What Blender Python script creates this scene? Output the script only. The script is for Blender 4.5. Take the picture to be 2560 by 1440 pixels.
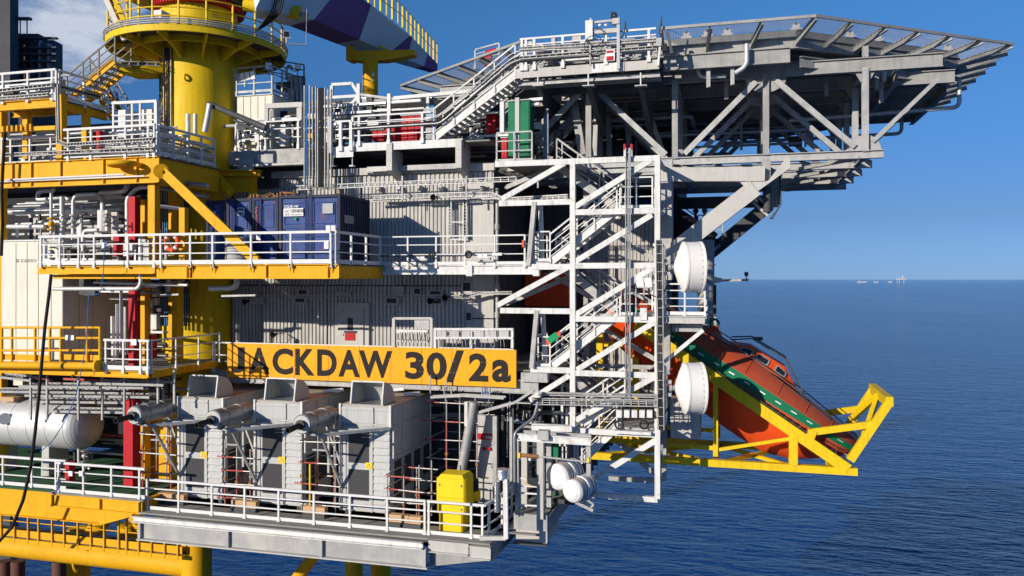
import bpy, math, random
from mathutils import Vector, Matrix
V = Vector
R = math.radians
random.seed(7)
S = bpy.context.scene
for o in list(bpy.data.objects): bpy.data.objects.remove(o)
COL = S.collection
SEA_DROP = 36.0                       # camera height above the water; water surface is z = 0
YAW = R(15.54)
FPX = 2050.0

# ------------------------------------------------------------------ camera
cam = bpy.data.cameras.new('camera'); cam_o = bpy.data.objects.new('camera', cam); COL.objects.link(cam_o)
cam.sensor_width = 36.0; cam.lens = 36.0 * FPX / 2560.0
cam.shift_y = -23.0 / 2560.0
cam.clip_start = 0.5; cam.clip_end = 60000
cam_o.location = (0, 0, SEA_DROP); cam_o.rotation_euler = (R(90), 0, YAW)
S.camera = cam_o

# ------------------------------------------------------------------ sky and sun
LIGHT = V((0.60, 1.0, -0.34)).normalized()          # the way the sunlight travels
el = math.asin(-LIGHT.z); az = math.atan2(-LIGHT.x, -LIGHT.y)
w = bpy.data.worlds.new('World'); S.world = w; w.use_nodes = True
nt = w.node_tree; nt.nodes.clear()
wo = nt.nodes.new('ShaderNodeOutputWorld'); bg = nt.nodes.new('ShaderNodeBackground')
sky = nt.nodes.new('ShaderNodeTexSky'); sky.sky_type = 'NISHITA'; sky.sun_disc = False
sky.sun_elevation = el; sky.sun_rotation = az % (2 * math.pi); sky.altitude = 0
sky.air_density = 1.0; sky.dust_density = 0.0; sky.ozone_density = 5.0
bg.inputs['Strength'].default_value = 0.10
tc = nt.nodes.new('ShaderNodeTexCoord'); mp = nt.nodes.new('ShaderNodeMapping')
mp.inputs['Scale'].default_value = (1.0, 1.0, 2.6); mp.inputs['Location'].default_value = (0.55, 0.3, 0.1)
nz = nt.nodes.new('ShaderNodeTexNoise'); nz.inputs['Scale'].default_value = 7.0; nz.inputs['Detail'].default_value = 9; nz.inputs['Roughness'].default_value = 0.62
cr = nt.nodes.new('ShaderNodeValToRGB'); cr.color_ramp.elements[0].position = 0.68; cr.color_ramp.elements[1].position = 0.90
cr.color_ramp.elements[0].color = (0, 0, 0, 1); cr.color_ramp.elements[1].color = (0.75, 0.75, 0.75, 1)
mx = nt.nodes.new('ShaderNodeMix'); mx.data_type = 'RGBA'
mx.inputs[7].default_value = (7.2, 7.6, 8.4, 1)
hs = nt.nodes.new('ShaderNodeMix'); hs.data_type = 'RGBA'; hs.blend_type = 'MULTIPLY'; hs.inputs[0].default_value = 1.0; hs.inputs[7].default_value = (0.66, 0.93, 1.50, 1)
L = nt.links.new
sx = nt.nodes.new('ShaderNodeSeparateXYZ'); L(tc.outputs['Generated'], sx.inputs[0]); rmp = nt.nodes.new('ShaderNodeValToRGB'); L(sx.outputs[2], rmp.inputs[0])
for i, (p_, c_) in enumerate(((0.0, (.50, .62, .84)), (0.07, (.60, .55, .56)), (0.30, (.82, .97, .76)), (1.0, (1.15, 1.0, .68)))):
    if i == 0: e_ = rmp.color_ramp.elements[0]
    elif i == 3: e_ = rmp.color_ramp.elements[-1]
    else: e_ = rmp.color_ramp.elements.new(p_)
    e_.position = p_; e_.color = (*c_, 1)
hz = nt.nodes.new('ShaderNodeMix'); hz.data_type = 'RGBA'; hz.blend_type = 'MULTIPLY'; hz.inputs[0].default_value = 1.0
L(hs.outputs[2], hz.inputs[6]); L(rmp.outputs[0], hz.inputs[7])
L(tc.outputs['Generated'], mp.inputs['Vector']); L(mp.outputs[0], nz.inputs['Vector']); 
cdir = PTR = Vector((-math.sin(YAW) + math.cos(YAW) * (190 - 1280) / FPX, math.cos(YAW) + math.sin(YAW) * (190 - 1280) / FPX, (697 - 60) / FPX)).normalized()
dt = nt.nodes.new('ShaderNodeVectorMath'); dt.operation = 'DISTANCE'; dt.inputs[1].default_value = cdir; L(tc.outputs['Generated'], dt.inputs[0])
dm = nt.nodes.new('ShaderNodeMapRange'); dm.inputs[1].default_value = 0.02; dm.inputs[2].default_value = 0.12; dm.inputs[3].default_value = 0.38; dm.inputs[4].default_value = 0.0; L(dt.outputs['Value'], dm.inputs[0])
am = nt.nodes.new('ShaderNodeMath'); L(nz.outputs[0], am.inputs[0]); L(dm.outputs[0], am.inputs[1]); L(am.outputs[0], cr.inputs[0])
L(sky.outputs[0], hs.inputs[6]); L(cr.outputs[0], mx.inputs[0]); L(hz.outputs[2], mx.inputs[6]); L(mx.outputs[2], bg.inputs['Color']); L(bg.outputs[0], wo.inputs[0])
sun = bpy.data.lights.new('sun', 'SUN'); sun.energy = 4.8; sun.angle = R(0.5); sun.color = (1.0, 0.91, 0.78)
sun_o = bpy.data.objects.new('sun', sun); COL.objects.link(sun_o); sun_o.rotation_euler = LIGHT.to_track_quat('-Z', 'Y').to_euler()
sun_o.location = (-20, -20, 90)
S.view_settings.view_transform = 'Standard'; S.view_settings.look = 'None'; S.view_settings.exposure = 0.0; S.view_settings.gamma = 1.0
S.view_settings.use_curve_mapping = False
S.render.engine = 'CYCLES'
S.cycles.max_bounces = 5; S.cycles.diffuse_bounces = 3; S.cycles.glossy_bounces = 3; S.cycles.transparent_max_bounces = 6

# ------------------------------------------------------------------ materials
MAT = {}
def mat(name, col, rough=0.5, metal=0.0, dirt=0.25, dcol=None, scale=1.2, streak=0.0, rust=0.0, bump=0.0, fine=0.0):
    m = bpy.data.materials.new(name); m.use_nodes = True; n = m.node_tree; N = n.nodes; lk = n.links.new
    rough = min(0.85, rough + 0.2) if rough >= 0.33 and metal < 0.45 else rough
    b = N['Principled BSDF']; b.inputs['Roughness'].default_value = rough; b.inputs['Metallic'].default_value = metal; b.inputs['Specular IOR Level'].default_value = 0.32
    c = (*col, 1)
    if dcol is None: dcol = tuple(x * 0.45 + 0.02 for x in col)
    g = N.new('ShaderNodeNewGeometry'); mpn = N.new('ShaderNodeMapping'); lk(g.outputs['Position'], mpn.inputs[0])
    n1 = N.new('ShaderNodeTexNoise'); n1.inputs['Scale'].default_value = scale; n1.inputs['Detail'].default_value = 7; n1.inputs['Roughness'].default_value = 0.65
    lk(mpn.outputs[0], n1.inputs['Vector'])
    r1 = N.new('ShaderNodeMapRange'); r1.inputs[1].default_value = 0.42; r1.inputs[2].default_value = 0.75; r1.inputs[4].default_value = dirt
    lk(n1.outputs[0], r1.inputs[0])
    a = N.new('ShaderNodeMix'); a.data_type = 'RGBA'; a.inputs[6].default_value = c; a.inputs[7].default_value = (*dcol, 1)
    lk(r1.outputs[0], a.inputs[0]); last = a.outputs[2]
    if streak:
        mp2 = N.new('ShaderNodeMapping'); mp2.inputs['Scale'].default_value = (5.5, 5.5, 0.5); lk(g.outputs['Position'], mp2.inputs[0])
        n2 = N.new('ShaderNodeTexNoise'); n2.inputs['Scale'].default_value = 1.6; n2.inputs['Detail'].default_value = 5; lk(mp2.outputs[0], n2.inputs['Vector'])
        r2 = N.new('ShaderNodeMapRange'); r2.inputs[1].default_value = 0.5; r2.inputs[2].default_value = 0.78; r2.inputs[4].default_value = streak
        lk(n2.outputs[0], r2.inputs[0])
        a2 = N.new('ShaderNodeMix'); a2.data_type = 'RGBA'; a2.inputs[7].default_value = (*[x * 0.5 for x in dcol], 1)
        lk(r2.outputs[0], a2.inputs[0]); lk(last, a2.inputs[6]); last = a2.outputs[2]
    if rust:
        n3 = N.new('ShaderNodeTexNoise'); n3.inputs['Scale'].default_value = 3.3; n3.inputs['Detail'].default_value = 8; lk(g.outputs['Position'], n3.inputs['Vector'])
        r3 = N.new('ShaderNodeMapRange'); r3.inputs[1].default_value = 0.60; r3.inputs[2].default_value = 0.70; r3.inputs[4].default_value = rust
        lk(n3.outputs[0], r3.inputs[0])
        a3 = N.new('ShaderNodeMix'); a3.data_type = 'RGBA'; a3.inputs[7].default_value = (0.16, 0.06, 0.025, 1)
        lk(r3.outputs[0], a3.inputs[0]); lk(last, a3.inputs[6]); last = a3.outputs[2]
    lk(last, b.inputs['Base Color'])
    rr = N.new('ShaderNodeMapRange'); rr.inputs[3].default_value = max(0.05, rough - 0.1); rr.inputs[4].default_value = min(1, rough + 0.18); lk(n1.outputs[0], rr.inputs[0]); lk(rr.outputs[0], b.inputs['Roughness'])
    if bump:
        bp = N.new('ShaderNodeBump'); bp.inputs['Strength'].default_value = bump; bp.inputs['Distance'].default_value = 0.02
        n4 = N.new('ShaderNodeTexNoise'); n4.inputs['Scale'].default_value = fine or 9; n4.inputs['Detail'].default_value = 5; lk(g.outputs['Position'], n4.inputs['Vector'])
        lk(n4.outputs[0], bp.inputs['Height']); lk(bp.outputs[0], b.inputs['Normal'])
    MAT[name] = m; return m
mat('white', (0.74, 0.735, 0.71), 0.45, dirt=0.28, dcol=(0.42, 0.41, 0.38), scale=1.6, streak=0.45, rust=0.30)
mat('rail', (0.73, 0.725, 0.705), 0.4, dirt=0.30, dcol=(0.45, 0.45, 0.45), scale=4)
mat('galv', (0.45, 0.445, 0.435), 0.42, 0.35, dirt=0.55, dcol=(0.24, 0.25, 0.26), scale=2.8, streak=0.30, bump=0.1)
mat('alu', (0.37, 0.365, 0.35), 0.42, 0.25, dirt=0.6, dcol=(0.20, 0.20, 0.20), scale=1.7, streak=0.35)
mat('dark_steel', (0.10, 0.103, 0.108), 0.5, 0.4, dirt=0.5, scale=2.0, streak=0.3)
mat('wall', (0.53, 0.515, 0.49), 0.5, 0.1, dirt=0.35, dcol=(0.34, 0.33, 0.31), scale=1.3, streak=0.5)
mat('wall_flat', (0.52, 0.505, 0.475), 0.45, 0.1, dirt=0.35, dcol=(0.45, 0.42, 0.38), scale=0.9, streak=0.35, rust=0.08)
mat('yellow', (0.80, 0.41, 0.0), 0.42, dirt=0.35, dcol=(0.55, 0.26, 0.004), scale=0.9, streak=0.28, rust=0.12)
mat('crane_yellow', (0.80, 0.54, 0.004), 0.36, dirt=0.45, dcol=(0.58, 0.38, 0.01), scale=0.7, streak=0.40, rust=0.10)
mat('sign_yellow', (0.92, 0.39, 0.0), 0.4, dirt=0.35, dcol=(0.72, 0.30, 0.01), scale=1.5, streak=0.18)
mat('sign_black', (0.022, 0.02, 0.018), 0.6, dirt=0.3, scale=2)
mat('box_yellow', (0.90, 0.62, 0.006), 0.35, streak=0.15, dirt=0.3, dcol=(0.8, 0.5, 0.01))
mat('blue', (0.035, 0.075, 0.25), 0.42, dirt=0.5, dcol=(0.025, 0.04, 0.16), scale=1.9, streak=0.5, rust=0.45)
mat('navy', (0.03, 0.038, 0.07), 0.5, dirt=0.4, scale=2, rust=0.3)
mat('cream', (0.78, 0.73, 0.62), 0.5, dirt=0.22, dcol=(0.6, 0.52, 0.4), scale=0.9, streak=0.2)
mat('red', (0.50, 0.008, 0.018), 0.4, dirt=0.3, scale=2)
mat('green', (0.0, 0.17, 0.075), 0.4, dirt=0.25, scale=2)
mat('bright_green', (0.0, 0.30, 0.10), 0.4, dirt=0.1)
mat('orange', (0.80, 0.085, 0.012), 0.33, dirt=0.3, dcol=(0.66, 0.09, 0.03), scale=0.9, streak=0.12)
mat('orange_faded_shade', (0.50, 0.075, 0.025), 0.4, dirt=0.6, dcol=(0.42, 0.12, 0.07), scale=1.1, streak=0.35)  # faded orange with the upper side's shade painted in
mat('orange_paint', (0.85, 0.16, 0.01), 0.5)
mat('ring_orange', (0.85, 0.10, 0.03), 0.45, dirt=0.1)
mat('boom_blue', (0.62, 0.72, 0.80), 0.4, dirt=0.25, dcol=(0.48, 0.54, 0.6), scale=0.8)
mat('boom_purple', (0.20, 0.10, 0.28), 0.45, dirt=0.25, dcol=(0.09, 0.05, 0.13), scale=0.8)
mat('rubber', (0.015, 0.016, 0.015), 0.45, dirt=0.2)
mat('cable', (0.02, 0.02, 0.022), 0.5, dirt=0.3, scale=5)
mat('cable_blue', (0.02, 0.16, 0.45), 0.5)
mat('deck', (0.27, 0.26, 0.24), 0.7, dirt=0.5, dcol=(0.15, 0.13, 0.10), scale=1.2, rust=0.25)
mat('roof_dirty', (0.62, 0.54, 0.43), 0.7, dirt=0.7, dcol=(0.36, 0.23, 0.13), scale=0.9, rust=0.3)
mat('deck_green', (0.03, 0.11, 0.05), 0.6, dirt=0.5, scale=2)
mat('gen', (0.50, 0.50, 0.49), 0.45, 0.05, dirt=0.25, dcol=(0.42, 0.42, 0.42), scale=1.2, streak=0.35, rust=0.08)
mat('mesh_grey', (0.06, 0.06, 0.065), 0.7, dirt=0.3, scale=6)
mat('insul', (0.64, 0.64, 0.63), 0.33, 0.4, dirt=0.3, scale=3, bump=0.35, fine=4)
mat('foil', (0.7, 0.71, 0.72), 0.25, 0.85, dirt=0.2, scale=6, bump=0.8, fine=25)
mat('silencer', (0.34, 0.35, 0.36), 0.38, 0.5, dirt=0.4, scale=2)
mat('rust_pipe', (0.34, 0.17, 0.06), 0.65, 0.2, dirt=0.7, dcol=(0.16, 0.09, 0.05), scale=3)
mat('scaf_red', (0.50, 0.07, 0.05), 0.5, dirt=0.6, dcol=(0.4, 0.38, 0.36), scale=5)
mat('scaf', (0.52, 0.50, 0.48), 0.4, 0.5, dirt=0.5, scale=6)
mat('timber', (0.62, 0.40, 0.22), 0.75, dirt=0.4, dcol=(0.4, 0.24, 0.12), scale=6)
mat('raft_white', (0.83, 0.83, 0.81), 0.35, dirt=0.15, dcol=(0.6, 0.6, 0.58), scale=3)
mat('dish', (0.86, 0.83, 0.78), 0.42, dirt=0.18, dcol=(0.65, 0.6, 0.52), scale=1.5)
mat('shade_black', (0.028, 0.028, 0.03), 0.7, dirt=0.3)  # near-black: shade painted into backing panels, also one dark box
mat('patchy', (0.34, 0.34, 0.34), 0.5, 0.1, dirt=0.95, dcol=(0.62, 0.58, 0.52), scale=0.9, streak=0.3)
mat('glass', (0.02, 0.025, 0.03), 0.08)
mat('white_print', (0.85, 0.85, 0.83), 0.5, dirt=0.05)
mat('black_print', (0.03, 0.03, 0.03), 0.6, dirt=0.05)
mat('grey_print', (0.30, 0.30, 0.29), 0.6, dirt=0.1)
mat('pile', (0.13, 0.06, 0.04), 0.7, dirt=0.4, scale=1)
mat('drum_grey', (0.42, 0.44, 0.44), 0.5, dirt=0.3, scale=3)
mat('hv', (0.45, 0.60, 0.03), 0.7); mat('skin', (0.5, 0.27, 0.18), 0.6)
mat('lamp_white', (0.9, 0.9, 0.9), 0.3, dirt=0.05)
mat('far_grey', (0.50, 0.50, 0.52), 0.7, dirt=0.2)
mat('far_dark', (0.10, 0.10, 0.11), 0.7, dirt=0.5, scale=0.5)

# ------------------------------------------------------------------ from the photograph's pixels to the place
CY, SY = math.cos(YAW), math.sin(YAW)
def ray(px, py):
    u = (px - 1280) / FPX; v = (697 - py) / FPX
    return V((-SY + CY * u, CY + SY * u, v))
def P(px, py, Y):
    r = ray(px, py); return r * (Y / r.y) + V((0, 0, SEA_DROP))
def X(px, Y): return P(px, 697, Y).x
def Z(px, py, Y): return P(px, py, Y).z
def PT(px, py, t): return ray(px, py) * t + V((0, 0, SEA_DROP))
def PX(px, py, Xc):
    r = ray(px, py); return r * (Xc / r.x) + V((0, 0, SEA_DROP))
def PZ(px, py, Zc):
    r = ray(px, py); return r * ((Zc - SEA_DROP) / r.z) + V((0, 0, SEA_DROP))

# ------------------------------------------------------------------ mesh builder
class MB:
    def __init__(s): s.v = []; s.f = []; s.s = []
    def add(s, vs, fs, smooth=False):
        n = len(s.v); s.v += [V(a) for a in vs]
        for f in fs: s.f.append(tuple(i + n for i in f)); s.s.append(smooth)
        return s
    def box(s, a, b):
        x0, x1 = sorted((a[0], b[0])); y0, y1 = sorted((a[1], b[1])); z0, z1 = sorted((a[2], b[2]))
        return s.add([(x0,y0,z0),(x1,y0,z0),(x1,y1,z0),(x0,y1,z0),(x0,y0,z1),(x1,y0,z1),(x1,y1,z1),(x0,y1,z1)],
                     [(0,3,2,1),(4,5,6,7),(0,1,5,4),(1,2,6,5),(2,3,7,6),(3,0,4,7)])
    def frame(s, p, q, up):
        d = (q - p).normalized(); up = V(up)
        if abs(d.dot(up)) > 0.98: up = V((0, 1, 0)) if abs(d.y) < 0.9 else V((1, 0, 0))
        a = d.cross(up).normalized(); b = a.cross(d).normalized(); return d, a, b
    def beam(s, p, q, w, h=None, up=(0, 0, 1)):
        p, q = V(p), V(q); h = h or w; d, a, b = s.frame(p, q, up); a = a * w / 2; b = b * h / 2
        vs = [p - a - b, p + a - b, p + a + b, p - a + b, q - a - b, q + a - b, q + a + b, q - a + b]
        return s.add(vs, [(0,1,2,3),(7,6,5,4),(0,4,5,1),(1,5,6,2),(2,6,7,3),(3,7,4,0)])
    def ibeam(s, p, q, w, h, tf=0.03, tw=0.02, up=(0, 0, 1)):
        p, q = V(p), V(q); d, a, b = s.frame(p, q, up)
        o = b * (h / 2 - tf / 2)
        s.beam(p + o, q + o, w, tf, up); s.beam(p - o, q - o, w, tf, up); s.beam(p, q, tw, h - 2 * tf, up); return s
    def channel(s, p, q, w, h, t=0.025, side=1, up=(0, 0, 1)):
        p, q = V(p), V(q); d, a, b = s.frame(p, q, up); o = b * (h / 2 - t / 2); c = a * (side * (w / 2 - t / 2))
        s.beam(p + o, q + o, w, t, up); s.beam(p - o, q - o, w, t, up); s.beam(p + c, q + c, t, h - 2 * t, up); return s
    def tube(s, p, q, r, n=10, r2=None, cap=True):
        p, q = V(p), V(q); r2 = r if r2 is None else r2; d, a, b = s.frame(p, q, (0, 0, 1)); vs = []
        for i in range(n):
            c, e = math.cos(2 * math.pi * i / n), math.sin(2 * math.pi * i / n)
            vs.append(p + a * (r * c) + b * (r * e))
        for i in range(n):
            c, e = math.cos(2 * math.pi * i / n), math.sin(2 * math.pi * i / n)
            vs.append(q + a * (r2 * c) + b * (r2 * e))
        s.add(vs, [(i, (i + 1) % n, n + (i + 1) % n, n + i) for i in range(n)], True)
        if cap: s.add(vs, [tuple(range(n))[::-1], tuple(range(n, 2 * n))])
        return s
    def pipe(s, pts, r, n=8, bend=0.0, seg=4):
        pts = [V(p) for p in pts]
        if bend and len(pts) > 2:
            o = [pts[0]]
            for i in range(1, len(pts) - 1):
                a, b, c = pts[i - 1], pts[i], pts[i + 1]
                k = min(bend, (a - b).length * 0.49, (c - b).length * 0.49)
                s0 = b + (a - b).normalized() * k; s1 = b + (c - b).normalized() * k
                for j in range(seg + 1):
                    t = j / seg; o.append(s0 * (1 - t) ** 2 + b * 2 * t * (1 - t) + s1 * t * t)
            o.append(pts[-1]); pts = o
        rings = []; pa = None
        for i, p in enumerate(pts):
            d = (pts[min(i + 1, len(pts) - 1)] - pts[max(i - 1, 0)]).normalized()
            if pa is None:
                up = V((0, 0, 1)) if abs(d.z) < 0.95 else V((1, 0, 0)); a = d.cross(up).normalized()
            else: a = (pa - d * pa.dot(d)).normalized()
            pa = a; b = d.cross(a)
            rings.append([p + a * r * math.cos(2 * math.pi * k / n) + b * r * math.sin(2 * math.pi * k / n) for k in range(n)])
        vs = [x for rg in rings for x in rg]; m = len(rings)
        s.add(vs, [(i * n + k, i * n + (k + 1) % n, (i + 1) * n + (k + 1) % n, (i + 1) * n + k) for i in range(m - 1) for k in range(n)], True)
        s.add(rings[0] + rings[-1], [tuple(range(n))[::-1], tuple(range(n, 2 * n))]); return s
    def lathe(s, o, axis, prof, n=24, smooth=True):
        o = V(o); axis = V(axis).normalized(); up = V((0, 0, 1)) if abs(axis.z) < 0.9 else V((0, 1, 0)); a = axis.cross(up).normalized(); b = axis.cross(a)
        for (h0, r0), (h1, r1) in zip(prof, prof[1:]):
            vs = []
            for h, r in ((h0, r0), (h1, r1)):
                for k in range(n):
                    t = 2 * math.pi * k / n; vs.append(o + axis * h + (a * math.cos(t) + b * math.sin(t)) * max(r, 1e-4))
            s.add(vs, [(k, (k + 1) % n, n + (k + 1) % n, n + k) for k in range(n)], smooth and abs(h1 - h0) > 1e-4)
        return s
    def prism(s, pts, ext):
        pts = [V(p) for p in pts]; ext = V(ext); n = len(pts)
        return s.add(pts + [p + ext for p in pts], [tuple(range(n))[::-1], tuple(range(n, 2 * n))] + [(i, (i + 1) % n, n + (i + 1) % n, n + i) for i in range(n)])
    def sphere(s, c, r, n=12, m=8, sc=(1, 1, 1)):
        c = V(c); vs = []
        for j in range(m + 1):
            ph = math.pi * j / m
            for i in range(n):
                th = 2 * math.pi * i / n
                vs.append(c + V((r * sc[0] * math.sin(ph) * math.cos(th), r * sc[1] * math.sin(ph) * math.sin(th), r * sc[2] * math.cos(ph))))
        return s.add(vs, [(j * n + i, (j + 1) * n + i, (j + 1) * n + (i + 1) % n, j * n + (i + 1) % n) for j in range(m) for i in range(n)], True)
    def torus(s, c, axis, r, rr, n=24, m=8):
        c = V(c); axis = V(axis).normalized(); up = V((0, 0, 1)) if abs(axis.z) < 0.9 else V((0, 1, 0)); a = axis.cross(up).normalized(); b = axis.cross(a); vs = []
        for i in range(n):
            t = 2 * math.pi * i / n; d = a * math.cos(t) + b * math.sin(t)
            for j in range(m):
                q = 2 * math.pi * j / m; vs.append(c + d * (r + rr * math.cos(q)) + axis * rr * math.sin(q))
        return s.add(vs, [(i * m + j, ((i + 1) % n) * m + j, ((i + 1) % n) * m + (j + 1) % m, i * m + (j + 1) % m) for i in range(n) for j in range(m)], True)
    def mesh(s, name, mt, off=V((0, 0, 0))):
        me = bpy.data.meshes.new(name); me.from_pydata([tuple(a - off) for a in s.v], [], s.f)
        me.polygons.foreach_set('use_smooth', s.s); me.materials.append(MAT[mt]); me.update(); return me
    def base(s):
        xs = [a.x for a in s.v]; ys = [a.y for a in s.v]; zs = [a.z for a in s.v]
        return V(((min(xs) + max(xs)) / 2, (min(ys) + max(ys)) / 2, min(zs)))

WL = {}
def thing(name, label, cat, loc, group=None):
    o = bpy.data.objects.new(name, None); COL.objects.link(o); o.empty_display_size = 0.3
    o.location = loc; o['label'] = label; o['category'] = cat
    if group: o['group'] = group
    WL[o.name] = V(loc); return o
def part(name, mb, mt, parent, label=None, stuff=False):
    off = WL[parent.name]; me = mb.mesh(name, mt, off); o = bpy.data.objects.new(name, me); COL.objects.link(o); o.parent = parent
    WL[o.name] = off.copy()
    if label: o['label'] = label
    if stuff: o['kind'] = 'stuff'
    return o
def solo(name, mb, mt, label, cat, group=None, kind=None):
    b = mb.base(); me = mb.mesh(name, mt, b); o = bpy.data.objects.new(name, me); COL.objects.link(o); o.location = b; WL[o.name] = b
    if kind: o['kind'] = kind
    if label: o['label'] = label
    if cat: o['category'] = cat
    if group: o['group'] = group
    return o
def inst(name, me, loc, parent, rz=0.0, sc=None):
    o = bpy.data.objects.new(name, me); COL.objects.link(o); o.parent = parent; o.location = V(loc) - WL[parent.name]; o.rotation_euler = (0, 0, rz)
    if sc: o.scale = sc
    WL[o.name] = V(loc); return o
def text_mb(txt, w, h, bold=0.0, ext=0.006):
    """built-in font turned into a mesh in the XZ plane, fitted to width w and height h, origin lower left"""
    c = bpy.data.curves.new('t', 'FONT'); c.body = txt; c.size = 1; c.offset = bold; c.extrude = 0.01; c.resolution_u = 4
    o = bpy.data.objects.new('t', c); COL.objects.link(o); dg = bpy.context.evaluated_depsgraph_get(); me = bpy.data.meshes.new_from_object(o.evaluated_get(dg))
    vs = [v.co.copy() for v in me.vertices]; fs = [tuple(p.vertices) for p in me.polygons]
    bpy.data.objects.remove(o); bpy.data.curves.remove(c); bpy.data.meshes.remove(me)
    x0 = min(a.x for a in vs); x1 = max(a.x for a in vs); y0 = min(a.y for a in vs); y1 = max(a.y for a in vs)
    return vs, fs, x0, x1, y0, y1
def text(name, txt, org, w, h, mt, parent, bold=0.0, axis=V((1, 0, 0)), out=V((0, -1, 0)), ext=0.008, up=V((0, 0, 1)), label=None):
    vs, fs, x0, x1, y0, y1 = text_mb(txt, w, h, bold); mb = MB()
    mb.add([V(org) + axis * ((a.x - x0) / (x1 - x0) * w) + up * ((a.y - y0) / (y1 - y0) * h) + out * (ext * (a.z / 0.01 + 1) / 2 + 0.002) for a in vs], fs)
    return part(name, mb, mt, parent, label)

# ------------------------------------------------------------------ shared builders
POSTS = {}
def post_mesh(wd, h, mt):
    k = (wd, h, mt)
    if k not in POSTS:
        m = MB().box((-wd / 2, -wd / 2, 0), (wd / 2, wd / 2, h)); m.box((-wd * 0.8, -wd * 0.8, -0.10), (wd * 0.8, wd * 0.8, 0.10))
        POSTS[k] = m.mesh('post', mt)
    return POSTS[k]
def rail(pts, label, mt='rail', h=1.1, gap=1.5, group=None, toe=0.13, top=0.075, mid=0.04, pw=0.06, nm=2, cat='handrail', posts=True, post_pts=None, name='handrail'):
    pts = [V(p) for p in pts]; t = thing(name, label, cat, pts[0], group)
    up = V((0, 0, 1)); m = MB()
    for a, b in zip(pts, pts[1:]): m.beam(a + up * h, b + up * h, top, top)
    part('top_rail', m, mt, t)
    for k in range(nm):
        m = MB(); z = h * (k + 1) / (nm + 1) + 0.05
        for a, b in zip(pts, pts[1:]): m.beam(a + up * z, b + up * z, mid, mid)
        part('mid_rail', m, mt, t)
    if toe:
        m = MB()
        for a, b in zip(pts, pts[1:]): m.beam(a + up * (0.02 + toe / 2), b + up * (0.02 + toe / 2), 0.02, toe)
        part('toe_board', m, mt, t)
    pm = post_mesh(pw, h - top / 2, mt)
    if post_pts is None:
        post_pts = []
        for i, (a, b) in enumerate(zip(pts, pts[1:])):
            n = max(1, round((b - a).length / gap))
            for k in range(0 if i == 0 else 1, n + 1): post_pts.append(a.lerp(b, k / n))
    if posts:
        for p in post_pts: inst('post', pm, p, t)
    return t
def flight(p, q, side, label, n=11, mt='white', str_h=0.26, width=0.9, rails=(0, 1), group=None, h=1.0, tread_mt='galv', name='staircase', rmt=None):
    rmt = rmt or mt
    """p low, q high, on the near stringer; side is the horizontal vector from near stringer to far one"""
    p, q, side = V(p), V(q), V(side).normalized() * width; t = thing(name, label, 'stairs', p, group)
    for k in (0, 1):
        m = MB().channel(p + side * k, q + side * k, 0.08, str_h, side=(1 if k else -1)); part('stringer', m, mt, t)
    run = V(((q - p).x, (q - p).y, 0)); rd = run.normalized(); dep = run.length / n * 1.15
    c = MB(); a = V((0, 0, 0)); c.add([a - rd * dep / 2, a + rd * dep / 2, a + rd * dep / 2 + side * 0.94, a - rd * dep / 2 + side * 0.94,
        a - rd * dep / 2 + V((0, 0, .035)), a + rd * dep / 2 + V((0, 0, .035)), a + rd * dep / 2 + side * 0.94 + V((0, 0, .035)), a - rd * dep / 2 + side * 0.94 + V((0, 0, .035))],
        [(0,3,2,1),(4,5,6,7),(0,1,5,4),(1,2,6,5),(2,3,7,6),(3,0,4,7)])
    tm = c.mesh('tread', tread_mt)
    for k in range(n): inst('tread', tm, p.lerp(q, (k + 0.5) / n) + side * 0.03, t)
    up = V((0, 0, 1)); pm = post_mesh(0.05, h, rmt)
    for k in rails:
        o = side * (k * 1.02 - 0.01)
        m = MB().beam(p + o + up * h, q + o + up * h, 0.05, 0.06); part('top_rail', m, rmt, t)
        m = MB()
        for z in (0.36, 0.68): m.beam(p + o + up * z, q + o + up * z, 0.035, 0.035)
        part('mid_rail', m, rmt, t)
        np_ = max(2, round((q - p).length / 1.1))
        for i in range(np_ + 1): inst('post', pm, p.lerp(q, i / np_) + o, t)
    return t
def ladder_tray(pts, label, width=0.45, mt='galv', wdir=(0, 0, 1), rung=0.28, cables=3, group=None, parent=None, cm='cable'):
    """cable ladder: two side rails, rungs and cables lying on it"""
    pts = [V(p) for p in pts]; t = parent or thing('cable_tray', label, 'cable tray', pts[0], group); wd = V(wdir).normalized() * width
    for k in (0, 1):
        m = MB()
        for a, b in zip(pts, pts[1:]): m.beam(a + wd * (k - 0.5), b + wd * (k - 0.5), 0.03, 0.09, up=wd.cross(b - a))
        part('side_rail', m, mt, t)
    m = MB()
    for a, b in zip(pts, pts[1:]):
        n = max(1, int((b - a).length / rung))
        for i in range(n): c = a.lerp(b, (i + .5) / n); m.beam(c - wd * .49, c + wd * .49, 0.03, 0.02)
    part('rungs', m, mt, t, stuff=True)
    for k in range(cables):
        o = wd * ((k + 1) / (cables + 1) - 0.5) * 0.9; nrm = wd.cross(pts[1] - pts[0]).normalized() * 0.03
        q = []; wu = wd.normalized()
        for a, b in zip(pts, pts[1:]):
            n = max(1, int((b - a).length / 1.3))
            for i in range(n): q.append(a.lerp(b, i / n) + o + nrm + wu * random.uniform(-.025, .025))
        q.append(pts[-1] + o + nrm)
        part('cable', MB().pipe(q, random.choice((.014, .018, .022)), 6), cm, t)
    return t
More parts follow.
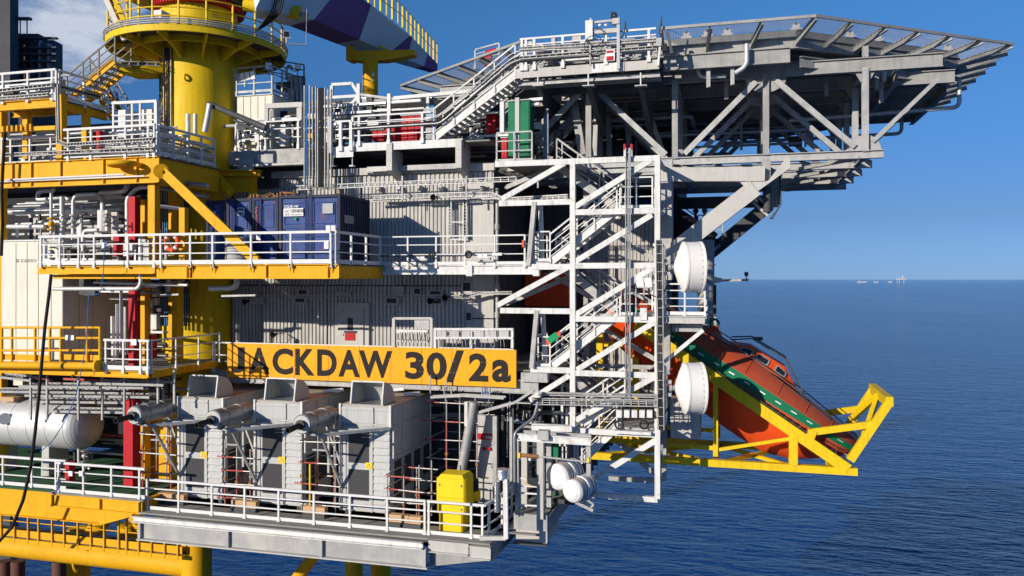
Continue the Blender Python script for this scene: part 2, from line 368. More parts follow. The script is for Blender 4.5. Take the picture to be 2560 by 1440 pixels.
def flood(loc, label, d=(-.3, -1, -.4), sc=1.0, group=None, n=2, mt='lamp_white'):
    loc = V(loc); t = thing('floodlight', label, 'floodlight', loc, group); d = V(d).normalized(); r = d.cross(V((0, 0, 1))).normalized(); u = r.cross(d)
    part('bracket', MB().beam(loc, loc + V((0, 0, .28 * sc)), .04).beam(loc + V((0, 0, .28 * sc)) - r * .25 * sc, loc + V((0, 0, .28 * sc)) + r * .25 * sc, .04), 'galv', t)
    for k in range(n):
        c = loc + V((0, 0, .45 * sc)) + r * ((k - (n - 1) / 2) * .32 * sc); a = r * .14 * sc; b = u * .17 * sc
        m = MB().add([c - a - b, c + a - b, c + a + b, c - a + b] + [c - d * .12 * sc + (x * .6) for x in (-a - b, a - b, a + b, -a + b)], [(0,1,2,3),(7,6,5,4),(0,4,5,1),(1,5,6,2),(2,6,7,3),(3,7,4,0)])
        h = part('lamp_housing', m, 'white', t)
        m = MB().add([c + d * .006 - a * .9 - b * .9, c + d * .006 + a * .9 - b * .9, c + d * .006 + a * .9 + b * .9, c + d * .006 - a * .9 + b * .9], [(0, 1, 2, 3)]); part('lens', m, mt, h)
    return t
def corr(x0, x1, z0, z1, y, label, pitch=0.17, dep=0.055, mt='wall', pw=1.5, along='x', parent=None, name='wall_panel'):
    """ribbed steel cladding; panels share one mesh"""
    n = max(1, round((x1 - x0) / pw)); w_ = (x1 - x0) / n; k = max(2, round(w_ / pitch)); p_ = w_ / k
    prof = []
    for i in range(k): prof += [(i * p_, 0), (i * p_ + p_ * .56, 0), (i * p_ + p_ * .64, dep), (i * p_ + p_ * .93, dep)]
    prof.append((w_, 0)); h = z1 - z0
    vs = [(a, b, 0) for a, b in prof] + [(a, b, h) for a, b in prof]; m = len(prof)
    if along == 'y': vs = [(-b, a, c) for a, b, c in vs]
    mb = MB().add(vs, [(i, i + 1, m + i + 1, m + i) for i in range(m - 1)]); me = mb.mesh(name, mt)
    for i in range(n):
        inst(name, me, (x0 + i * w_, y, z0) if along == 'x' else (y, x0 + i * w_, z0), parent)
def cyl_pipe(pts, r, label, mt='insul', bend=0.3, cat='pipe', group=None, flanges=True, n=12, name='pipe'):
    pts = [V(p) for p in pts]; t = thing(name, label, cat, pts[0], group)
    part('pipe_run', MB().pipe(pts, r, n, bend, 5), mt, t)
    if flanges:
        m = MB()
        for a, b in zip(pts, pts[1:]):
            d = b - a; k = int(d.length / 1.1)
            for i in range(1, k + 1):
                c = a.lerp(b, i / (k + 1)); u = d.normalized() * 0.02; m.tube(c - u, c + u, r * 1.07, n)
        if m.v: part('seam_bands', m, mt, t, stuff=True)
    return t
H = SEA_DROP
D4, GD, D3, D2, D1, D0, UP, HW = H - 7.95, H - 8.4, H - 3.35, H + 0.50, H + 4.55, H + 7.0, H + 5.40, H + 7.95
# ================================================================== sea
def sea():
    m = bpy.data.materials.new('sea_water'); m.use_nodes = True; n = m.node_tree; N = n.nodes; lk = n.links.new; b = N['Principled BSDF']
    b.inputs['Base Color'].default_value = (0.0, 0.034, 0.155, 1); b.inputs['Roughness'].default_value = 0.12; b.inputs['IOR'].default_value = 1.33
    g = N.new('ShaderNodeNewGeometry')
    acc = None
    for sc, det, k, rot, sy in ((0.02, 2, 0.7, 24, 2.2), (0.085, 3, 1.5, 32, 2.6), (0.30, 4, 0.95, 16, 2.8)):
        mp_ = N.new('ShaderNodeMapping'); mp_.inputs['Rotation'].default_value = (0, 0, R(-15.5 + rot - 18)); mp_.inputs['Scale'].default_value = (1, sy, 1); lk(g.outputs['Position'], mp_.inputs[0])
        t = N.new('ShaderNodeTexNoise'); t.inputs['Scale'].default_value = sc; t.inputs['Detail'].default_value = det; t.inputs['Roughness'].default_value = 0.58; t.inputs['Distortion'].default_value = 0.4; lk(mp_.outputs[0], t.inputs['Vector'])
        mu = N.new('ShaderNodeMath'); mu.operation = 'MULTIPLY'; mu.inputs[1].default_value = k; lk(t.outputs[0], mu.inputs[0])
        if acc is None: acc = mu.outputs[0]
        else:
            ad = N.new('ShaderNodeMath'); lk(acc, ad.inputs[0]); lk(mu.outputs[0], ad.inputs[1]); acc = ad.outputs[0]
    bp = N.new('ShaderNodeBump'); bp.inputs['Strength'].default_value = 1.0; bp.inputs['Distance'].default_value = 1.0; b.inputs['Specular IOR Level'].default_value = 1.0; b.inputs['Specular Tint'].default_value = (0.20, 0.80, 1.0, 1); lk(acc, bp.inputs['Height']); lk(bp.outputs[0], b.inputs['Normal'])
    # wind patches: slightly rougher and paler areas
    t2 = N.new('ShaderNodeTexNoise'); t2.inputs['Scale'].default_value = 0.006; t2.inputs['Detail'].default_value = 3; lk(g.outputs['Position'], t2.inputs['Vector'])
    mr = N.new('ShaderNodeMapRange'); mr.inputs[3].default_value = 0.08; mr.inputs[4].default_value = 0.13; lk(t2.outputs[0], mr.inputs[0]); lk(mr.outputs[0], b.inputs['Roughness'])
    MAT['sea'] = m
    mb = MB().add([(-45000, -45000, 0), (45000, -45000, 0), (45000, 45000, 0), (-45000, 45000, 0)], [(0, 1, 2, 3)])
    solo('sea', mb, 'sea', 'deep blue rippled sea reaching the horizon', None, kind='structure')
sea()
def ship(px, yw, L_, hh, label, name='ship', t=7500):
    b = PT(px, 697, t); b.z = 0; th = thing(name, label, 'ship', b); d = V((CY, SY, 0)); f = V((-SY, CY, 0))
    a, e = b - d * L_ / 2, b + d * L_ / 2
    part('hull', MB().prism([a + V((0, 0, 9)), a + d * 6, e - d * 9, e + V((0, 0, 13))], f * 14), 'far_grey', th)
    c = a + d * L_ * 0.15; part('superstructure', MB().prism([c + V((0, 0, 8)), c + V((0, 0, hh)), c + d * L_ * .16 + V((0, 0, hh)), c + d * L_ * .22 + V((0, 0, 8))], f * 12), 'far_grey', th)
ship(2155, 692, 90, 17, 'small pale ship on the horizon, leftmost of the three ships')
ship(2190, 692, 45, 13, 'small pale ship on the horizon, in the middle of the three ships')
ship(2226, 692, 40, 15, 'small pale ship on the horizon, next to the distant platform')
def far_rig():
    b = PT(2254, 697, 7000); b.z = 0; th = thing('distant_platform', 'tiny grey oil platform on legs standing on the horizon', 'oil platform', b); d = V((CY, SY, 0)); f = V((-SY, CY, 0)); m = MB()
    for i in (-1, 1):
        for j in (0, 1): part('leg', MB().beam(b + d * i * 20 + f * j * 40, b + d * i * 15 + f * j * 40 + V((0, 0, 26)), 4), 'far_grey', th)
    part('topsides', MB().beam(b + V((0, 0, 33)) - d * 32 + f * 10, b + V((0, 0, 33)) + d * 30 + f * 10, 40, 14), 'far_grey', th)
    part('derrick', MB().beam(b + d * 8 + V((0, 0, 40)), b + d * 8 + V((0, 0, 66)), 8), 'far_grey', th)
    part('crane_boom', MB().beam(b - d * 18 + V((0, 0, 40)), b - d * 34 + V((0, 0, 58)), 3), 'far_grey', th)
far_rig()

# ================================================================== living quarters / main block
XL, XR = -21.2, -9.36
blk = thing('quarters_block', 'ribbed grey steel block filling the middle of the platform behind the yellow sign', 'building', V((XL, 31, H - 9)))
part('core', MB().box((XL + .1, 31.12, H - 9), (XR - .1, 44, H + 4.35)), 'dark_steel', blk)
corr(XL, XR - 1.15, H - 4.9, H - 0.30, 31.0, '', parent=blk)
corr(XL + .1, XR - 1.15, H - 0.25, H + 3.85, 30.98, '', parent=blk)
corr(XL + 2.0, XR, H + 3.86, H + 4.25, 30.97, '', parent=blk, pitch=.2)
part('roof_edge', MB().box((XL + 2.0, 30.85, H + 4.27), (XR + .05, 31.1, H + 4.55)), 'wall_flat', blk)
for z0, z1 in ((-4.9, -1.6), (-1.55, 1.0), (1.05, 3.8)):
    part('corner_panel', MB().box((XR - 1.15, 30.93, H + z0), (XR, 31.1, H + z1)), 'wall_flat', blk)
for px, py in ((1200, 702), (1200, 760)): pass
corr(31.1, 44, H - 4.9, H + 4.3, XR + .02, '', parent=blk, along='y', mt='dark_steel')  # side cladding: its shade painted in as dark steel
dp = MB()
for px, y0, y1 in ((1243, 470, 1000),):
    dp.tube(P(px, y0, 30.75), P(px, y1, 30.75), .07, 10)
    for yy in (560, 710, 780): dp.tube(P(px, yy, 30.75), P(px, yy + 14, 30.75), .11, 10)
part('down_pipe', dp, 'galv', blk)
# floor slabs and service penetrations on the wall
def wall_box(px0, py0, px1, py1, mt, dep=0.10, y=31.0, name='penetration_frame', par=None, inner=None):
    a = P(px0, py1, y); b = P(px1, py0, y); o = part(name, MB().box((a.x, y - dep, a.z), (b.x, y - .01, b.z)), mt, par or blk)
    if inner:
        dx, dz = (b.x - a.x) * .18, (b.z - a.z) * .2; part('opening', MB().box((a.x + dx, y - dep - .012, a.z + dz), (b.x - dx, y - dep + .02, b.z - dz)), inner, o)
    return o
for c in ((745, 722, 775, 738, 'wall', 1), (842, 730, 880, 738, 'wall', 0), (1034, 718, 1056, 738, 'wall', 1), (988, 716, 1012, 738, 'wall', 0), (1070, 726, 1110, 738, 'wall', 1),
          (628, 742, 662, 760, 'wall', 0), (735, 742, 770, 758, 'wall', 1), (962, 740, 1000, 762, 'wall', 1), (1072, 742, 1112, 762, 'wall', 1), (1155, 700, 1182, 734, 'wall', 1),
          (1165, 776, 1182, 806, 'wall', 1), (1178, 664, 1215, 692, 'wall', 1), (1160, 744, 1182, 762, 'wall', 0)):
    wall_box(c[0], c[1], c[2], c[3], c[4], inner='mesh_grey' if c[5] else None)
# door
a = P(840, 868, 31); b = P(925, 757, 31)
part('door_frame', MB().box((a.x, 30.88, a.z), (b.x, 30.99, b.z)), 'wall_flat', blk)
a = P(850, 868, 31); b = P(913, 768, 31); dr = part('door', MB().box((a.x, 30.82, a.z), (b.x, 30.87, b.z)), 'wall_flat', blk, 'pale grey steel door with a narrow window and red notice')
a = P(874, 825, 31); b = P(887, 795, 31); part('window', MB().box((a.x, 30.80, a.z), (b.x, 30.815, b.z)), 'mesh_grey', dr)
a = P(868, 850, 31); b = P(893, 831, 31); part('notice', MB().box((a.x, 30.795, a.z), (b.x, 30.815, b.z)), 'red', dr)
a = P(866, 831, 31); b = P(897, 827, 31); part('notice', MB().box((a.x, 30.79, a.z), (b.x, 30.815, b.z)), 'navy', dr)
m = MB()
for yy in (776, 806, 836): q = P(852, yy, 30.8); m.box((q.x, 30.78, q.z - .04), (q.x + .12, 30.815, q.z + .04))
part('hinges', m, 'galv', dr)
# narrow vertical seams with rivets and small junction boxes
m = MB()
for px in (650, 815, 985, 1160): q0, q1 = P(px, 700, 31), P(px, 862, 31); m.box((q0.x, 30.93, q1.z), (q0.x + .06, 30.99, q0.z))
for px in (700, 1125, 1160, 1166): q0, q1 = P(px, 500, 31), P(px, 596, 31); m.box((q0.x, 30.90, q1.z), (q0.x + .05, 30.97, q0.z))
part('seam_strips', m, 'galv', blk, stuff=True)

# second block behind the stair tower
rb = thing('rear_module', 'shaded ribbed grey module behind the white stair tower', 'building', V((X(1470, 37), 37, H - 7)))
x0, x1 = X(1470, 37), X(1664, 37)
part('core', MB().box((x0 + .05, 37.12, H - 7), (x1, 45, H + 3.2)), 'dark_steel', rb)
corr(x0, x1, H - 6.9, H + 3.1, 37.0, '', parent=rb)
mid = thing('mid_module', 'equipment module, its recess shade painted dark, between the grey block and the stair tower', 'building', V((-9, 36, H - 9)))
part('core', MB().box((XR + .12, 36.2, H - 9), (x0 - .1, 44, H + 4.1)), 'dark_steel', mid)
corr(XR + .15, x0 - .2, H - 4.9, H + 4.0, 36.1, '', parent=mid, mt='dark_steel', pitch=.35)  # recess shade painted into core and cladding
a = P(1312, 765, 35.2); b = P(1420, 683, 35.2)
solo('orange_skid', MB().box((a.x, 35.2, a.z), (b.x, 36.0, b.z)), 'orange', 'orange red equipment housing in shade behind the tower at left', 'equipment housing')
solo('round_column', MB().tube(P(1765, 600, 38), P(1765, 830, 38), 0.37, 20).tube(P(1765, 622, 38), P(1765, 625, 38), .42, 20).tube(P(1765, 660, 38), P(1765, 663, 38), .42, 20), 'galv', 'grey round steel column rising behind the upper white dish', 'column')
# decks of the quarters side
def slab(x0, x1, y0, y1, ztop, th, label, mt='dark_steel', fmt='galv', fh=None, name='deck'):
    t = thing(name, label, 'deck', V((x0, y0, ztop - th)))
    part('deck_plate', MB().box((x0, y0 + .16, ztop - .05), (x1, y1, ztop)), 'deck', t)
    m = MB(); n = max(2, int((y1 - y0) / 1.2)); 
    for i in range(1, n + 1):
        y = y0 + .2 + (y1 - y0 - .4) * i / n; m.ibeam((x0, y, ztop - .06 - .12), (x1, y, ztop - .06 - .12), .12, .22)
    part('floor_beams', m, mt, t, stuff=True)
    return t
# walkway at the container level along the grey wall
wk = slab(X(945, 29), X(1345, 29), 29, 31, D2, .3, 'white walkway beam running along the ribbed wall to the stair tower', name='walkway')
part('edge_beam', MB().ibeam((X(945, 29), 29.05, D2 - .17), (X(1345, 29), 29.05, D2 - .17), .14, .34), 'white', wk)
for px in (1168, 1335):
    q = P(px, 680, 29.0); part('end_plate', MB().box((q.x - .03, 28.95, D2 - .4), (q.x + .2, 29.15, D2 + .01)), 'white', wk)
rail([(X(950, 29), 29.0, D2), (X(1312, 29), 29.0, D2), (X(1325, 29), 29.9, D2)], 'white handrail on the walkway left of the stair tower, in front of the ribbed wall', gap=1.25, toe=.12, pw=.06, top=.05, mid=.035)
mdeck = slab(XL + .3, X(1345, 29), 29.0, 44, D3, .4, 'middle deck behind the yellow sign', name='deck')
part('edge_beam', MB().ibeam((XL + .3, 29.05, D3 - .6), (X(1345, 29), 29.05, D3 - .6), .16, .5), 'galv', mdeck)
low = slab(-30, -6.4, 26.0, 44, GD, .5, 'large shaded lower deck behind the generator enclosures', name='deck')
for (zz, xa, xb, yb, lb) in ((D2 - .02, -42, -21.4, 31, 'upper'), (D1 - .03, -42, -21.4, 31, 'top'), (D3 - .03, -42, -21.4, 26, 'middle')):
    t = slab(xa, xb, yb, 44, zz, .5, 'dark interior floor of the yellow process module, %s level' % lb, name='deck')

# ================================================================== helideck
XC = -2.6
def mir(p): return V((2 * XC - p[0], p[1], p[2]))
ZI, ZR = H + 9.0, H + 9.05
Iq = [V((1.94, 31.2, ZI)), V((8.3, 35.95, ZI)), V((8.3, 46.0, ZI)), V((1.94, 50.7, ZI))]; I = Iq + [mir(p) for p in reversed(Iq)]
Rq = [V((2.52, 30.0, ZR)), V((10.1, 35.6, ZR)), V((10.1, 46.4, ZR)), V((2.52, 52.0, ZR))]; RM = Rq + [mir(p) for p in reversed(Rq)]
hd = thing('helideck', 'grey aluminium octagonal helideck cantilevered on a truss at the top right', 'helideck', V((XC, 41, H + 4.4)))
part('deck_plate', MB().prism([p - V((0, 0, .28)) for p in I], (0, 0, .26)), 'alu', hd)
m = MB()
for i in range(8):
    a, b = I[i], I[(i + 1) % 8]; m.ibeam(a - V((0, 0, .5)), b - V((0, 0, .5)), .2, .42)
part('perimeter_beam', m, 'alu', hd)
m = MB()
for i in range(8):
    a, b = RM[i], RM[(i + 1) % 8]
    if i == 7: a, b = V((-2.75, 30.0, ZR)), RM[0]     # the walkway takes the rest of the front side
    m.beam(a, b, .07, .10)
part('net_rim', m, 'alu', hd)
om = []; cnt = {7: 6, 0: 6, 1: 7, 2: 6, 3: 7, 4: 6, 5: 7, 6: 6}
netw = MB()
for i in range(8):
    a, b, c, d = I[i], I[(i + 1) % 8], RM[i], RM[(i + 1) % 8]
    if i == 7:
        a, c = V((-2.75, 31.2, ZI)), V((-2.75, 30.0, ZR)); 
    n = cnt[i]
    if i == 7: n = 3
    for k in range(n):
        p, q = a.lerp(b, k / n), c.lerp(d, k / n); dd = (q - p).normalized(); 
        mm = MB().ibeam(p - V((0, 0, .50)), q - V((0, 0, .06)), .10, .22, .025, .02); om.append(part('outrigger', mm, 'alu', hd))
    # safety net wires
    L1 = (b - a).length; nn = int(L1 / .09); rows = 15
    for k in range(nn):
        p, q = a.lerp(b, k / nn), c.lerp(d, k / nn); netw.beam(p, q, .0065, .0065)
    for r in range(1, rows):
        p, q = a.lerp(c, r / rows), b.lerp(d, r / rows); netw.beam(p, q, .0065, .0065)
part('safety_net', netw, 'alu', hd, stuff=True)
YT = [32.0, 34.7, 37.4, 40.1, 42.8]; ZB, ZT = H + 4.5, H + 7.62
XN = [-12.5, -9.1, -5.75, -2.4, 0.93, 4.36]
for j, y in enumerate(YT):
    part('bottom_chord', MB().ibeam((-9.1, y, ZB - .02 * 0), (4.98, y, ZB), .22, .30), 'galv', hd)
    xr = 7.9 if 33 < y < 50 else 4.6
    part('top_chord', MB().ibeam((-12, y, ZT + .12), (xr if j else 6.9, y, ZT + .12), .22, .5), 'alu', hd)
    for x in XN[1:]:
        part('truss_post', MB().ibeam((x, y, ZB + .1), (x, y, ZT), .22, .22, up=(0, 1, 0)), 'galv' if x > 4 else 'alu', hd)
        part('stub_post', MB().beam((x, y, ZT + .38), (x, y, ZI - .6), .2), 'alu', hd)
    for xa, xb in ((0.93, -2.4), (0.93, 4.36), (-5.75, -2.4), (-5.75, -9.1)):
        s = 1 if xb > xa else -1
        part('diagonal_brace', MB().beam((xa + s * .35, y, ZT - .25), (xb - s * .35, y, ZB + .28), .16, .20), 'galv', hd)
    part('outer_brace', MB().beam((4.6, y, ZB + .45), (6.75, y, ZT - .55), .12, .14), 'galv', hd)
    for x in (.93,):
        m = MB()
        for k in range(8): pass
        pts = [V((x + .75 * math.cos(t), y + .02, ZT - .12 + .55 * math.sin(t))) for t in [math.pi + math.pi * i / 8 for i in range(9)]]
        part('gusset_plate', MB().prism(pts, (0, .03, 0)), 'alu', hd)
    pts = [V((4.36 + .55 * math.cos(t), y + .02, ZB + .12 + .6 * math.sin(t))) for t in [math.pi * i / 8 for i in range(9)]]
    part('gusset_plate', MB().prism(pts, (0, .03, 0)), 'galv', hd)
    part('gusset_plate', MB().prism([(3.9, y + .03, ZT + .1), (4.82, y + .03, ZT + .1), (4.5, y + .03, ZT - .5), (4.22, y + .03, ZT - .5)], (0, .03, 0)), 'alu', hd)
    if j < 4:
        for x in (-5.75, -2.4, .93, 4.36):
            part('upper_beam', MB().ibeam((x, y, ZI - .78), (x, YT[j + 1], ZI - .78), .2, .36), 'dark_steel', hd)
            part('cross_beam', MB().ibeam((x, y, ZT + .1), (x, YT[j + 1], ZT + .1), .18, .36), 'alu', hd)
            part('lower_cross_beam', MB().ibeam((x, y, ZB), (x, YT[j + 1], ZB), .16, .22), 'galv', hd)
        part('wind_brace', MB().beam((4.2, y, ZB - .12), (2.2, YT[j + 1], ZB - .12), .18, .12), 'galv', hd)
# joists under the plate
m = MB()
for k in range(22):
    y = 31.8 + k * .86; hw = 10.6 if 35.9 < y < 46 else 10.6 - (35.9 - y if y < 35.9 else y - 46) * 1.33
    m.ibeam((XC - hw, y, ZI - .44), (XC + hw, y, ZI - .44), .1, .28, .02, .015)
part('deck_joists', m, 'alu', hd, stuff=True)
# front girder with the two shades seen at its right end
part('front_girder', MB().ibeam((-2.75, 31.0, H + 8.02), (X(1975, 31), 31.0, H + 8.02), .2, .55), 'alu', hd)
part('front_girder', MB().ibeam((-9.0, 31.6, H + 7.5), (-2.8, 31.6, H + 7.5), .2, .5), 'dark_steel', hd)  # girder under the walkway: shade put into the dark colour
# raking beams below right part of the diagonal edges
part('rim_girder', MB().ibeam((2.1, 31.6, H + 7.9), (8.0, 36.0, H + 7.9), .2, .4), 'alu', hd)
m = MB()
for (a, b) in (((7.9, 36, H + 7.6), (7.9, 43, H + 7.6)), ((5.6, 33, H + 7.5), (5.6, 43, H + 7.5))): m.ibeam(a, b, .2, .45)
part('edge_girder', m, 'alu', hd)
# main supports
sp = thing('helideck_prop', 'heavy pale box beam and slanting brace carrying the helideck at its near side', 'support frame', P(1665, 640, 31.3))
part('girder', MB().beam(P(1652, 437, 31.3), P(1912, 436, 31.3), .3, .52), 'wall_flat', sp)
part('brace', MB().beam(P(1655, 650, 31.3), P(1888, 470, 31.3), .34, .62), 'wall_flat', sp)
part('knee_plate', MB().prism([P(1850, 455, 31.2), P(1920, 452, 31.2), P(1965, 395, 31.2), P(1975, 395, 31.2), P(1975, 420, 31.2), P(1882, 487, 31.2)], (0, .2, 0)), 'wall_flat', sp)
part('column', MB().beam(P(1668, 700, 31.4), P(1668, 400, 31.4), .42, .42), 'galv', sp)
part('hanger', MB().beam((.93, 31.6, ZB - .1), (.93, 31.6, ZB - 1.1), .3, .3), 'alu', sp)
sp2 = thing('helideck_prop', 'slanting brace, shade painted dark, carrying the far side of the helideck', 'support frame', P(1665, 700, 41))
part('girder', MB().beam((-3.4, 41, H + 3.7), (1.5, 41, H + 3.7), .4, .55), 'dark_steel', sp2)  # near frame is pale; this one has shade in its colour
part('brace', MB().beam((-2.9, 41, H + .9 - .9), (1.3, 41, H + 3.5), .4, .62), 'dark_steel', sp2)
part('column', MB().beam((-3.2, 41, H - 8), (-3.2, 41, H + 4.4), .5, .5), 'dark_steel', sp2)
# housing deep under the helideck, underdeck shade in its dark colour
uh = thing('under_deck_module', 'plant module painted dark for shade, under the left half of the helideck', 'equipment module', V((-11, 40, H + 4.3)))
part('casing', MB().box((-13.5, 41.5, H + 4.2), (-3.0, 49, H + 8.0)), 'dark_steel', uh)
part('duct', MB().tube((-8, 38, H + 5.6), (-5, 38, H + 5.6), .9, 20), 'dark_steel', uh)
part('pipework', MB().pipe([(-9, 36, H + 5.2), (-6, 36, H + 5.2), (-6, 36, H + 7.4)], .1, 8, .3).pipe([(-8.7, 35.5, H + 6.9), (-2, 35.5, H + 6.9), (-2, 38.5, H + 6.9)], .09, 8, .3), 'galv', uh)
# fascia slats on the far right side of the net: the ends of the outrigger frames seen edge-on
for k in range(7):
    y = 36.2 + k * 1.5; part('net_support', MB().channel((8.3, y, ZI - .5), (10.1, y, ZR - .2), .1, .2), 'alu', hd)
# drain pipes hanging under the deck
def dpipe(pts, label, r=.085): cyl_pipe(pts, r, label, 'insul', .28, group=None, flanges=False, name='drain_pipe')
dpipe([P(1867, 110, 30.7), P(1867, 165, 30.7), P(1838, 183, 30.7)], 'bent steel drain pipe hanging below the front edge of the helideck')
dpipe([P(1745, 165, 31.6), P(1750, 192, 31.6), P(1775, 192, 31.6), P(1815, 190, 31.6)], 'short steel drain pipe curving below the helideck left of the bent one')
dpipe([P(2210, 140, 33.5), P(2210, 205, 33.5)], 'straight steel drain pipe under the right of the helideck')
dpipe([(8.5, 36.6, H + 8.0), (8.5, 36.6, H + 6.9), (2.0, 36.6, H + 6.7)], 'steel drain pipe bending under the right corner of the helideck')
dpipe([(7.4, 42.5, H + 8.0), (7.4, 42.5, H + 6.9), (-1, 42.5, H + 6.8)], 'dark drain pipe running below the far right of the helideck')
for i, (px, y0, y1, Y) in enumerate(((1771, 168, 218, 31.2), (1831, 160, 212, 31.2), (2192, 178, 225, 33.6), (2203, 205, 257, 33.8), (1816, 200, 248, 33), (2066, 210, 240, 34))):
    solo('pipe_hanger', MB().channel(P(px, y0, Y), P(px, y1, Y), .14, .14), 'galv', 'short galvanised hanger bar below the helideck, number %s from left among those in view' % ['1', '3', '5', '6', '2', '4'][i] if False else ['short galvanised hanger bar under the helideck left of the bent drain pipe', 'short pale hanger bar beside the bent drain pipe', 'hanger bar beside the straight drain pipe under the helideck', 'lower hanger bar beside the straight drain pipe', 'dim hanger bar between the truss tops left of the middle post', 'dim hanger bar under the helideck right of the middle post'][i], 'hanger')
m = thing('pipe_rack', 'bundle of hanging pipe stubs on a bracket under the middle of the helideck', 'pipe bundle', P(1925, 540, 32))
for k, dx in enumerate((0, 10, 22, 28)): part('pipe', MB().tube(P(1918 + dx, 425, 31.8 + k * .3), P(1918 + dx, 530 - k * 6, 31.8 + k * .3), .09 if k else .16, 10), ('dark_steel', 'galv', 'silencer', 'dark_steel')[k], m)
part('bracket', MB().beam(P(1878, 478, 31.8), P(1925, 518, 31.8), .1).beam(P(1868, 492, 31.8), P(1920, 540, 31.8), .1), 'galv', m)
part('plate', MB().prism([P(1950, 512, 31.9), P(1954, 430, 31.9), P(1956, 430, 31.9), P(1954, 512, 31.9), P(1934, 545, 31.9), P(1925, 545, 31.9)], (0, .5, 0)), 'dark_steel', m)
# lights standing on the helideck edge
for i, (px, py) in enumerate(((1716, 88), (1768, 90), (1818, 84), (1990, 76), (2125, 92), (2197, 98), (2390, 132))):
    q = P(px, py, 31.35) if px < 1995 else PZ(px, py, ZI + .1)
    if px >= 1995: f_ = (px - 1990) / 420; q = V((1.94, 31.35, 0)).lerp(V((8.2, 36.05, 0)), f_)
    q.z = ZI - .02
    t = thing('deck_light', 'small white light fitting on the helideck edge, %s' % ['by the walkway end', 'second from the walkway end', 'third from the walkway end', 'at the front corner', 'just right of the front corner', 'half way along the slanting side', 'nearest the right corner'][i], 'light', q, 'lights round the helideck edge')
    part('base', MB().box(q + V((-.2, -.12, 0)), q + V((.2, .12, .08))), 'galv', t); part('lamp', MB().box(q + V((-.12, -.08, .081)), q + V((.12, .08, .22))), 'wall', t)
    part('lens', MB().sphere(q + V((0, -.05, .23)), .06, 8, 5), 'glass', t)
# ================================================================== stair tower
YF, YB = 29.0, 31.6
tw = thing('stair_tower', 'tall white open steel stair tower with crossed bracing at the right of the platform', 'stair tower', P(1650, 1250, YF))
def tb(name, a, b, w=.17, h=None, Y=YF, mt='white', Yb=None, lab=None):
    p = P(a[0], a[1], Y); q = P(b[0], b[1], Y)
    if name == 'column': q.x = p.x = (p.x + q.x) / 2
    if name == 'beam': q.z = p.z = (p.z + q.z) / 2
    return part(name, MB().beam(p, q, w, h or w), mt, tw, lab)
CL, CM, CRt = -8.6, -5.79, -2.78
zt, zb = Z(1430, 398, YF), Z(1430, 1078, YF)
zbot = Z(1650, 1246, YF)
part('column', MB().beam((CM, YF, zt), (CM, YF, zb), .19), 'white', tw)
part('column', MB().beam((CRt, YF, zt), (CRt, YF, zbot), .19), 'white', tw)
part('column', MB().beam((CM, YB, zt), (CM, YB, zb - .1), .17), 'galv', tw)  # back members in darker galv: their shade put into the colour
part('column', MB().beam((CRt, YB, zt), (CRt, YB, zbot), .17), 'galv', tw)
def hb(x0, x1, px, py, w=.16, h=.18, Y=YF, mt='white'):
    z = Z(px, py, Y); return part('beam', MB().beam((x0, Y, z), (x1, Y, z), w, h), mt, tw)
hb(CL - .1, CRt + .1, 1430, 404, h=.2)
hb(CL + .05, CM - .1, 1330, 507, h=.2)
hb(CM + .1, CRt - .1, 1535, 529, h=.2); hb(CL + 1.3, CM, 1380, 667, h=.2); hb(CM + .1, CRt - .1, 1535, 664, h=.2)
hb(CL + .1, CM - .1, 1330, 777, h=.2); hb(CM + .1, CRt - .1, 1535, 798, h=.2); hb(CM + .1, CRt - .1, 1535, 935, h=.2); hb(CL + 1.5, CM - .1, 1390, 925, h=.2)
hb(CL + 1.3, CM, 1390, 1068, h=.2); hb(CM + .1, CRt - .1, 1535, 1081, h=.2); hb(CM + .9, CRt - .1, 1570, 1198, h=.16, Y=YB, mt='galv')
hb(X(1468, YF), CRt, 1560, 1243, h=.18)
for py in (404, 529, 664, 798, 935, 1081):
    z = Z(1535, py, YF)
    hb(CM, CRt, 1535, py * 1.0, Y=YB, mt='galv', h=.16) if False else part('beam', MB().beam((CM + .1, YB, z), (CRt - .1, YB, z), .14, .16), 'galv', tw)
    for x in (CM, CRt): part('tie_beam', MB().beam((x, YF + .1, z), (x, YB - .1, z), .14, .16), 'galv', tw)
for a, b in (((1255, 498), (1412, 408)), ((1437, 518), (1628, 400)), ((1437, 655), (1630, 537)), ((1243, 764), (1420, 668)), ((1437, 788), (1632, 670)), ((1443, 924), (1635, 806)),
             ((1325, 1000), (1424, 938)), ((1440, 1050), (1637, 942)), ((1478, 1200), (1640, 1100))):
    tb('diagonal_brace', a, b, .13, .19)
for a, b in (((1390, 412), (1640, 560)), ((1500, 565), (1648, 655)), ((1350, 670), (1560, 790)), ((1520, 690), (1650, 770)), ((1480, 806), (1650, 905)), ((1360, 930), (1530, 1030)), ((1545, 1105), (1650, 1195)), ((1262, 470), (1420, 405)), ((1265, 760), (1430, 690))):
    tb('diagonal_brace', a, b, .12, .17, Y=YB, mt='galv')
for x0, z0, z1 in ((CRt, zbot, zb + .2),):
    part('side_brace', MB().beam((x0, YF, z0 + .1), (x0, YB, z1), .11, .14), 'galv', tw)
for (a, b) in (((1337, 505), (1322, 664)), ((1343, 775), (1330, 920))):      # leaning struts at left
    tb('strut', a, b, .16, .24, mt='galv'); tb('strut', (a[0] + 14, a[1] + 8), (b[0] + 34, b[1]), .14, .18, Y=YF + .5)
part('edge_box', MB().box((CL + .9, YF - .1, Z(1345, 955, YF)), (X(1370, YF), YF + .25, Z(1345, 932, YF))), 'galv', tw)
part('top_platform', MB().box((CL, YF + .2, Z(1430, 396, YF) - .06), (CM, YB + 1.5, Z(1430, 396, YF))), 'deck', tw)
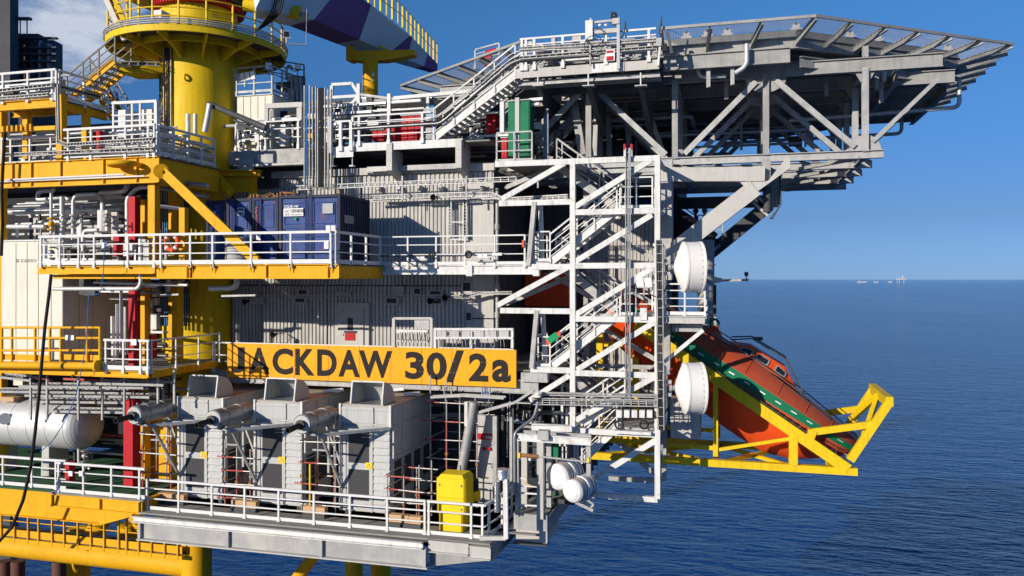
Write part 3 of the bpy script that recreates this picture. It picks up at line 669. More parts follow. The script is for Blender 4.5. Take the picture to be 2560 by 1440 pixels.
# landings
def landing(x0, x1, py, px, label, y0=YF + .12, y1=YB - .1):
    z = Z(px, py, YF) + .1; t = thing('landing', label, 'landing', V((x0, y0, z - .2)))
    part('floor_plate', MB().box((x0, y0, z - .04), (x1, y1, z)), 'galv', t)
    part('edge_channel', MB().channel((x0, y0 + .05, z - .14), (x1, y0 + .05, z - .14), .08, .18), 'white', t); return z
lz = {}
XLd0, XLd1 = CL + 1.2, X(1372, YF) 
for k, (side, py) in enumerate((('R', 527), ('L', 661), ('R', 797), ('L', 925), ('R', 1078))):
    nm = {527: 'top', 661: 'second', 797: 'third', 925: 'fourth', 1078: 'lowest'}[py]
    if side == 'R':
        z = landing(X(1545, YF), CRt - .12, py, 1590, '%s landing at the right inside the stair tower, under a white handrail' % nm)
        if py < 1000: rail([(X(1548, YF), YF + .2, z), (CRt - .2, YF + .2, z), (CRt - .2, YB - .2, z)], 'handrail round the %s right landing of the stair tower' % nm, gap=.75, toe=.1, pw=.05, top=.05, mid=.035)
    else:
        z = landing(XLd0, XLd1, py, 1340, '%s landing at the left inside the stair tower' % nm)
        rail([(XLd0 + .1, YB - .2, z), (XLd0 + .1, YF + .2, z), (XLd1, YF + .2, z)], 'handrail round the %s left landing of the stair tower' % nm, gap=.7, toe=.1, pw=.05, top=.05, mid=.035, posts=True)
    lz[py] = z
side = (0, 1, 0)
def fl(x0, z0, x1, z1, y, label, mt='white'): return flight((x0, y, z0), (x1, y, z1), side, label, n=10, mt=mt, rails=(0, 1), width=.95, str_h=.3)
xa, xb = X(1372, YF), X(1540, YF)
fl(xa, lz[661], xb, lz[527], YF + .22, 'near white stair flight rising right to the top landing of the tower')
fl(xa, lz[925], xb, lz[797], YF + .22, 'near white stair flight rising right to the third landing of the tower')
fl(X(1452, YF), lz[1078] + .05, X(1560, YF), Z(1560, 990, YF), YF + .22, 'near white stair flight with covered handrails low in the tower')
fl(X(1452, YF), Z(1452, 1155, YF), X(1540, YF), lz[1078], YF + .22, 'lowest stair flight running down from the tower base')
fl(xb, lz[527], xa, Z(1372, 400, YF), YF + 1.35, 'far shaded stair flight falling right from the tower top', 'galv')  # far flights take galv too, shade put into their colour
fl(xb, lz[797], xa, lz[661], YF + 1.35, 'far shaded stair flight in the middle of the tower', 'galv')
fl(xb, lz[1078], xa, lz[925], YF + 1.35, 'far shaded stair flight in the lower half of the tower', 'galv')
# vertical cable ladders on the tower
ladder_tray([P(1570, 370, 28.8), P(1570, 1010, 28.8)], 'long vertical cable ladder running down the middle of the stair tower', .16, wdir=(1, 0, 0), rung=.3, cables=3, mt='silencer', cm='silencer')
ladder_tray([P(1648, 600, 28.75), P(1652, 1075, 28.75)], 'vertical cable ladder on the right column of the stair tower', .22, wdir=(1, 0, 0), rung=.3, cables=4, mt='galv')
t = thing('cable_stop', 'pair of red and white sheave heads on top of the middle cable ladder', 'cable head', P(1570, 392, 28.8))
for dx in (-8, 9): part('head', MB().box(P(1570 + dx - 3, 392, 28.8), P(1570 + dx + 3, 375, 28.95)), 'white', t); part('red_cap', MB().box(P(1570 + dx - 3.5, 374, 28.78), P(1570 + dx + 3.5, 362, 28.97)), 'red', t)
ladder_tray([P(1330, 1003, 28.7), P(1645, 1008, 28.7)], 'level cable tray crossing the lower part of the stair tower', .22, rung=.25, cables=2, cm='galv')
ladder_tray([P(1345, 984, 28.8), P(1645, 990, 28.8)], 'thin level conduit rack just above the lower cable tray', .1, rung=.5, cables=1, cm='galv')
# outer platform carrying the upper dish
def dish(px, py, label, Y=29.2):
    c = P(px, py, Y); ax = V((math.cos(R(16)), math.sin(R(16)), 0)); r = .88
    t = thing('microwave_dish', label, 'microwave dish', c - V((0, 0, r)), 'white microwave dishes on the stair tower')
    part('back_cone', MB().lathe(c, ax, [(-.40, .10), (-.37, .18), (-.20, .62), (-.08, r - .03)], 40), 'dish', t)
    part('shroud', MB().lathe(c, ax, [(-.08, r - .02), (-.08, r + .015), (-.03, r + .015), (-.03, r), (.50, r), (.50, r + .02), (.55, r + .02), (.55, r - .03)], 48), 'dish', t)
    part('radome', MB().lathe(c, ax, [(.53, r - .02), (.56, 0)], 40), 'dish', t)
    m = MB()
    for k in range(26):
        a = 2 * math.pi * k / 26; n = V((-ax.y * math.cos(a), ax.x * math.cos(a), math.sin(a))); m.box(c + ax * .40 + n * (r + .004) - V((.015, .015, .015)), c + ax * .40 + n * (r + .004) + V((.015, .015, .015)))
    part('rivets', m, 'galv', t, stuff=True)
    part('hub', MB().lathe(c, ax, [(-.62, .05), (-.62, .13), (-.52, .13), (-.52, .09), (-.36, .09)], 14), 'galv', t)
    hp = c - ax * .62
    part('mount_pipe', MB().pipe([hp + V((-.5, 0, .78)), hp + V((-.12, 0, .78)), hp + V((-.12, 0, -1.3)), hp + V((-.5, 0, -1.3))], .068, 12, .14), 'white', t)
    for dz in (.22, -.22): part('clamp', MB().box(hp + V((-.26, -.1, dz - .06)), hp + V((.10, .1, dz + .06))), 'galv', t)
    part('cable', MB().pipe([c - ax * .6 + V((0, -.05, -.1)), c - ax * .62 + V((0, -.12, -.7)), c - ax * .9 + V((0, -.1, -1.1)), c - ax * 1.3 + V((0, 0, -.9))], .022, 6, .25), 'cable', t)
dish(1713, 668, 'upper of the two white drum shaped microwave dishes on the tower')
dish(1716, 970, 'lower of the two white drum shaped microwave dishes, in front of the lifeboat')
op = thing('outrigger_platform', 'small galvanised platform sticking out right of the tower below the upper dish', 'platform', P(1700, 820, 29.2))
zz = Z(1700, 792, 29.0); x0, x1 = CRt + .15, X(1762, 29)
part('floor_plate', MB().box((x0, 29.05, zz), (x1, 31.5, zz + .04)), 'deck', op); part('edge_beam', MB().ibeam((x0, 29.0, zz - .1), (x1, 29.0, zz - .1), .14, .26), 'wall_flat', op)
part('edge_beam', MB().ibeam((x1, 29.0, zz - .14), (x1, 31.6, zz - .14), .14, .26), 'galv', op); part('lower_beam', MB().beam((x0 + .3, 29.6, zz - .42), (x1 - .1, 29.6, zz - .42), .2, .25), 'galv', op)
part('brace', MB().beam(P(1758, 825, 29.3), P(1660, 905, 29.3), .12, .13), 'white', op)
part('column', MB().beam(P(1668, 808, 30), P(1668, 935, 30), .22, .3), 'galv', op)
rail([(x0 + .1, 29.05, zz + .04), (x1, 29.05, zz + .04), (x1, 31.4, zz + .04)], 'galvanised handrail of the small platform under the upper dish', gap=.9, toe=.12, pw=.055, top=.05, mid=.035, nm=3)
flood(P(1610, 738, 28.9), 'white floodlight pair on the tower beside the upper dish', group=None)
solo('junction_box', MB().box(P(1600, 800, 28.85), P(1618, 770, 29.0)), 'white', 'small white junction box on the third landing rail of the tower', 'junction box')
t = thing('cable_box_row', 'row of white cable boxes hanging under the tray at the base of the tower', 'box row', P(1540, 1045, 28.7))
for k in range(5): part('box', MB().box(P(1541 + k * 19, 1044, 28.7), P(1556 + k * 19, 1024, 28.9)), 'white', t)
for px in (1548, 1610): part('cable_coil', MB().torus(P(px, 1062, 28.75), (0, -1, 0), .14, .035, 16, 6), 'cable', t)
part('shelf', MB().box(P(1535, 1084, 28.7), P(1630, 1076, 29.1)), 'white', t)
# camera boom at the right
t = thing('camera_boom', 'short grey arm with a small camera sticking out right over the sea', 'camera arm', P(1782, 712, 34))
part('panel', MB().box(P(1783, 790, 34.2), P(1791, 712, 34.3)), 'dark_steel', t)
part('mount', MB().tube(P(1784, 700, 34), P(1806, 700, 34), .14, 12, .07), 'cream', t); part('arm', MB().beam(P(1800, 701, 34), P(1874, 700, 34), .06, .09), 'galv', t)
part('post', MB().beam(P(1866, 700, 34), P(1866, 686, 34), .05), 'galv', t); part('camera', MB().box(P(1861, 690, 33.9), P(1871, 680, 34.1)), 'dark_steel', t)
solo('bracket_plate', MB().box(P(1776, 820, 34.3), P(1791, 790, 34.5)).box(P(1760, 828, 34.3), P(1784, 814, 34.6)), 'galv', 'small galvanised bracket plate at the right edge behind the upper dish platform', 'bracket')
# black pipe and little platform behind the brace with two workers
cyl_pipe([P(1640, 520, 39), P(1775, 612, 39)], .62, 'thick black slanting pipe behind the pale support brace', 'cable', 0, flanges=False, n=24, name='flare_pipe')
rp = thing('rear_platform', 'small dark platform with rails seen behind the brace above the sea', 'platform', P(1770, 612, 39.5))
a = P(1700, 610, 39.5); b = P(1806, 596, 39.5)
part('floor', MB().box((a.x, 39.5, a.z), (b.x, 41.5, b.z)), 'dark_steel', rp); part('brace', MB().beam(P(1776, 632, 39.5), P(1800, 612, 39.5), .15), 'galv', rp)
rail([(X(1745, 39.5), 39.5, b.z), (b.x, 39.5, b.z)], 'dark handrail of the small platform behind the brace', mt='galv', toe=0, pw=.05, top=.05, mid=.04)
rail([(X(1650, 40), 40, Z(1650, 508, 40)), (X(1745, 40), 40, Z(1745, 575, 40))], 'dark sloping handrail above the thick black pipe', mt='dark_steel', toe=0, pw=.05, top=.06, h=.6, nm=1)
def person(hx, hy, Y, label, suit, hat, face=-1):
    top = P(hx, hy, Y); h = 1.78; g = top - V((0, 0, h)); t = thing('person', label, 'person', g)
    J = {'pel': (0, 0, .92), 'ch': (0, 0, 1.22), 'nk': (0, 0, 1.46), 'hd': (0, 0, 1.56), 'sl': (0, .2, 1.42), 'el': (.03 * face, .27, 1.14), 'hl': (.2 * face, .2, .98), 'sr': (0, -.2, 1.42), 'er': (.03 * face, -.27, 1.14), 'hr': (.2 * face, -.2, .98),
         'kl': (.02 * face, .1, .5), 'fl': (0, .1, .06), 'tl': (.16 * face, .1, .04), 'kr': (.05 * face, -.1, .5), 'fr': (0, -.1, .06), 'tr': (.16 * face, -.1, .04)}
    E = [('pel', 'ch'), ('ch', 'nk'), ('nk', 'hd'), ('nk', 'sl'), ('sl', 'el'), ('el', 'hl'), ('nk', 'sr'), ('sr', 'er'), ('er', 'hr'), ('pel', 'kl'), ('kl', 'fl'), ('fl', 'tl'), ('pel', 'kr'), ('kr', 'fr'), ('fr', 'tr')]
    rad = {'pel': .16, 'ch': .17, 'nk': .07, 'hd': .07, 'sl': .08, 'sr': .08, 'el': .055, 'er': .055, 'hl': .04, 'hr': .04, 'kl': .075, 'kr': .075, 'fl': .055, 'fr': .055, 'tl': .045, 'tr': .045}
    ks = list(J); me = bpy.data.meshes.new('body'); me.from_pydata([J[k] for k in ks], [(ks.index(a), ks.index(b)) for a, b in E], []); me.skin_vertices or None
    o = bpy.data.objects.new('body', me); COL.objects.link(o); o.parent = t; me.materials.append(MAT[suit]); WL[o.name] = g
    sk = o.modifiers.new('skin', 'SKIN'); 
    if not me.skin_vertices: me.attributes
    for i, k in enumerate(ks): me.skin_vertices[0].data[i].radius = (rad[k], rad[k]); me.skin_vertices[0].data[i].use_root = (k == 'pel')
    o.modifiers.new('sub', 'SUBSURF').render_levels = 1
    hc = g + V((.01 * face, 0, 1.64))
    part('head', MB().sphere(hc, .105, 12, 8, (1, .8, 1.2)).sphere(hc + V((.105 * face, 0, -.01)), .02, 6, 4).sphere(hc + V((0, .085, 0)), .025, 6, 4).sphere(hc + V((0, -.085, 0)), .025, 6, 4), 'skin', t)
    part('helmet', MB().sphere(hc + V((0, 0, .06)), .135, 14, 8, (1.05, .9, .8)).box(hc + V((.08 * face, -.09, .055)), hc + V((.2 * face, .09, .075))), hat, t)
person(1740, 523, 39.9, 'person in dark overalls and dark helmet standing behind the pale brace', 'navy', 'cable')
person(1761, 522, 40.4, 'person in high visibility jacket and grey helmet half hidden behind the pale brace', 'hv', 'galv', 1)

# ================================================================== lifeboat and its yellow launching ramp
YN, YFr = 31.6, 35.2
rm = thing('launch_ramp', 'yellow steel launching ramp reaching out over the sea around the orange lifeboat', 'launch ramp', P(2145, 1195, YN))
def rb2(name, a, b, w, h, Y, Y2=None): return part(name, MB().beam(P(a[0], a[1], Y), P(b[0], b[1], Y if Y2 is None else Y2), w, h), 'crane_yellow', rm)
def rz(a, Y):  # the same point moved back to the far frame keeps its X and Z
    p = P(a[0], a[1], YN); return V((p.x, Y, p.z))
def both(name, a, b, w, h):
    for Y in (YN, YFr): part(name, MB().beam(rz(a, Y), rz(b, Y), w, h), 'crane_yellow', rm)
both('bottom_chord', (1462, 1137), (2143, 1179), .26, .26)
both('slide_rail', (1590, 810), (2120, 1172), .30, .40)
both('ramp_post', (1789, 955), (1789, 1140), .18, .22)
both('ramp_post', (1983, 1085), (1983, 1160), .30, .34)
both('end_post', (2125, 1150), (2224, 1003), .22, .28)
both('side_arm', (2028, 1080), (2183, 1060), .16, .24)
both('kicker', (2020, 1105), (2032, 1075), .26, .3)
both('upper_chord', (1462, 1095), (1789, 1120), .14, .16)
part('top_cross_beam', MB().beam(rz((2222, 1003), YN - .15), rz((2222, 1003), YFr + .15), .26, .34), 'crane_yellow', rm)
part('end_brace', MB().beam(rz((2215, 1006), (YN + YFr) / 2), rz((2160, 1090), YFr), .16, .2), 'crane_yellow', rm)
part('end_brace', MB().beam(rz((2215, 1006), (YN + YFr) / 2), rz((2160, 1090), YN), .16, .2), 'crane_yellow', rm)
for px in (1560, 1789, 1983, 2080): 
    z = rz((px, 1137 + (px - 1462) * .0617), YN); part('cross_beam', MB().beam(z, V((z.x, YFr, z.z)), .16, .2), 'crane_yellow', rm)
for a, b in (((1470, 1140), (1789, 1158)), ((1789, 1158), (1983, 1168))):
    p = rz(a, YN); q = rz(b, YFr); part('plan_brace', MB().beam(p, q, .13, .15), 'crane_yellow', rm); part('plan_brace', MB().beam(V((p.x, YFr, p.z + .002)), V((q.x, YN, q.z + .002)), .12, .14), 'crane_yellow', rm)
part('diagonal', MB().beam(rz((1789, 1125), YN), rz((1983, 1095), YN), .1, .12), 'crane_yellow', rm)
m = MB()
for k in range(26): p = P(1600 + k * 16.5, 800 + k * 16.5 * .683 - 2, YN); m.box(p + V((-.04, -.1, 0)), p + V((.04, .1, .05)))
m.pipe([P(1600, 797, YN - .1), P(2020, 1083, YN - .1)], .02, 6); part('guide_cable', m, 'dark_steel', rm, stuff=True)
for i in range(3):
    p = rz((1470, 1095 + i * 2), YN)
ry = thing('ramp_tower', 'shaded yellow uprights of the lifeboat ramp behind the stair tower', 'frame', P(1500, 1137, 33))
for px in (1500, 1590): part('upright', MB().beam(P(px, 1110, 33), P(px, 800, 33), .25, .3), 'crane_yellow', ry)
for py in (860, 960, 1050): part('cross_bar', MB().beam(P(1500, py, 33), P(1590, py, 33), .15, .2), 'crane_yellow', ry)

# lifeboat: local axis s along the boat (stern to bow, pointing down right), h up from it, y across
A = P(1545, 752, 33.4); B = P(2141, 1122, 33.4); AX = (B - A); BL = AX.length; AX.normalize(); UPB = V((-AX.z, 0, AX.x)); YY = V((0, 1, 0))
def bp(s, y, h): return A + AX * (s * BL) + YY * y + UPB * h
lb = thing('lifeboat', 'orange free fall lifeboat with green stripe sliding nose down on the yellow ramp', 'lifeboat', A + V((0, 0, -1)))
ST = [0, .08, .2, .35, .5, .62, .74, .84, .92, .97, 1.0]
def hw(s): return 1.5 * (1 if s < .62 else max(.0, 1 - ((s - .62) / .40) ** 2.6) ** .6 if s < 1 else .04)
def keel(s):
    K = [(0, -1.35), (.15, -1.7), (.4, -1.95), (.62, -2.05), (.74, -2.05), (.84, -1.65), (.93, -.95), (.98, -.45), (1.0, -.15)]
    for (a, b), (c, d) in zip(K, K[1:]):
        if s <= c: return b + (d - b) * (s - a) / (c - a)
    return -.1
def deckh(s): return .90 if s < .5 else .90 - (s - .5) ** 1.3 * 1.55
def ringpts(s):
    w_ = hw(s) + .03; k = keel(s); d = max(deckh(s), .06)
    return [(0, k), (-w_ * .50, k * .80), (-w_ * .88, k * .38), (-w_, -.30), (-w_, -.10), (-w_, .32 * min(1, d)), (-w_ * .96, .40 * min(1, d)), (-w_ * .70, d * .96), (-w_ * .62, d), (0, d + .05)]
def hull(i0, i1, mt, name, off=0.0, s0=0, s1=1, n=30):
    mb = MB(); ss = [s0 + (s1 - s0) * k / n for k in range(n + 1)]
    for sg in (1, -1):
        vs = []
        for s in ss:
            rp_ = ringpts(s)[i0:i1 + 1]; vs += [bp(s, sg * (y - off if y else 0), h) for y, h in rp_]
        w_ = i1 - i0 + 1
        mb.add(vs, [(k * w_ + j, k * w_ + j + 1, (k + 1) * w_ + j + 1, (k + 1) * w_ + j) for k in range(n) for j in range(w_ - 1)], True)
    return part(name, mb, mt, lb)
hull(0, 9, 'orange', 'hull')
hull(3, 6, 'orange_faded_shade', 'rubbing_band', .03); hull(6, 8, 'orange_faded_shade', 'upper_side', .006)  # shade of the sloping upper side put into these bands
hull(4, 5, 'green', 'stripe', .045, 0.0, .97)
m = MB().add([bp(0, y, h) for y, h in ringpts(0)] + [bp(0, -y, h) for y, h in reversed(ringpts(0)[1:-1])], [tuple(range(18))]); part('transom', m, 'orange', lb)
for k in range(15):
    s = .05 + k * .0615; e = .022
    def q(s_, h_, o_=.052): return bp(s_, -(hw(s_) + .03 + o_), h_)
    d0 = min(1, deckh(s)); part('dash_mark', MB().add([q(s, .08 * d0), q(s + e, .08 * d0), q(s + e, .13 * d0), q(s, .13 * d0)], [(0, 1, 2, 3)]), 'white_print', lb)
for k in range(10):
    s = .12 + k * .072; e = .02; 
    def q2(s_, f_): 
        w_ = hw(s_) + .03; d_ = max(deckh(s_), .06); a_ = (-w_ * .96, .40 * min(1, d_)); b_ = (-w_ * .70, d_ * .96); return bp(s_, a_[0] + (b_[0] - a_[0]) * f_ - .012, a_[1] + (b_[1] - a_[1]) * f_)
    part('grab_line', MB().add([q2(s, .33), q2(s + e, .33), q2(s + e, .37), q2(s, .37)], [(0, 1, 2, 3)]), 'orange_faded_shade', lb)
for s_ in (.14, .27, .40, .53, .66, .77, .87):
    r_ = [bp(s_, -(abs(y) + .012 if y else 0), h + (.012 if h > 0 else 0)) for y, h in ringpts(s_)[6:10]]; part('moulded_seam', MB().pipe(r_, .018, 5), 'orange_faded_shade', lb)
part('gunwale', MB().pipe([bp(k_ / 20 * .97, -((hw(k_ / 20 * .97) + .03) * .66), max(deckh(k_ / 20 * .97), .06) * .985) for k_ in range(21)], .035, 6), 'dark_steel', lb)
# wheelhouse
def cab(s, y, h): return bp(s, y, h)
cs = [(.43, .90, .85), (.50, 1.28, .66), (.64, 1.28, .64), (.73, .68, .74)]
m = MB(); vs = []
for s, h, w_ in cs: vs += [cab(s, -w_, h), cab(s, w_, h), cab(s, -1.0, .70 if s > .65 else .85), cab(s, 1.0, .70 if s > .65 else .85)]
m.add(vs, [(0, 4, 5, 1), (4, 8, 9, 5), (8, 12, 13, 9), (2, 6, 4, 0), (6, 10, 8, 4), (10, 14, 12, 8), (1, 5, 7, 3), (5, 9, 11, 7), (9, 13, 15, 11), (0, 1, 3, 2), (12, 14, 15, 13)])
wh = part('wheelhouse', m, 'orange', lb)
def wpt(s, f):
    for (s0, h0, w0), (s1, h1, w1) in zip(cs, cs[1:]):
        if s0 <= s <= s1: u = (s - s0) / (s1 - s0); h_ = h0 + (h1 - h0) * u; w_ = w0 + (w1 - w0) * u; b_ = .85; return bp(s, -(1.0 + (w_ - 1.0) * f) - .02, b_ + (h_ - b_) * f)
for s0, s1 in ((.475, .52), (.535, .585), (.61, .655)):
    c = [wpt(s0, .25), wpt(s1, .25), wpt(s1, .82), wpt(s0, .82)]; fr = part('window', MB().prism([c[0].lerp(c[1], .12), c[0].lerp(c[1], .88), c[1].lerp(c[2], .15), c[1].lerp(c[2], .85), c[2].lerp(c[3], .12), c[2].lerp(c[3], .88), c[3].lerp(c[0], .15), c[3].lerp(c[0], .85)], (0, -.03, .01)), 'galv', wh)
    g = [(a_ - (c[0] + c[1] + c[2] + c[3]) / 4) * .74 + (c[0] + c[1] + c[2] + c[3]) / 4 + V((0, -.045, .012)) for a_ in c]; part('pane', MB().add([g[0].lerp(g[1], .1), g[0].lerp(g[1], .9), g[1].lerp(g[2], .1), g[1].lerp(g[2], .9), g[2].lerp(g[3], .1), g[2].lerp(g[3], .9), g[3].lerp(g[0], .1), g[3].lerp(g[0], .9)], [tuple(range(8))]), 'glass', wh)
m = MB()
for sg in (-1, 1):
    m.pipe([bp(s, sg * (max(hw(s), .12) * .74), deckh(s) + .12) for s in (.10, .25, .42, .62, .74, .84, .93, .985)], .025, 6)
    m.pipe([bp(.43, sg * .8, 1.1), bp(.49, sg * .62, 1.55), bp(.63, sg * .62, 1.55), bp(.74, sg * .8, .8)], .03, 6)
part('grab_rails', m, 'dark_steel', lb, stuff=True)
part('beacon', MB().box(bp(.50, -.3, 1.5), bp(.522, .1, 1.78)), 'dark_steel', lb); part('lifting_eye', MB().torus(bp(.35, 0, 1.25), (0, 1, 0), .17, .05, 16, 6), 'green', lb)
part('hook_post', MB().prism([bp(.34, -.1, .98), bp(.40, -.1, .98), bp(.36, -.1, 1.25)], (0, .2, 0)), 'orange', lb)
rings = [(.885, -.42), (.925, -.62), (.972, -.55)]
for s, h in rings: part('fender_eye', MB().torus(bp(s, -(hw(s) * .9 + .05), h * .7), (0, 1, 0), .09, .035, 14, 6), 'white', lb)
al = V((AX.x, 0, AX.z)); 
def bowtext(tx, s, h, w_, hh):
    o_ = bp(s, -(hw(s) + .10), h); e_ = bp(s + w_ / BL, -(hw(s + w_ / BL) + .10), h); axx = (e_ - o_).normalized(); text('lettering', tx, o_, w_, hh, 'black_print', lb, .01, axis=axx, out=V((0, -1, 0)), up=UPB)
bowtext('JACKDAW WHP', .862, -.30, 1.0, .13); bowtext('7.25 X 2.98 X 1.77', .855, -.50, 1.05, .13); bowtext('31P', .895, -.70, .3, .12)

# ================================================================== the yellow sign
sg = thing('platform_sign', 'long yellow sign reading JACKDAW 30/2a in dark letters', 'sign', P(568, 945, 28.85))
ys = 28.85; xs0, xs1 = X(568, ys), X(1291, ys); z1 = (Z(568, 858, ys) + Z(1291, 875, ys)) / 2; z0 = (Z(568, 943, ys) + Z(1291, 969, ys)) / 2
pxs = [568, 652, 736, 821, 899, 977, 1054, 1130, 1210, 1291]
for a, b in zip(pxs, pxs[1:]): part('sign_panel', MB().box((X(a, ys) + .008, ys, z0), (X(b, ys) - .008, ys + .05, z1)), 'sign_yellow', sg)
part('back_frame', MB().beam((xs0 + .1, ys + .12, z1 - .2), (xs1 - .1, ys + .12, z1 - .2), .1).beam((xs0 + .1, ys + .12, z0 + .2), (xs1 - .1, ys + .12, z0 + .2), .1), 'galv', sg)
bm_ = MB()
for px_ in pxs[1:-1]:
    for f in (.06, .35, .65, .94):
        for dx in (-.07, .07): c_ = V((X(px_, ys) + dx, ys, z0 + (z1 - z0) * f)); bm_.tube(c_, c_ + V((0, -.012, 0)), .016, 6)
part('bolts', bm_, 'galv', sg, stuff=True)
gl = [('J', 580, 612), ('A', 622, 674), ('C', 681, 733), ('K', 738, 787), ('D', 793, 842), ('A', 846, 900), ('W', 897, 981), ('3', 1013, 1060), ('0', 1066, 1117), ('/', 1114, 1160), ('2', 1172, 1221), ('a', 1230, 1277)]
def tz(px, f):   # letter heights measured on the photograph, 0 bottom 1 top
    return z0 + (z1 - z0) * (.13 + .76 * f)
hcap = tz(0, 1) - tz(0, 0)
for ch, a, b in gl:
    xa_, xb_ = X(a, ys), X(b, ys); zz0, hh = tz(0, 0), hcap
    if ch == 'a': hh = hcap * .80
    if ch == '/': zz0 -= .07; hh += .16
    text('letter', ch, V((xa_, ys, zz0)), xb_ - xa_, hh, 'sign_black', sg, .036, ext=.004, label=None)
# ================================================================== yellow process module: decks, posts, brace
def ydeck(label, xa, xb, y0, y1, ztop, hgt, xret=None, mt='yellow', plate=True, thick=.06):
    t = thing('deck', label, 'deck', V((xa, y0, ztop - hgt)))
    if plate: part('deck_plate', MB().box((xa, y0 + .1, ztop - .05), (xb, y1, ztop)), 'deck', t)
    part('edge_beam', MB().ibeam((xa, y0, ztop - hgt / 2), (xb, y0, ztop - hgt / 2), .2, hgt, .03, .03), mt, t)
    part('end_beam', MB().ibeam((xb - .1, y0 + .12, ztop - hgt / 2), (xb - .1, y1, ztop - hgt / 2), .2, hgt * .98, .03, .03), mt, t)
    n = max(2, int((y1 - y0) / 1.0)); m = MB()
    for i in range(1, n): m.ibeam((xa, y0 + (y1 - y0) * i / n, ztop - .2), (xb - .2, y0 + (y1 - y0) * i / n, ztop - .2), .12, .24)
    part('floor_beams', m, mt, t, stuff=True)
    return t
def stiff(t, px, Y, zt_, h_, mt='yellow'):
    x = X(px, Y); part('stiffener', MB().box((x - .012, Y - .098, zt_ - h_ + .03), (x + .012, Y + .09, zt_ - .03)), mt, t)
xc0, xc1 = X(392, 25.3), X(848, 25.3)
cd = ydeck('yellow container deck with white handrail carrying the blue containers', xc0, xc1, 25.3, 29.0, D2, .50)
for px in (470, 478, 668, 822): stiff(cd, px, 25.3, D2, .5)
for px in (400, 476, 532, 628, 727, 826):
    x = X(px, 25.2); part('rail_bracket', MB().prism([(x - .012, 25.2, D2), (x - .012, 25.06, D2 + .02), (x - .012, 25.2, D2 - .28)], (.024, 0, 0)), 'yellow', cd)
rail([(xc0 - .05, 25.18, D2), (xc1 - .25, 25.18, D2)], 'white handrail along the front of the yellow container deck', toe=.15, top=.088, pw=.068, mid=.042, post_pts=[V((X(p, 25.18), 25.18, D2)) for p in (402, 476, 532, 628, 727, 827)])
rail([(xc1 - .15, 25.3, D2), (xc1 - .15, 28.9, D2)], 'shaded handrail along the right end of the container deck', mt='rail', toe=.14, top=.09, pw=.07, gap=1.1)
ld = ydeck('small yellow deck with pipes and valves left of the container deck', X(95, 25.3), X(388, 25.3), 25.3, 29.5, D2 - .02, .30)
rail([(X(98, 25.2), 25.2, D2), (X(390, 25.2), 25.2, D2)], 'white handrail in front of the pipes and valves', toe=.15, top=.088, pw=.068, mid=.042, post_pts=[V((X(p, 25.2), 25.2, D2)) for p in (103, 150, 197, 236, 320, 386)])
part('under_beam', MB().beam((X(135, 25.6), 25.6, D2 - .42), (X(392, 25.6), 25.6, D2 - .42), .1, .16), 'yellow', ld)
for px, wd, yt, lb in ((385, .30, 440, 'lit yellow post carrying the upper deck, beside the lifebuoy'), (461, .24, 520, 'thin yellow post under the slanting brace')):
    x = X(px, 25.75); solo('post', MB().box((x - wd / 2, 25.6, D2 + .01), (x + wd / 2, 25.6 + wd, Z(px, yt, 25.75))), 'yellow', lb, 'post')
br = thing('slanting_brace', 'yellow slanting brace from the upper deck corner down to the container deck', 'brace', P(645, 645, 25.5))
part('brace', MB().beam(P(404, 425, 25.5), P(652, 662, 25.5), .12, .36), 'yellow', br)
part('knuckle_plate', MB().tube(P(403, 428, 25.38), P(403, 428, 25.62), .27, 20), 'yellow', br); part('pin', MB().tube(P(403, 428, 25.33), P(403, 428, 25.67), .06, 12), 'yellow', br)
# upper yellow deck D1
xd0, xd1 = X(-40, 25.5), X(398, 25.5)
ud = ydeck('upper yellow deck with a deep girder at the left', xd0, xd1, 25.5, 29.2, D1 - .05, .98)
for px in (35, 82, 155, 262, 345): stiff(ud, px, 25.5, D1 - .05, .98)
part('lower_strip', MB().beam((xd0, 25.35, D1 - .78), (xd1 - .5, 25.35, D1 - .78), .05, .05), 'rail', ud)
solo('lifting_ring', MB().torus(P(310, 411, 25.15), (0, 0, 1), .50, .10, 28, 10), 'yellow', 'yellow bumper ring lying flat against the upper yellow girder', 'bumper ring')
solo('ring_arm', MB().beam(P(310, 411, 25.2), P(310, 411, 25.5), .1, .16), 'yellow', 'short arm holding the yellow bumper ring', 'bracket')
rail([(X(160, 25.45), 25.45, D1), (X(388, 25.45), 25.45, D1)], 'white handrail on the front of the upper yellow deck', toe=.16, top=.088, pw=.068, post_pts=[V((X(p, 25.45), 25.45, D1)) for p in (171, 228, 314, 371, 386)])
rail([(xd1 - .1, 25.6, D1), (xd1 - .1, 28.9, D1)], 'grey handrail on the right end of the upper yellow deck beside the crane column', toe=.14, top=.082, pw=.07, gap=.9)
rail([(X(-20, 26.4), 26.4, D1), (X(158, 26.4), 26.4, D1)], 'white handrail at the far left of the upper yellow deck', toe=.14, top=.09, pw=.068, post_pts=[V((X(p, 26.4), 26.4, D1)) for p in (5, 27, 75, 127)])
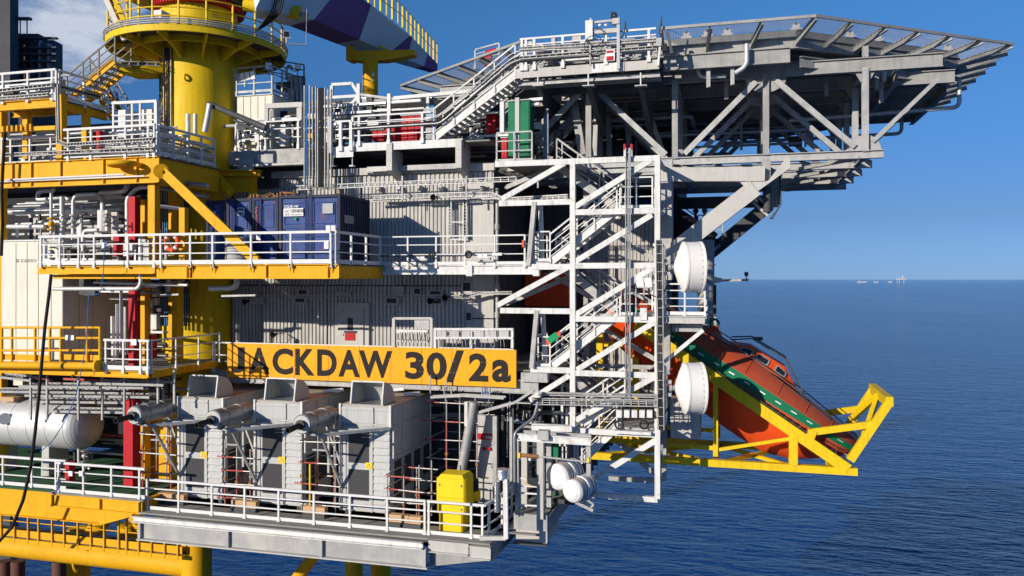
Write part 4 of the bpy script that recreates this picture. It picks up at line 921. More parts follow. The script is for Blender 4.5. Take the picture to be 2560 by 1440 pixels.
# top platform D0
tx0, tx1 = X(-40, 25.9), X(143, 25.9)
tp = ydeck('small top deck with white handrail at the upper left', tx0, tx1, 25.9, 28.6, D0, .36)
rail([(tx0, 25.85, D0), (tx1, 25.85, D0)], 'white handrail on the front of the small top deck', toe=.2, top=.088, pw=.08, mid=.055, post_pts=[V((X(p, 25.85), 25.85, D0)) for p in (8, 70, 131, 141)])
rail([(tx1, 26.0, D0), (tx1, 28.5, D0)], 'white handrail on the right side of the small top deck', toe=.16, top=.08, pw=.08, gap=1.2)
ladder_tray([(tx0, 25.7, D0 + .38), (tx1, 25.7, D0 + .48), (tx1 + .1, 28, D0 + .48)], 'cable tray clipped to the handrail of the small top deck', .12, rung=.2, cables=2)
ladder_tray([(tx0, 25.7, D0 + .10), (tx1 - .2, 25.7, D0 + .12)], 'lower cable tray on the small top deck handrail', .1, rung=.2, cables=2)
ladder_tray([P(143, 215, 25.7), P(146, 355, 25.7), P(165, 362, 25.3), P(385, 348, 25.3)], 'cable ladder dropping from the top deck and running along the upper handrail', .14, wdir=(.6, 0, .8), rung=.14, cables=3)
ladder_tray([P(5, 388, 25.3), P(385, 372, 25.3)], 'cable tray along the foot of the upper handrail', .12, rung=.25, cables=2)
for px, w_, y0, y1, Y, lb in ((154, .27, 238, 412, 26.0, 'yellow column at the corner of the small top deck'), (68, .24, 268, 398, 26.6, 'yellow column under the small top deck at left'), (215, .24, 262, 400, 27.5, 'yellow column under the right side of the top deck'), (4, .3, 262, 1200, 27.0, 'tall yellow column at the left edge')):
    solo('column', MB().beam(P(px, y1, Y), P(px, y0, Y), w_, w_), 'yellow', lb, 'column')
m = thing('finned_beam', 'yellow beam with a row of short fins under the small top deck', 'beam', P(0, 330, 25.9))
part('beam', MB().beam(P(-20, 327, 25.9), P(142, 320, 25.9), .2, .16), 'yellow', m)
for k in range(7): part('fin', MB().beam(P(8 + k * 11.5, 330 - k, 25.75), P(8 + k * 11.5, 316 - k, 25.75), .08), 'yellow', m)
for a, b, lb in (((75, 268), (142, 262), 'long white strip light under the small top deck'), ((170, 240), (228, 262), 'white strip light below the right side of the top deck'), ((395, 515), (450, 522), 'strip light over the lifebuoy in shade')):
    solo('strip_light', MB().tube(P(a[0], a[1], 26.2), P(b[0], b[1], 26.9), .07, 8), 'lamp_white', lb, 'light fitting')
# stairs to the crane walkway
flight(P(168, 250, 27.6), P(288, 152, 27.6), (0, 1, 0), 'yellow stair with grey handrails climbing from the top deck to the crane walkway', n=9, mt='yellow', width=.9, str_h=.24, tread_mt='galv', rmt='deck')
flight(P(283, 300, 28.9), P(225, 205, 28.9), (0, 1, 0), 'grey stair falling right from the top deck to the upper yellow deck', n=8, mt='yellow', width=.9, str_h=.2, rmt='deck')
# white equipment frame
fr = thing('equipment_frame', 'tall white open frame with cabinets on the upper yellow deck', 'equipment frame', P(340, 385, 25.9))
for px in (284, 331, 351, 391): part('post', MB().beam(P(px, 383, 25.9), P(px, 256, 25.9), .07 if px != 391 else .12), 'rail', fr)
for py in (256, 287, 302, 316, 330, 350, 366): part('bar', MB().beam(P(281, py + 2, 25.9), P(393, py - 3, 25.9), .05 if py > 260 else .1), 'rail', fr)
for (a, b, c, d, mt) in ((300, 318, 324, 275, 'white'), (356, 312, 384, 272, 'cream'), (300, 372, 322, 330, 'galv'), (356, 374, 384, 325, 'galv')):
    p, q = P(a, b, 26.4), P(c, d, 26.4); part('cabinet', MB().box((p.x, 26.3, p.z), (q.x, 26.8, q.z)), mt, fr)
# cream enclosure at the far left
ce = thing('cream_enclosure', 'large cream sheet metal enclosure at the left edge', 'enclosure', P(80, 900, 26.3)); yc = 26.3
x0, x1 = X(3, yc), X(157, yc); zt_, zb_ = Z(80, 603, yc), D3
part('body', MB().box((x0, yc + .03, zb_), (x1, 30.6, zt_)), 'cream', ce)
pe = [3, 40, 68, 96, 128, 157]
for a, b in zip(pe, pe[1:]): part('wall_panel', MB().box((X(a, yc) + .02, yc, zb_ + .05), (X(b, yc) - .02, yc + .028, zt_ - .05)), 'cream', ce)
for k in range(6):
    ya = yc + .1 + k * .72; part('wall_panel', MB().box((x1 + .002, ya, zb_ + .05), (x1 + .03, ya + .68, zt_ - .05)), 'cream', ce)
part('roof_lip', MB().box((x0 - .03, yc - .03, zt_ + .001), (x1 + .05, 30.7, zt_ + .06)), 'white', ce)
text('lettering', 'SCANTECH', V((X(52, yc), yc, Z(52, 656, yc))), X(91, yc) - X(52, yc), .13, 'grey_print', ce, .01)
part('logo', MB().torus(V((X(44, yc), yc - .006, Z(44, 652, yc))), (0, 1, 0), .055, .02, 14, 4), 'grey_print', ce)

# ================================================================== middle deck rails (D3)
md = ydeck('middle yellow deck at the left below the cream enclosure', X(-40, 25.0), X(372, 25.0), 25.0, 29.0, D3, .24)
part('side_beam', MB().beam((X(372, 25), 25.1, D3 - .12), (X(372, 25), 29.0, D3 - .12), .12, .26), 'yellow', md)
part('fender_tube', MB().tube(P(-30, 912, 24.7), P(243, 915, 24.7), .14, 16), 'yellow', md); part('tube_flange', MB().tube(P(240, 915, 24.7), P(246, 915, 24.7), .22, 20), 'yellow', md)
g = thing('gate_rail', 'thick yellow tubular barrier in front of the cream enclosure', 'barrier', P(0, 900, 24.8))
for a, b in ((-20, 125), (125, 152), (152, 250)):
    for py in (819, 845, 876): part('rail', MB().tube(P(a, py, 24.8), P(b, py, 24.8), .045, 10), 'yellow', g)
for px in (5, 30, 88, 125, 152, 218, 250): part('upright', MB().tube(P(px, 908, 24.8), P(px, 817, 24.8), .05, 10), 'yellow', g)
part('kick_plate', MB().box(P(0, 899, 24.85), P(122, 888, 24.88)), 'yellow', g); part('kick_plate', MB().box(P(155, 899, 24.85), P(248, 888, 24.88)), 'yellow', g)
zr = D3 + .02
rail([(X(254, 24.9), 24.9, zr), (X(374, 24.9), 24.9, zr)], 'white handrail of the middle deck beside the yellow barrier', toe=.16, top=.082, pw=.068, post_pts=[V((X(p, 24.9), 24.9, zr)) for p in (265, 309, 352, 370)])
rail([(X(374, 24.9), 25.0, zr), (X(374, 24.9), 29.0, zr), (XL + .5, 29.4, zr)], 'grey handrail of the middle deck running back to the yellow sign', toe=0, top=.055, pw=.045, mid=.03, gap=1.3, mt='rail')
rail([(XL + .5, 29.02, D3 - .35), (X(1285, 29.02), 29.02, D3 - .35)], 'low white handrail showing just above the yellow sign', toe=0, top=.06, pw=.09, gap=1.6, nm=1, mid=.04)
# red and yellow columns
for px, py0, py1, Y, w_, mt, lb in ((336, 492, 1000, 26.6, .30, 'red', 'upper bright red column behind the valves'), (330, 1000, 1215, 26.2, .42, 'red', 'lower bright red column on the lowest deck at left'),
                                   (360, 500, 1200, 27.4, .34, 'yellow', 'shaded yellow column right of the red column'), (440, 470, 930, 28.2, .40, 'yellow', 'shaded yellow column between the cable risers')):
    solo('column', MB().beam(P(px, py1, Y), P(px, py0, Y), w_, w_), mt, lb, 'column')
a = P(350, 1205, 27.2); b = P(455, 1025, 27.2)
solo('yellow_bulkhead', MB().box((a.x, 27.7, a.z), (b.x, 27.9, b.z)), 'yellow', 'shaded yellow wall behind the scaffolding left of the generators', 'wall')
rs = thing('cable_risers', 'dark bundle of blue and black cable risers between the yellow columns', 'cable risers', P(440, 800, 29))
for k in range(14):
    px = 402 + k * 5.4; part('riser', MB().tube(P(px, 815, 28.9), P(px, 470, 28.9), .035, 6), 'cable_blue' if k in (2, 3, 10, 11) else 'dark_steel', rs)
for py in (520, 600, 740, 790): part('clamp_bar', MB().beam(P(396, py, 28.75), P(480, py, 28.75), .05), 'galv', rs)
sk = thing('back_bulkhead', 'near-black bulkhead deep inside the left module, bay shade painted in', 'wall', V((-42, 32, H - 8)))
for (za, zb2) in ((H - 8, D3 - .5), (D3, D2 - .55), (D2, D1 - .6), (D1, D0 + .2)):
    part('panel', MB().box((-42 if zb2 < D1 else -33, 32.2, za), (-22.6 if zb2 < D1 else -27, 32.3, zb2)), 'shade_black', sk)  # near-black panels: shade of the bays put into the colour
# ================================================================== crane
cc = V((X(497, 31), 31.0, 0)); 
pd = thing('crane_pedestal', 'thick yellow crane column with a round walkway near its top', 'crane pedestal', V((cc.x, cc.y, H - 5)))
def cz(z): return V((cc.x, cc.y, z))
part('column', MB().tube(cz(H - 9), cz(H + 12.1), 1.6, 64), 'crane_yellow', pd)
for z in (H + 5.1, H + 8.2): part('weld_band', MB().tube(cz(z), cz(z + .02), 1.607, 64), 'crane_yellow', pd)
ZP = H + 10.0
part('walkway_plate', MB().lathe(cz(0), (0, 0, 1), [(ZP, 1.62), (ZP, 3.62)], 64).lathe(cz(0), (0, 0, 1), [(ZP - .03, 3.62), (ZP - .03, 1.62)], 64), 'dark_steel', pd)
part('walkway_rim', MB().lathe(cz(0), (0, 0, 1), [(ZP - .20, 3.62), (ZP - .20, 3.70), (ZP + .06, 3.70), (ZP + .06, 3.62), (ZP - .20, 3.62)], 64), 'crane_yellow', pd)
part('inner_ring', MB().lathe(cz(0), (0, 0, 1), [(ZP - .3, 2.6), (ZP - .3, 2.66), (ZP - .03, 2.66)], 64), 'crane_yellow', pd)
for k in range(12):
    a = 2 * math.pi * k / 12 + .2; d = V((math.cos(a), math.sin(a), 0)); n_ = V((-d.y, d.x, 0)) * .03
    c0 = cz(0)
    part('bracket', MB().prism([c0 + d * 1.6 + V((0, 0, ZP - .04)) - n_, c0 + d * 3.6 + V((0, 0, ZP - .04)) - n_, c0 + d * 3.6 + V((0, 0, ZP - .25)) - n_, c0 + d * 2.5 + V((0, 0, ZP - .42)) - n_, c0 + d * 1.6 + V((0, 0, ZP - .74)) - n_], n_ * 2), 'crane_yellow', pd)
m = MB(); pmr = post_mesh(.06, 1.1, 'crane_yellow')
for z in (.4, .75, 1.12): m.torus(cz(ZP + z), (0, 0, 1), 3.62, .03, 64, 6)
part('round_rail', m, 'crane_yellow', pd)
for k in range(22):
    a = 2 * math.pi * k / 22; inst('rail_post', pmr, cz(ZP) + V((math.cos(a) * 3.62, math.sin(a) * 3.62, 0)), pd)
m = MB()
for z, r in ((.1, 3.74), (.18, 3.74), (.26, 3.76)): m.torus(cz(ZP + z), (0, 0, 1), r, .03, 64, 6)
part('cable_loop', m, 'galv', pd)
part('upper_column', MB().lathe(cz(0), (0, 0, 1), [(H + 12.1, 1.6), (H + 12.2, 1.75)], 48), 'crane_yellow', pd)
sl = thing('slewing_ring', 'dark red toothed slewing ring on top of the yellow crane column', 'slewing ring', cz(H + 11.6))
part('ring', MB().lathe(cz(0), (0, 0, 1), [(H + 11.62, 1.61), (H + 11.62, 1.86), (H + 11.86, 1.86), (H + 11.86, 1.61)], 72), 'red', sl)
ts = MB().box((-.02, -.03, 0), (.03, .03, .26)).mesh('tooth', 'red')
for k in range(72): a = 2 * math.pi * k / 72; inst('tooth', ts, cz(H + 11.61) + V((math.cos(a) * 1.87, math.sin(a) * 1.87, 0)), sl, rz=a)
hs_ = thing('crane_house', 'yellow crane machinery house above the slewing ring, cut off by the top edge', 'crane house', cz(H + 12.2))
part('turntable', MB().tube(cz(H + 11.9), cz(H + 12.6), 2.0, 48), 'dark_steel', hs_)
part('side_plate', MB().prism([cz(H + 12.3) + V((-3.2, -1.3, 0)), cz(H + 12.3) + V((2.6, -1.3, 0)), cz(H + 14.5) + V((1.5, -1.3, 0)), cz(H + 14.5) + V((-2.6, -1.3, 0))], (0, 2.6, 0)), 'crane_yellow', hs_)
part('cylinder', MB().tube(PT(610, 12, 35), PT(745, 32, 35.2), .27, 20), 'crane_yellow', hs_); part('cylinder_cap', MB().tube(PT(741, 31, 35.2), PT(750, 33, 35.2), .3, 20), 'crane_yellow', hs_)
part('rod', MB().tube(PT(745, 32, 35.2), PT(770, 40, 35.2), .1, 12), 'galv', hs_)
for a, b in (((262, -10), (312, 100)), ((285, -10), (325, 92))): part('ladder_rail', MB().beam(PT(a[0], a[1], 33.2), PT(b[0], b[1], 33.2), .12, .2), 'cream' if a[0] == 262 else 'crane_yellow', hs_)
for k in range(7): part('tread', MB().beam(PT(268 + k * 7, 2 + k * 14, 33.2), PT(285 + k * 7, 2 + k * 14, 33.4), .06, .2), 'dark_steel', hs_)
for px in (318, 347): part('post', MB().beam(PT(px, -20, 33), PT(px, 90, 33), .07), 'crane_yellow', hs_)
part('pump_box', MB().box(PT(383, 47, 33.0), PT(425, 34, 33.4)), 'white', hs_)
for k in range(5): part('hose', MB().pipe([PT(690 + k * 5, -10, 34), PT(680 + k * 6, 30, 34), PT(655 + k * 4, 60, 34.5), PT(640, 78, 35)], .03, 6, .4), 'cable', hs_)
# bridge walkway from the stair to the ring
bw = thing('bridge_walkway', 'yellow bridge walkway between the stair and the crane column', 'walkway', P(330, 180, 28.3))
part('side_beam', MB().prism([P(283, 152, 28.2), P(405, 158, 29.4), P(405, 181, 29.4), P(300, 183, 28.2), P(283, 170, 28.2)], (0, 1.1, 0)), 'crane_yellow', bw)
ladder_tray([P(290, 158, 28.0), P(400, 160, 28.9)], 'cable tray along the yellow bridge walkway', .14, rung=.3, cables=2)
# ladders and cables on the column
def on_col(ang, r=1.66): a = R(ang); return V((cc.x + math.cos(a) * r, cc.y + math.sin(a) * r, 0))
for ang, lb in ((-99, 'vertical cable ladder on the lit face of the crane column'),):
    b0 = on_col(ang, 1.72); ladder_tray([b0 + V((0, 0, D1 - .2)), b0 + V((0, 0, ZP - .3))], lb, .32, wdir=(1, 0.15, 0), rung=.3, cables=4)
for k, ang in enumerate((-122, -118, -113)):
    b0 = on_col(ang, 1.68); solo('conduit', MB().tube(b0 + V((0, 0, H + 6.6)), b0 + V((0, 0, ZP - .5)), .02, 6).box(b0 + V((-.05, -.05, H + 7 + k * .1)), b0 + V((.05, 0, H + 7.15 + k * .1))), 'dark_steel', 'thin conduit on the crane column, %s of three at its left edge' % ('leftmost', 'middle', 'rightmost')[k], 'conduit')
b0 = on_col(-72, 1.64); solo('pad_eye', MB().torus(b0 + V((0, 0, H + 8.45)), (1, .3, 0), .12, .045, 14, 6), 'crane_yellow', 'small lifting eye on the crane column', 'lifting eye')
flood(PT(716, 108, 33.2), 'small camera on the end of the round crane walkway', (.5, -1, -.2), .8, n=1, mt='glass')
solo('lamp_arm', MB().tube(PT(722, 110, 33.2), PT(765, 112, 33.4), .03, 6).tube(PT(765, 112, 33.4), PT(767, 22, 33.4), .012, 6), 'galv', 'thin arm and wire reaching right from the round crane walkway', 'arm')
# boom
bm = thing('crane_boom', 'long grey and purple box crane boom resting on a yellow post, pointing away', 'crane boom', PT(925, 150, 40))
EN = V((-17.9, 33.0, H + 11.5)); EF = V((-15.7, 43.5, 0)); 
# corner lines of the box: lower near edge, upper near edge, lower far edge
LN = [PT(640, 20, 33.5), PT(808, 54, 36.6), PT(949, 124, 40.2), PT(1094, 178, 45.0)]
TN = [PT(700, -110, 33.5), PT(850, -42, 36.6), PT(1000, 62, 40.2), PT(1094, 160, 45.0)]
wv = V((-1.5, .35, 0)); LF = [p + wv * k for p, k in zip(LN, (1.15, 1.1, .8, .35))]; LF[0] = PT(640, 45, 34.5); TF = [p + wv * k for p, k in zip(TN, (1.15, 1.1, .8, .35))]
segs = [(0, 0, 1, 0, 'boom_blue'), (1, 0, 1, .42, 'boom_purple'), (1, .42, 2, .3, 'boom_blue'), (2, .3, 2, 1, 'boom_purple')]
def lp(A_, s): i = min(2, int(s)); return A_[i].lerp(A_[i + 1], s - i)
def quad4(s0, s1, mt, nm, skew0=0, skew1=0):
    a, b, c, d = lp(LN, s0), lp(LN, s1), lp(TN, s1 - skew1), lp(TN, s0 - skew0)
    a2, b2, c2, d2 = lp(LF, s0), lp(LF, s1), lp(TF, s1 - skew1), lp(TF, s0 - skew0)
    return part(nm, MB().add([a, b, c, d, a2, b2, c2, d2], [(0, 1, 2, 3), (5, 4, 7, 6), (4, 5, 1, 0), (3, 2, 6, 7), (0, 3, 7, 4), (1, 5, 6, 2)]), mt, bm)
for a, b, mt, k0, k1 in ((0, .85, 'boom_blue', 0, -.18), (.85, 1.62, 'boom_purple', -.18, .12), (1.62, 2.15, 'boom_blue', .12, -.10), (2.15, 2.45, 'boom_purple', -.10, .15), (2.45, 2.75, 'boom_blue', .15, .04), (2.75, 3.0, 'boom_purple', .04, 0)):
    quad4(a, b, mt, 'boom_section', k0, k1)
part('name_plate', MB().prism([lp(LN, 1.45) + V((.02, -.02, .72)), lp(LN, 1.72) + V((.02, -.02, .55)), lp(LN, 1.72) + V((.02, -.02, .25)), lp(LN, 1.45) + V((.02, -.02, .42))], (.0, -.02, 0)), 'galv', bm)
part('mounting', MB().prism([lp(LN, 2.0) + V((.02, -.05, .1)), lp(LN, 2.3) + V((.02, -.05, 0)), lp(LN, 2.3) + V((.02, -.05, .45)), lp(LN, 2.1) + V((.02, -.05, .6))], (.02, -.2, 0)), 'crane_yellow', bm)
# rail on top of the boom
m = MB()
for z in (.55, 1.05): m.pipe([lp(TN, s) + V((0, 0, z)) for s in (1.25, 1.6, 2.0, 2.4, 2.8, 2.99)], .022, 6)
part('boom_rail', m, 'crane_yellow', bm)
for k in range(18): s = 1.25 + k * .102; part('rail_post', MB().beam(lp(TN, s), lp(TN, s) + V((0, 0, 1.08)), .09 if k % 2 == 0 else .05), 'crane_yellow', bm)
rp_ = thing('boom_rest', 'yellow post with a wide head on which the crane boom rests', 'boom rest', P(926, 240, 34.6)); 
part('post', MB().tube(PT(926, 262, 39.2), PT(926, 152, 39.2), .36, 24), 'yellow', rp_)
part('head', MB().prism([PT(879, 127, 39.2), PT(1036, 124, 39.2), PT(1036, 136, 39.2), PT(965, 150, 39.2), PT(900, 152, 39.2), PT(879, 148, 39.2)], (-.1, .6, 0)), 'yellow', rp_)
part('head_plate', MB().box(PT(876, 150, 39.1), PT(881, 124, 39.8)), 'yellow', rp_)
flood(PT(930, 205, 38), 'small camera mounted on the yellow boom rest', (-1, -.6, -.1), .8, n=1, mt='glass')
# neighbouring platform far left
nb = thing('neighbour_platform', 'dark neighbouring platform rising behind the upper left corner', 'oil platform', PT(60, 180, 70))
ld_ = V((CY, SY, 0)); lf_ = V((-SY, CY, 0))
def nbox(px0, y0, px1, y1, t_, dep):
    a, b = PT(px0, y1, t_), PT(px1, y0, t_); w_ = (b - a).dot(ld_)
    return MB().prism([a, a + ld_ * w_, a + ld_ * w_ + V((0, 0, b.z - a.z)), a + V((0, 0, b.z - a.z))], lf_ * dep)
part('tower', nbox(-80, -60, 25, 1745, 70, 1.2), 'far_dark', nb); part('topsides', nbox(26, 100, 134, 420, 74, 1.5), 'far_dark', nb); part('roof', nbox(24, 84, 96, 96, 73, 1.5), 'far_dark', nb)  # tower is dark: the shade on its face painted in
for k, px in enumerate((34, 46, 62, 80, 96, 104, 118, 130)): part('frame_post', nbox(px, 84 + k * 4, px + 5, 230, 72.6, .5), 'far_grey' if k in (4, 6) else 'dark_steel', nb)
for py in (92, 116, 132, 150, 170): part('frame_beam', nbox(26, py, 140, py + 4, 72.2, .4), 'far_dark', nb)
for k in range(10): part('panel', nbox(40 + (k % 5) * 19, 120 + (k // 5) * 34, 52 + (k % 5) * 19, 140 + (k // 5) * 34, 73.2, .5), ('cream', 'far_grey', 'dark_steel')[k % 3], nb)
for px in (49, 66): part('mast_leg', nbox(px, 46, px + 1.6, 90, 71, .1), 'dark_steel', nb)
part('mast_head', nbox(38, 42, 74, 48, 71, .4), 'far_dark', nb)

t = thing('rear_girder', 'shaded yellow girder and knuckle brace behind the blue containers', 'girder', P(600, 480, 29.9))
part('girder', MB().ibeam(P(528, 432, 29.7), P(652, 434, 29.7), .3, .25), 'yellow', t); part('web', MB().box(P(545, 482, 29.75), P(625, 438, 29.85)), 'yellow', t); part('brace', MB().beam(P(535, 432, 29.3), P(582, 486, 29.3), .12, .3), 'yellow', t)
part('knuckle', MB().tube(P(540, 445, 29.2), P(540, 445, 29.45), .26, 18), 'yellow', t); part('post', MB().beam(P(632, 490, 29.9), P(632, 430, 29.9), .25), 'yellow', t)
for a, b, lb in (((402, 738), (448, 736), 'strip light under the container deck by the cable risers'), ((275, 746), (345, 748), 'strip light below the valve deck'), ((555, 740), (640, 738), 'light trough on the dark wall left of the grey block')):
    solo('strip_light', MB().beam(P(a[0], a[1], 26.6), P(b[0], b[1], 26.6), .1, .07), 'galv', lb, 'light fitting')
# ================================================================== blue containers on the container deck
def container(px0, px1, ytop, Y0, Y1, label, doors=2, txt=None, hgt=2.58):
    x0, x1 = X(px0, Y0), X(px1, Y0); z0_ = D2 + .12; z1_ = D2 + hgt
    t = thing('container', label, 'container', V(((x0 + x1) / 2, Y0, z0_)), 'blue offshore containers')
    part('body', MB().box((x0 + .06, Y0 + .12, z0_ + .06), (x1 - .06, Y1 - .06, z1_ - .06)), 'blue', t)
    for x in (x0, x1 - .11):
        for y in (Y0, Y1 - .11): part('corner_post', MB().box((x, y, z0_), (x + .11, y + .11, z1_)), 'navy', t)
    for z in (z0_, z1_ - .1):
        part('front_rail', MB().box((x0 + .112, Y0, z), (x1 - .112, Y0 + .1, z + .1)), 'navy', t); part('side_rail', MB().box((x1 - .1, Y0 + .112, z), (x1, Y1 - .112, z + .1)), 'navy', t)
        part('side_rail', MB().box((x0, Y0 + .112, z), (x0 + .1, Y1 - .112, z + .1)), 'navy', t)
    # ribs on the right side
    m = MB(); n = int((Y1 - Y0 - .3) / .2)
    for k in range(n): m.box((x1 - .065, Y0 + .2 + k * .2, z0_ + .1), (x1 - .02, Y0 + .3 + k * .2, z1_ - .1))
    part('side_ribs', m, 'navy', t, stuff=True)
    W = x1 - x0 - .24; g_ = .16 if doors == 2 else .0
    if doors == 2: dl = [(x0 + .12, x0 + .12 + W * .46), (x0 + .12 + W * .54, x1 - .12)]
    else: dl = [(x0 + W * .42, x1 - .12)]
    for i, (a, b) in enumerate(dl):
        d = part('door', MB().box((a, Y0 + .05, z0_ + .13), (b, Y0 + .118, z1_ - .13)), 'blue', t)
        for f0, f1 in ((.06, .30), (.36, .52), (.58, .94)) if doors == 2 else ((.06, .46), (.54, .94)):
            h_ = z1_ - z0_ - .26; za, zb2 = z0_ + .13 + h_ * f0, z0_ + .13 + h_ * f1; m = MB()
            for (p, q) in (((a + .08, za), (b - .08, za + .035)), ((a + .08, zb2 - .035), (b - .08, zb2)), ((a + .08, za + .036), (a + .11, zb2 - .036)), ((b - .11, za + .036), (b - .08, zb2 - .036))): m.box((p[0], Y0 + .02, p[1]), (q[0], Y0 + .049, q[1]))
            part('pressing', m, 'blue', d)
        for x in ((b - .04,) if i == 0 and doors == 2 else (a + .04,)): part('lock_bar', MB().tube((x, Y0 - .01, z0_ + .05), (x, Y0 - .01, z1_ - .05), .022, 8), 'navy', d)
        part('handle', MB().box((a + .25, Y0 - .03, z0_ + 1.1), (b - .1, Y0 + .01, z0_ + 1.14)), 'navy', d)
        for f in (.12, .5, .86): part('hinge', MB().box((b - .02 if i else a - .08, Y0 - .015, z0_ + f * 2.3), (b + .08 if i else a + .02, Y0 + .03, z0_ + f * 2.3 + .07)), 'navy', d)
    if doors == 2:
        m = MB()
        for k in range(3): m.box((x0 + .12 + W * (.465 + k * .027), Y0 + .02, z0_ + .1), (x0 + .12 + W * (.48 + k * .027), Y0 + .1, z1_ - .1))
        part('centre_ribs', m, 'blue', t)
    else:
        m = MB()
        for k in range(5): m.box((x0 + .14 + k * W * .075, Y0 + .03, z0_ + .1), (x0 + .14 + (k + .55) * W * .075, Y0 + .115, z1_ - .1))
        part('front_ribs', m, 'blue', t, stuff=True)
    m = MB()
    for x in (x0 + .05, x1 - .05): m.box((x - .03, Y0 + .02, z1_ + .001), (x + .03, Y0 + .14, z1_ + .14))
    part('lugs', m, 'rust_pipe', t, stuff=True)
    return t, x0, x1, z0_, z1_
c1, a0, a1, b0_, b1_ = container(515, 563, 485, 27.9, 29.6, 'leftmost blue container, half hidden by the yellow brace', 1)
c2, e0, e1, _, _ = container(566, 628, 485, 27.5, 29.6, 'blue container with a white framed round logo beside the yellow brace', 1)
z = D2 + 1.95; q = V((X(596, 27.5), 27.5, z))
part('logo_plate', MB().box(q + V((0, -.045, -.02)), q + V((.27, .018, .27))), 'white_print', c2); part('logo_field', MB().box(q + V((.018, -.05, 0)), q + V((.252, -.046, .25))), 'blue', c2)
text('logo_lettering', 'oeg', q + V((.03, -.051, .06)), .21, .10, 'white_print', c2, .03)
part('placard', MB().box(q + V((.14, -.045, -1.05)), q + V((.28, .018, -.85))), 'white_print', c2)
c3, _, _, _, _ = container(630, 695, 485, 27.3, 29.6, 'blue container with red vertical writing and dark ribs, second from right', 1)
q = V((X(640, 27.3), 27.3, z)); 
for k, ch in enumerate('CRATC20'): text('lettering', ch, q + V((.0, -.03, .16 - k * .14)), .07, .10, 'orange_paint', c3, .02)
part('placard', MB().box(q + V((.04, -.045, -1.0)), q + V((.22, .018, -.80))), 'white_print', c3)
c4, f0, f1, g0, g1 = container(697, 850, 485, 27.0, 29.5, 'rightmost blue container with two doors and a white sign on its left door', 2)
q0, q1 = P(709, 541, 26.96), P(758, 520, 26.96)
part('sign_plate', MB().box((q0.x, 26.955, q0.z), (q1.x, 27.018, q1.z)), 'white_print', c4, 'white sign reading CENTURION')
text('sign_lettering', 'CENTURION', V((X(726, 26.95), 26.95, Z(726, 532, 26.95))), X(757, 26.95) - X(726, 26.95), .13, 'grey_print', c4, .01)
text('sign_lettering', 'POWER & EQUIPMENT', V((X(726, 26.95), 26.95, Z(726, 539, 26.95))), X(755, 26.95) - X(726, 26.95), .045, 'grey_print', c4)
text('sign_lettering', 'SS', V((X(712, 26.95), 26.95, Z(712, 539, 26.95))), X(723, 26.95) - X(712, 26.95), .2, 'grey_print', c4)
text('lettering', 'OGUR-144', V((X(710, 26.95), 26.97, Z(710, 526, 26.95) + .09)), X(745, 26.95) - X(710, 26.95), .10, 'white_print', c4, .01)
part('green_label', MB().box(P(735, 550, 26.96), P(742, 544, 26.99)), 'bright_green', c4)
q0, q1 = P(806, 534, 26.96), P(832, 508, 26.96); part('faded_patch', MB().box((q0.x, 26.96, q0.z), (q1.x, 27.018, q1.z)), 'drum_grey', c4)
xx = f1 + .004; part('side_label', MB().box((xx - .02, 27.35, D2 + 1.55), (xx, 28.1, D2 + 1.85)), 'grey_print', c4)
sr = thing('sling_pile', 'rusty lifting slings and shackles lying on the container roofs', 'slings', V((X(640, 28), 28, g1)))
random.seed(5)
for k in range(9):
    p = V((X(590 + k * 14, 27.6), 27.6 + random.random() * 1.2, D2 + 2.60)); 
    part('sling', MB().pipe([p, p + V((.3, .1, random.uniform(.05, .3))), p + V((.6, -.1, .03)), p + V((.9, .2, random.uniform(.02, .2)))], .03, 6, .15), 'rust_pipe', sr)
part('lifting_frame', MB().beam((X(700, 27.6), 27.6, D2 + 2.75), (X(735, 27.6), 27.6, D2 + 2.75), .05).beam((X(735, 27.6), 27.6, D2 + 2.6), (X(735, 27.6), 27.6, D2 + 2.85), .05), 'rust_pipe', sr)
dr = thing('cable_drum', 'grey ribbed cylindrical tank behind the rail under the yellow brace', 'drum', V((X(592, 26.5), 26.6, D2)))
cx_ = X(592, 26.6); part('barrel', MB().tube((cx_, 26.7, D2 + .08), (cx_, 26.7, D2 + 1.05), .46, 32), 'drum_grey', dr)
for k in range(8): part('hoop', MB().torus((cx_, 26.7, D2 + .15 + k * .12), (0, 0, 1), .465, .018, 32, 6), 'drum_grey', dr)
lr = thing('lifebuoy', 'orange red lifebuoy with white bands hanging on the container deck rail', 'lifebuoy', P(430, 632, 25.3)); c = P(429, 606, 25.32)
part('ring', MB().torus(c, (0, 1, 0), .27, .085, 28, 12), 'ring_orange', lr)
for k in range(4):
    a = math.pi / 4 + k * math.pi / 2; p = c + V((math.cos(a) * .27, 0, math.sin(a) * .27)); tdir = V((-math.sin(a), 0, math.cos(a))) * .04
    part('band', MB().tube(p - tdir, p + tdir, .09, 12), 'white_print', lr)
part('rope', MB().pipe([c + V((-.1, -.09, .1)), c + V((0, -.1, -.05)), c + V((.12, -.1, -.2)), c + V((.05, -.1, -.42)), c + V((-.1, -.1, -.5)), c + V((.2, -.1, -.45))], .014, 5, .05), 'timber', lr)
part('light', MB().box(c + V((-.13, -.12, -.02)), c + V((.02, -.05, .1))), 'rubber', lr)
rn = thing('blue_rope', 'bright blue coiled rope on the deck before the rightmost container', 'rope', P(785, 650, 26)); c = V((X(775, 26.2), 26.2, D2 + .05))
part('coil', MB().torus(c + V((.35, 0, .04)), (0, .2, 1), .22, .04, 20, 6).torus(c + V((.3, .05, .1)), (.1, -.2, 1), .19, .035, 20, 6).pipe([c + V((-.15, 0, 0)), c + V((-.05, 0, .15)), c + V((.1, 0, .05)), c + V((.1, 0, .12))], .04, 6, .05), 'cable_blue', rn)
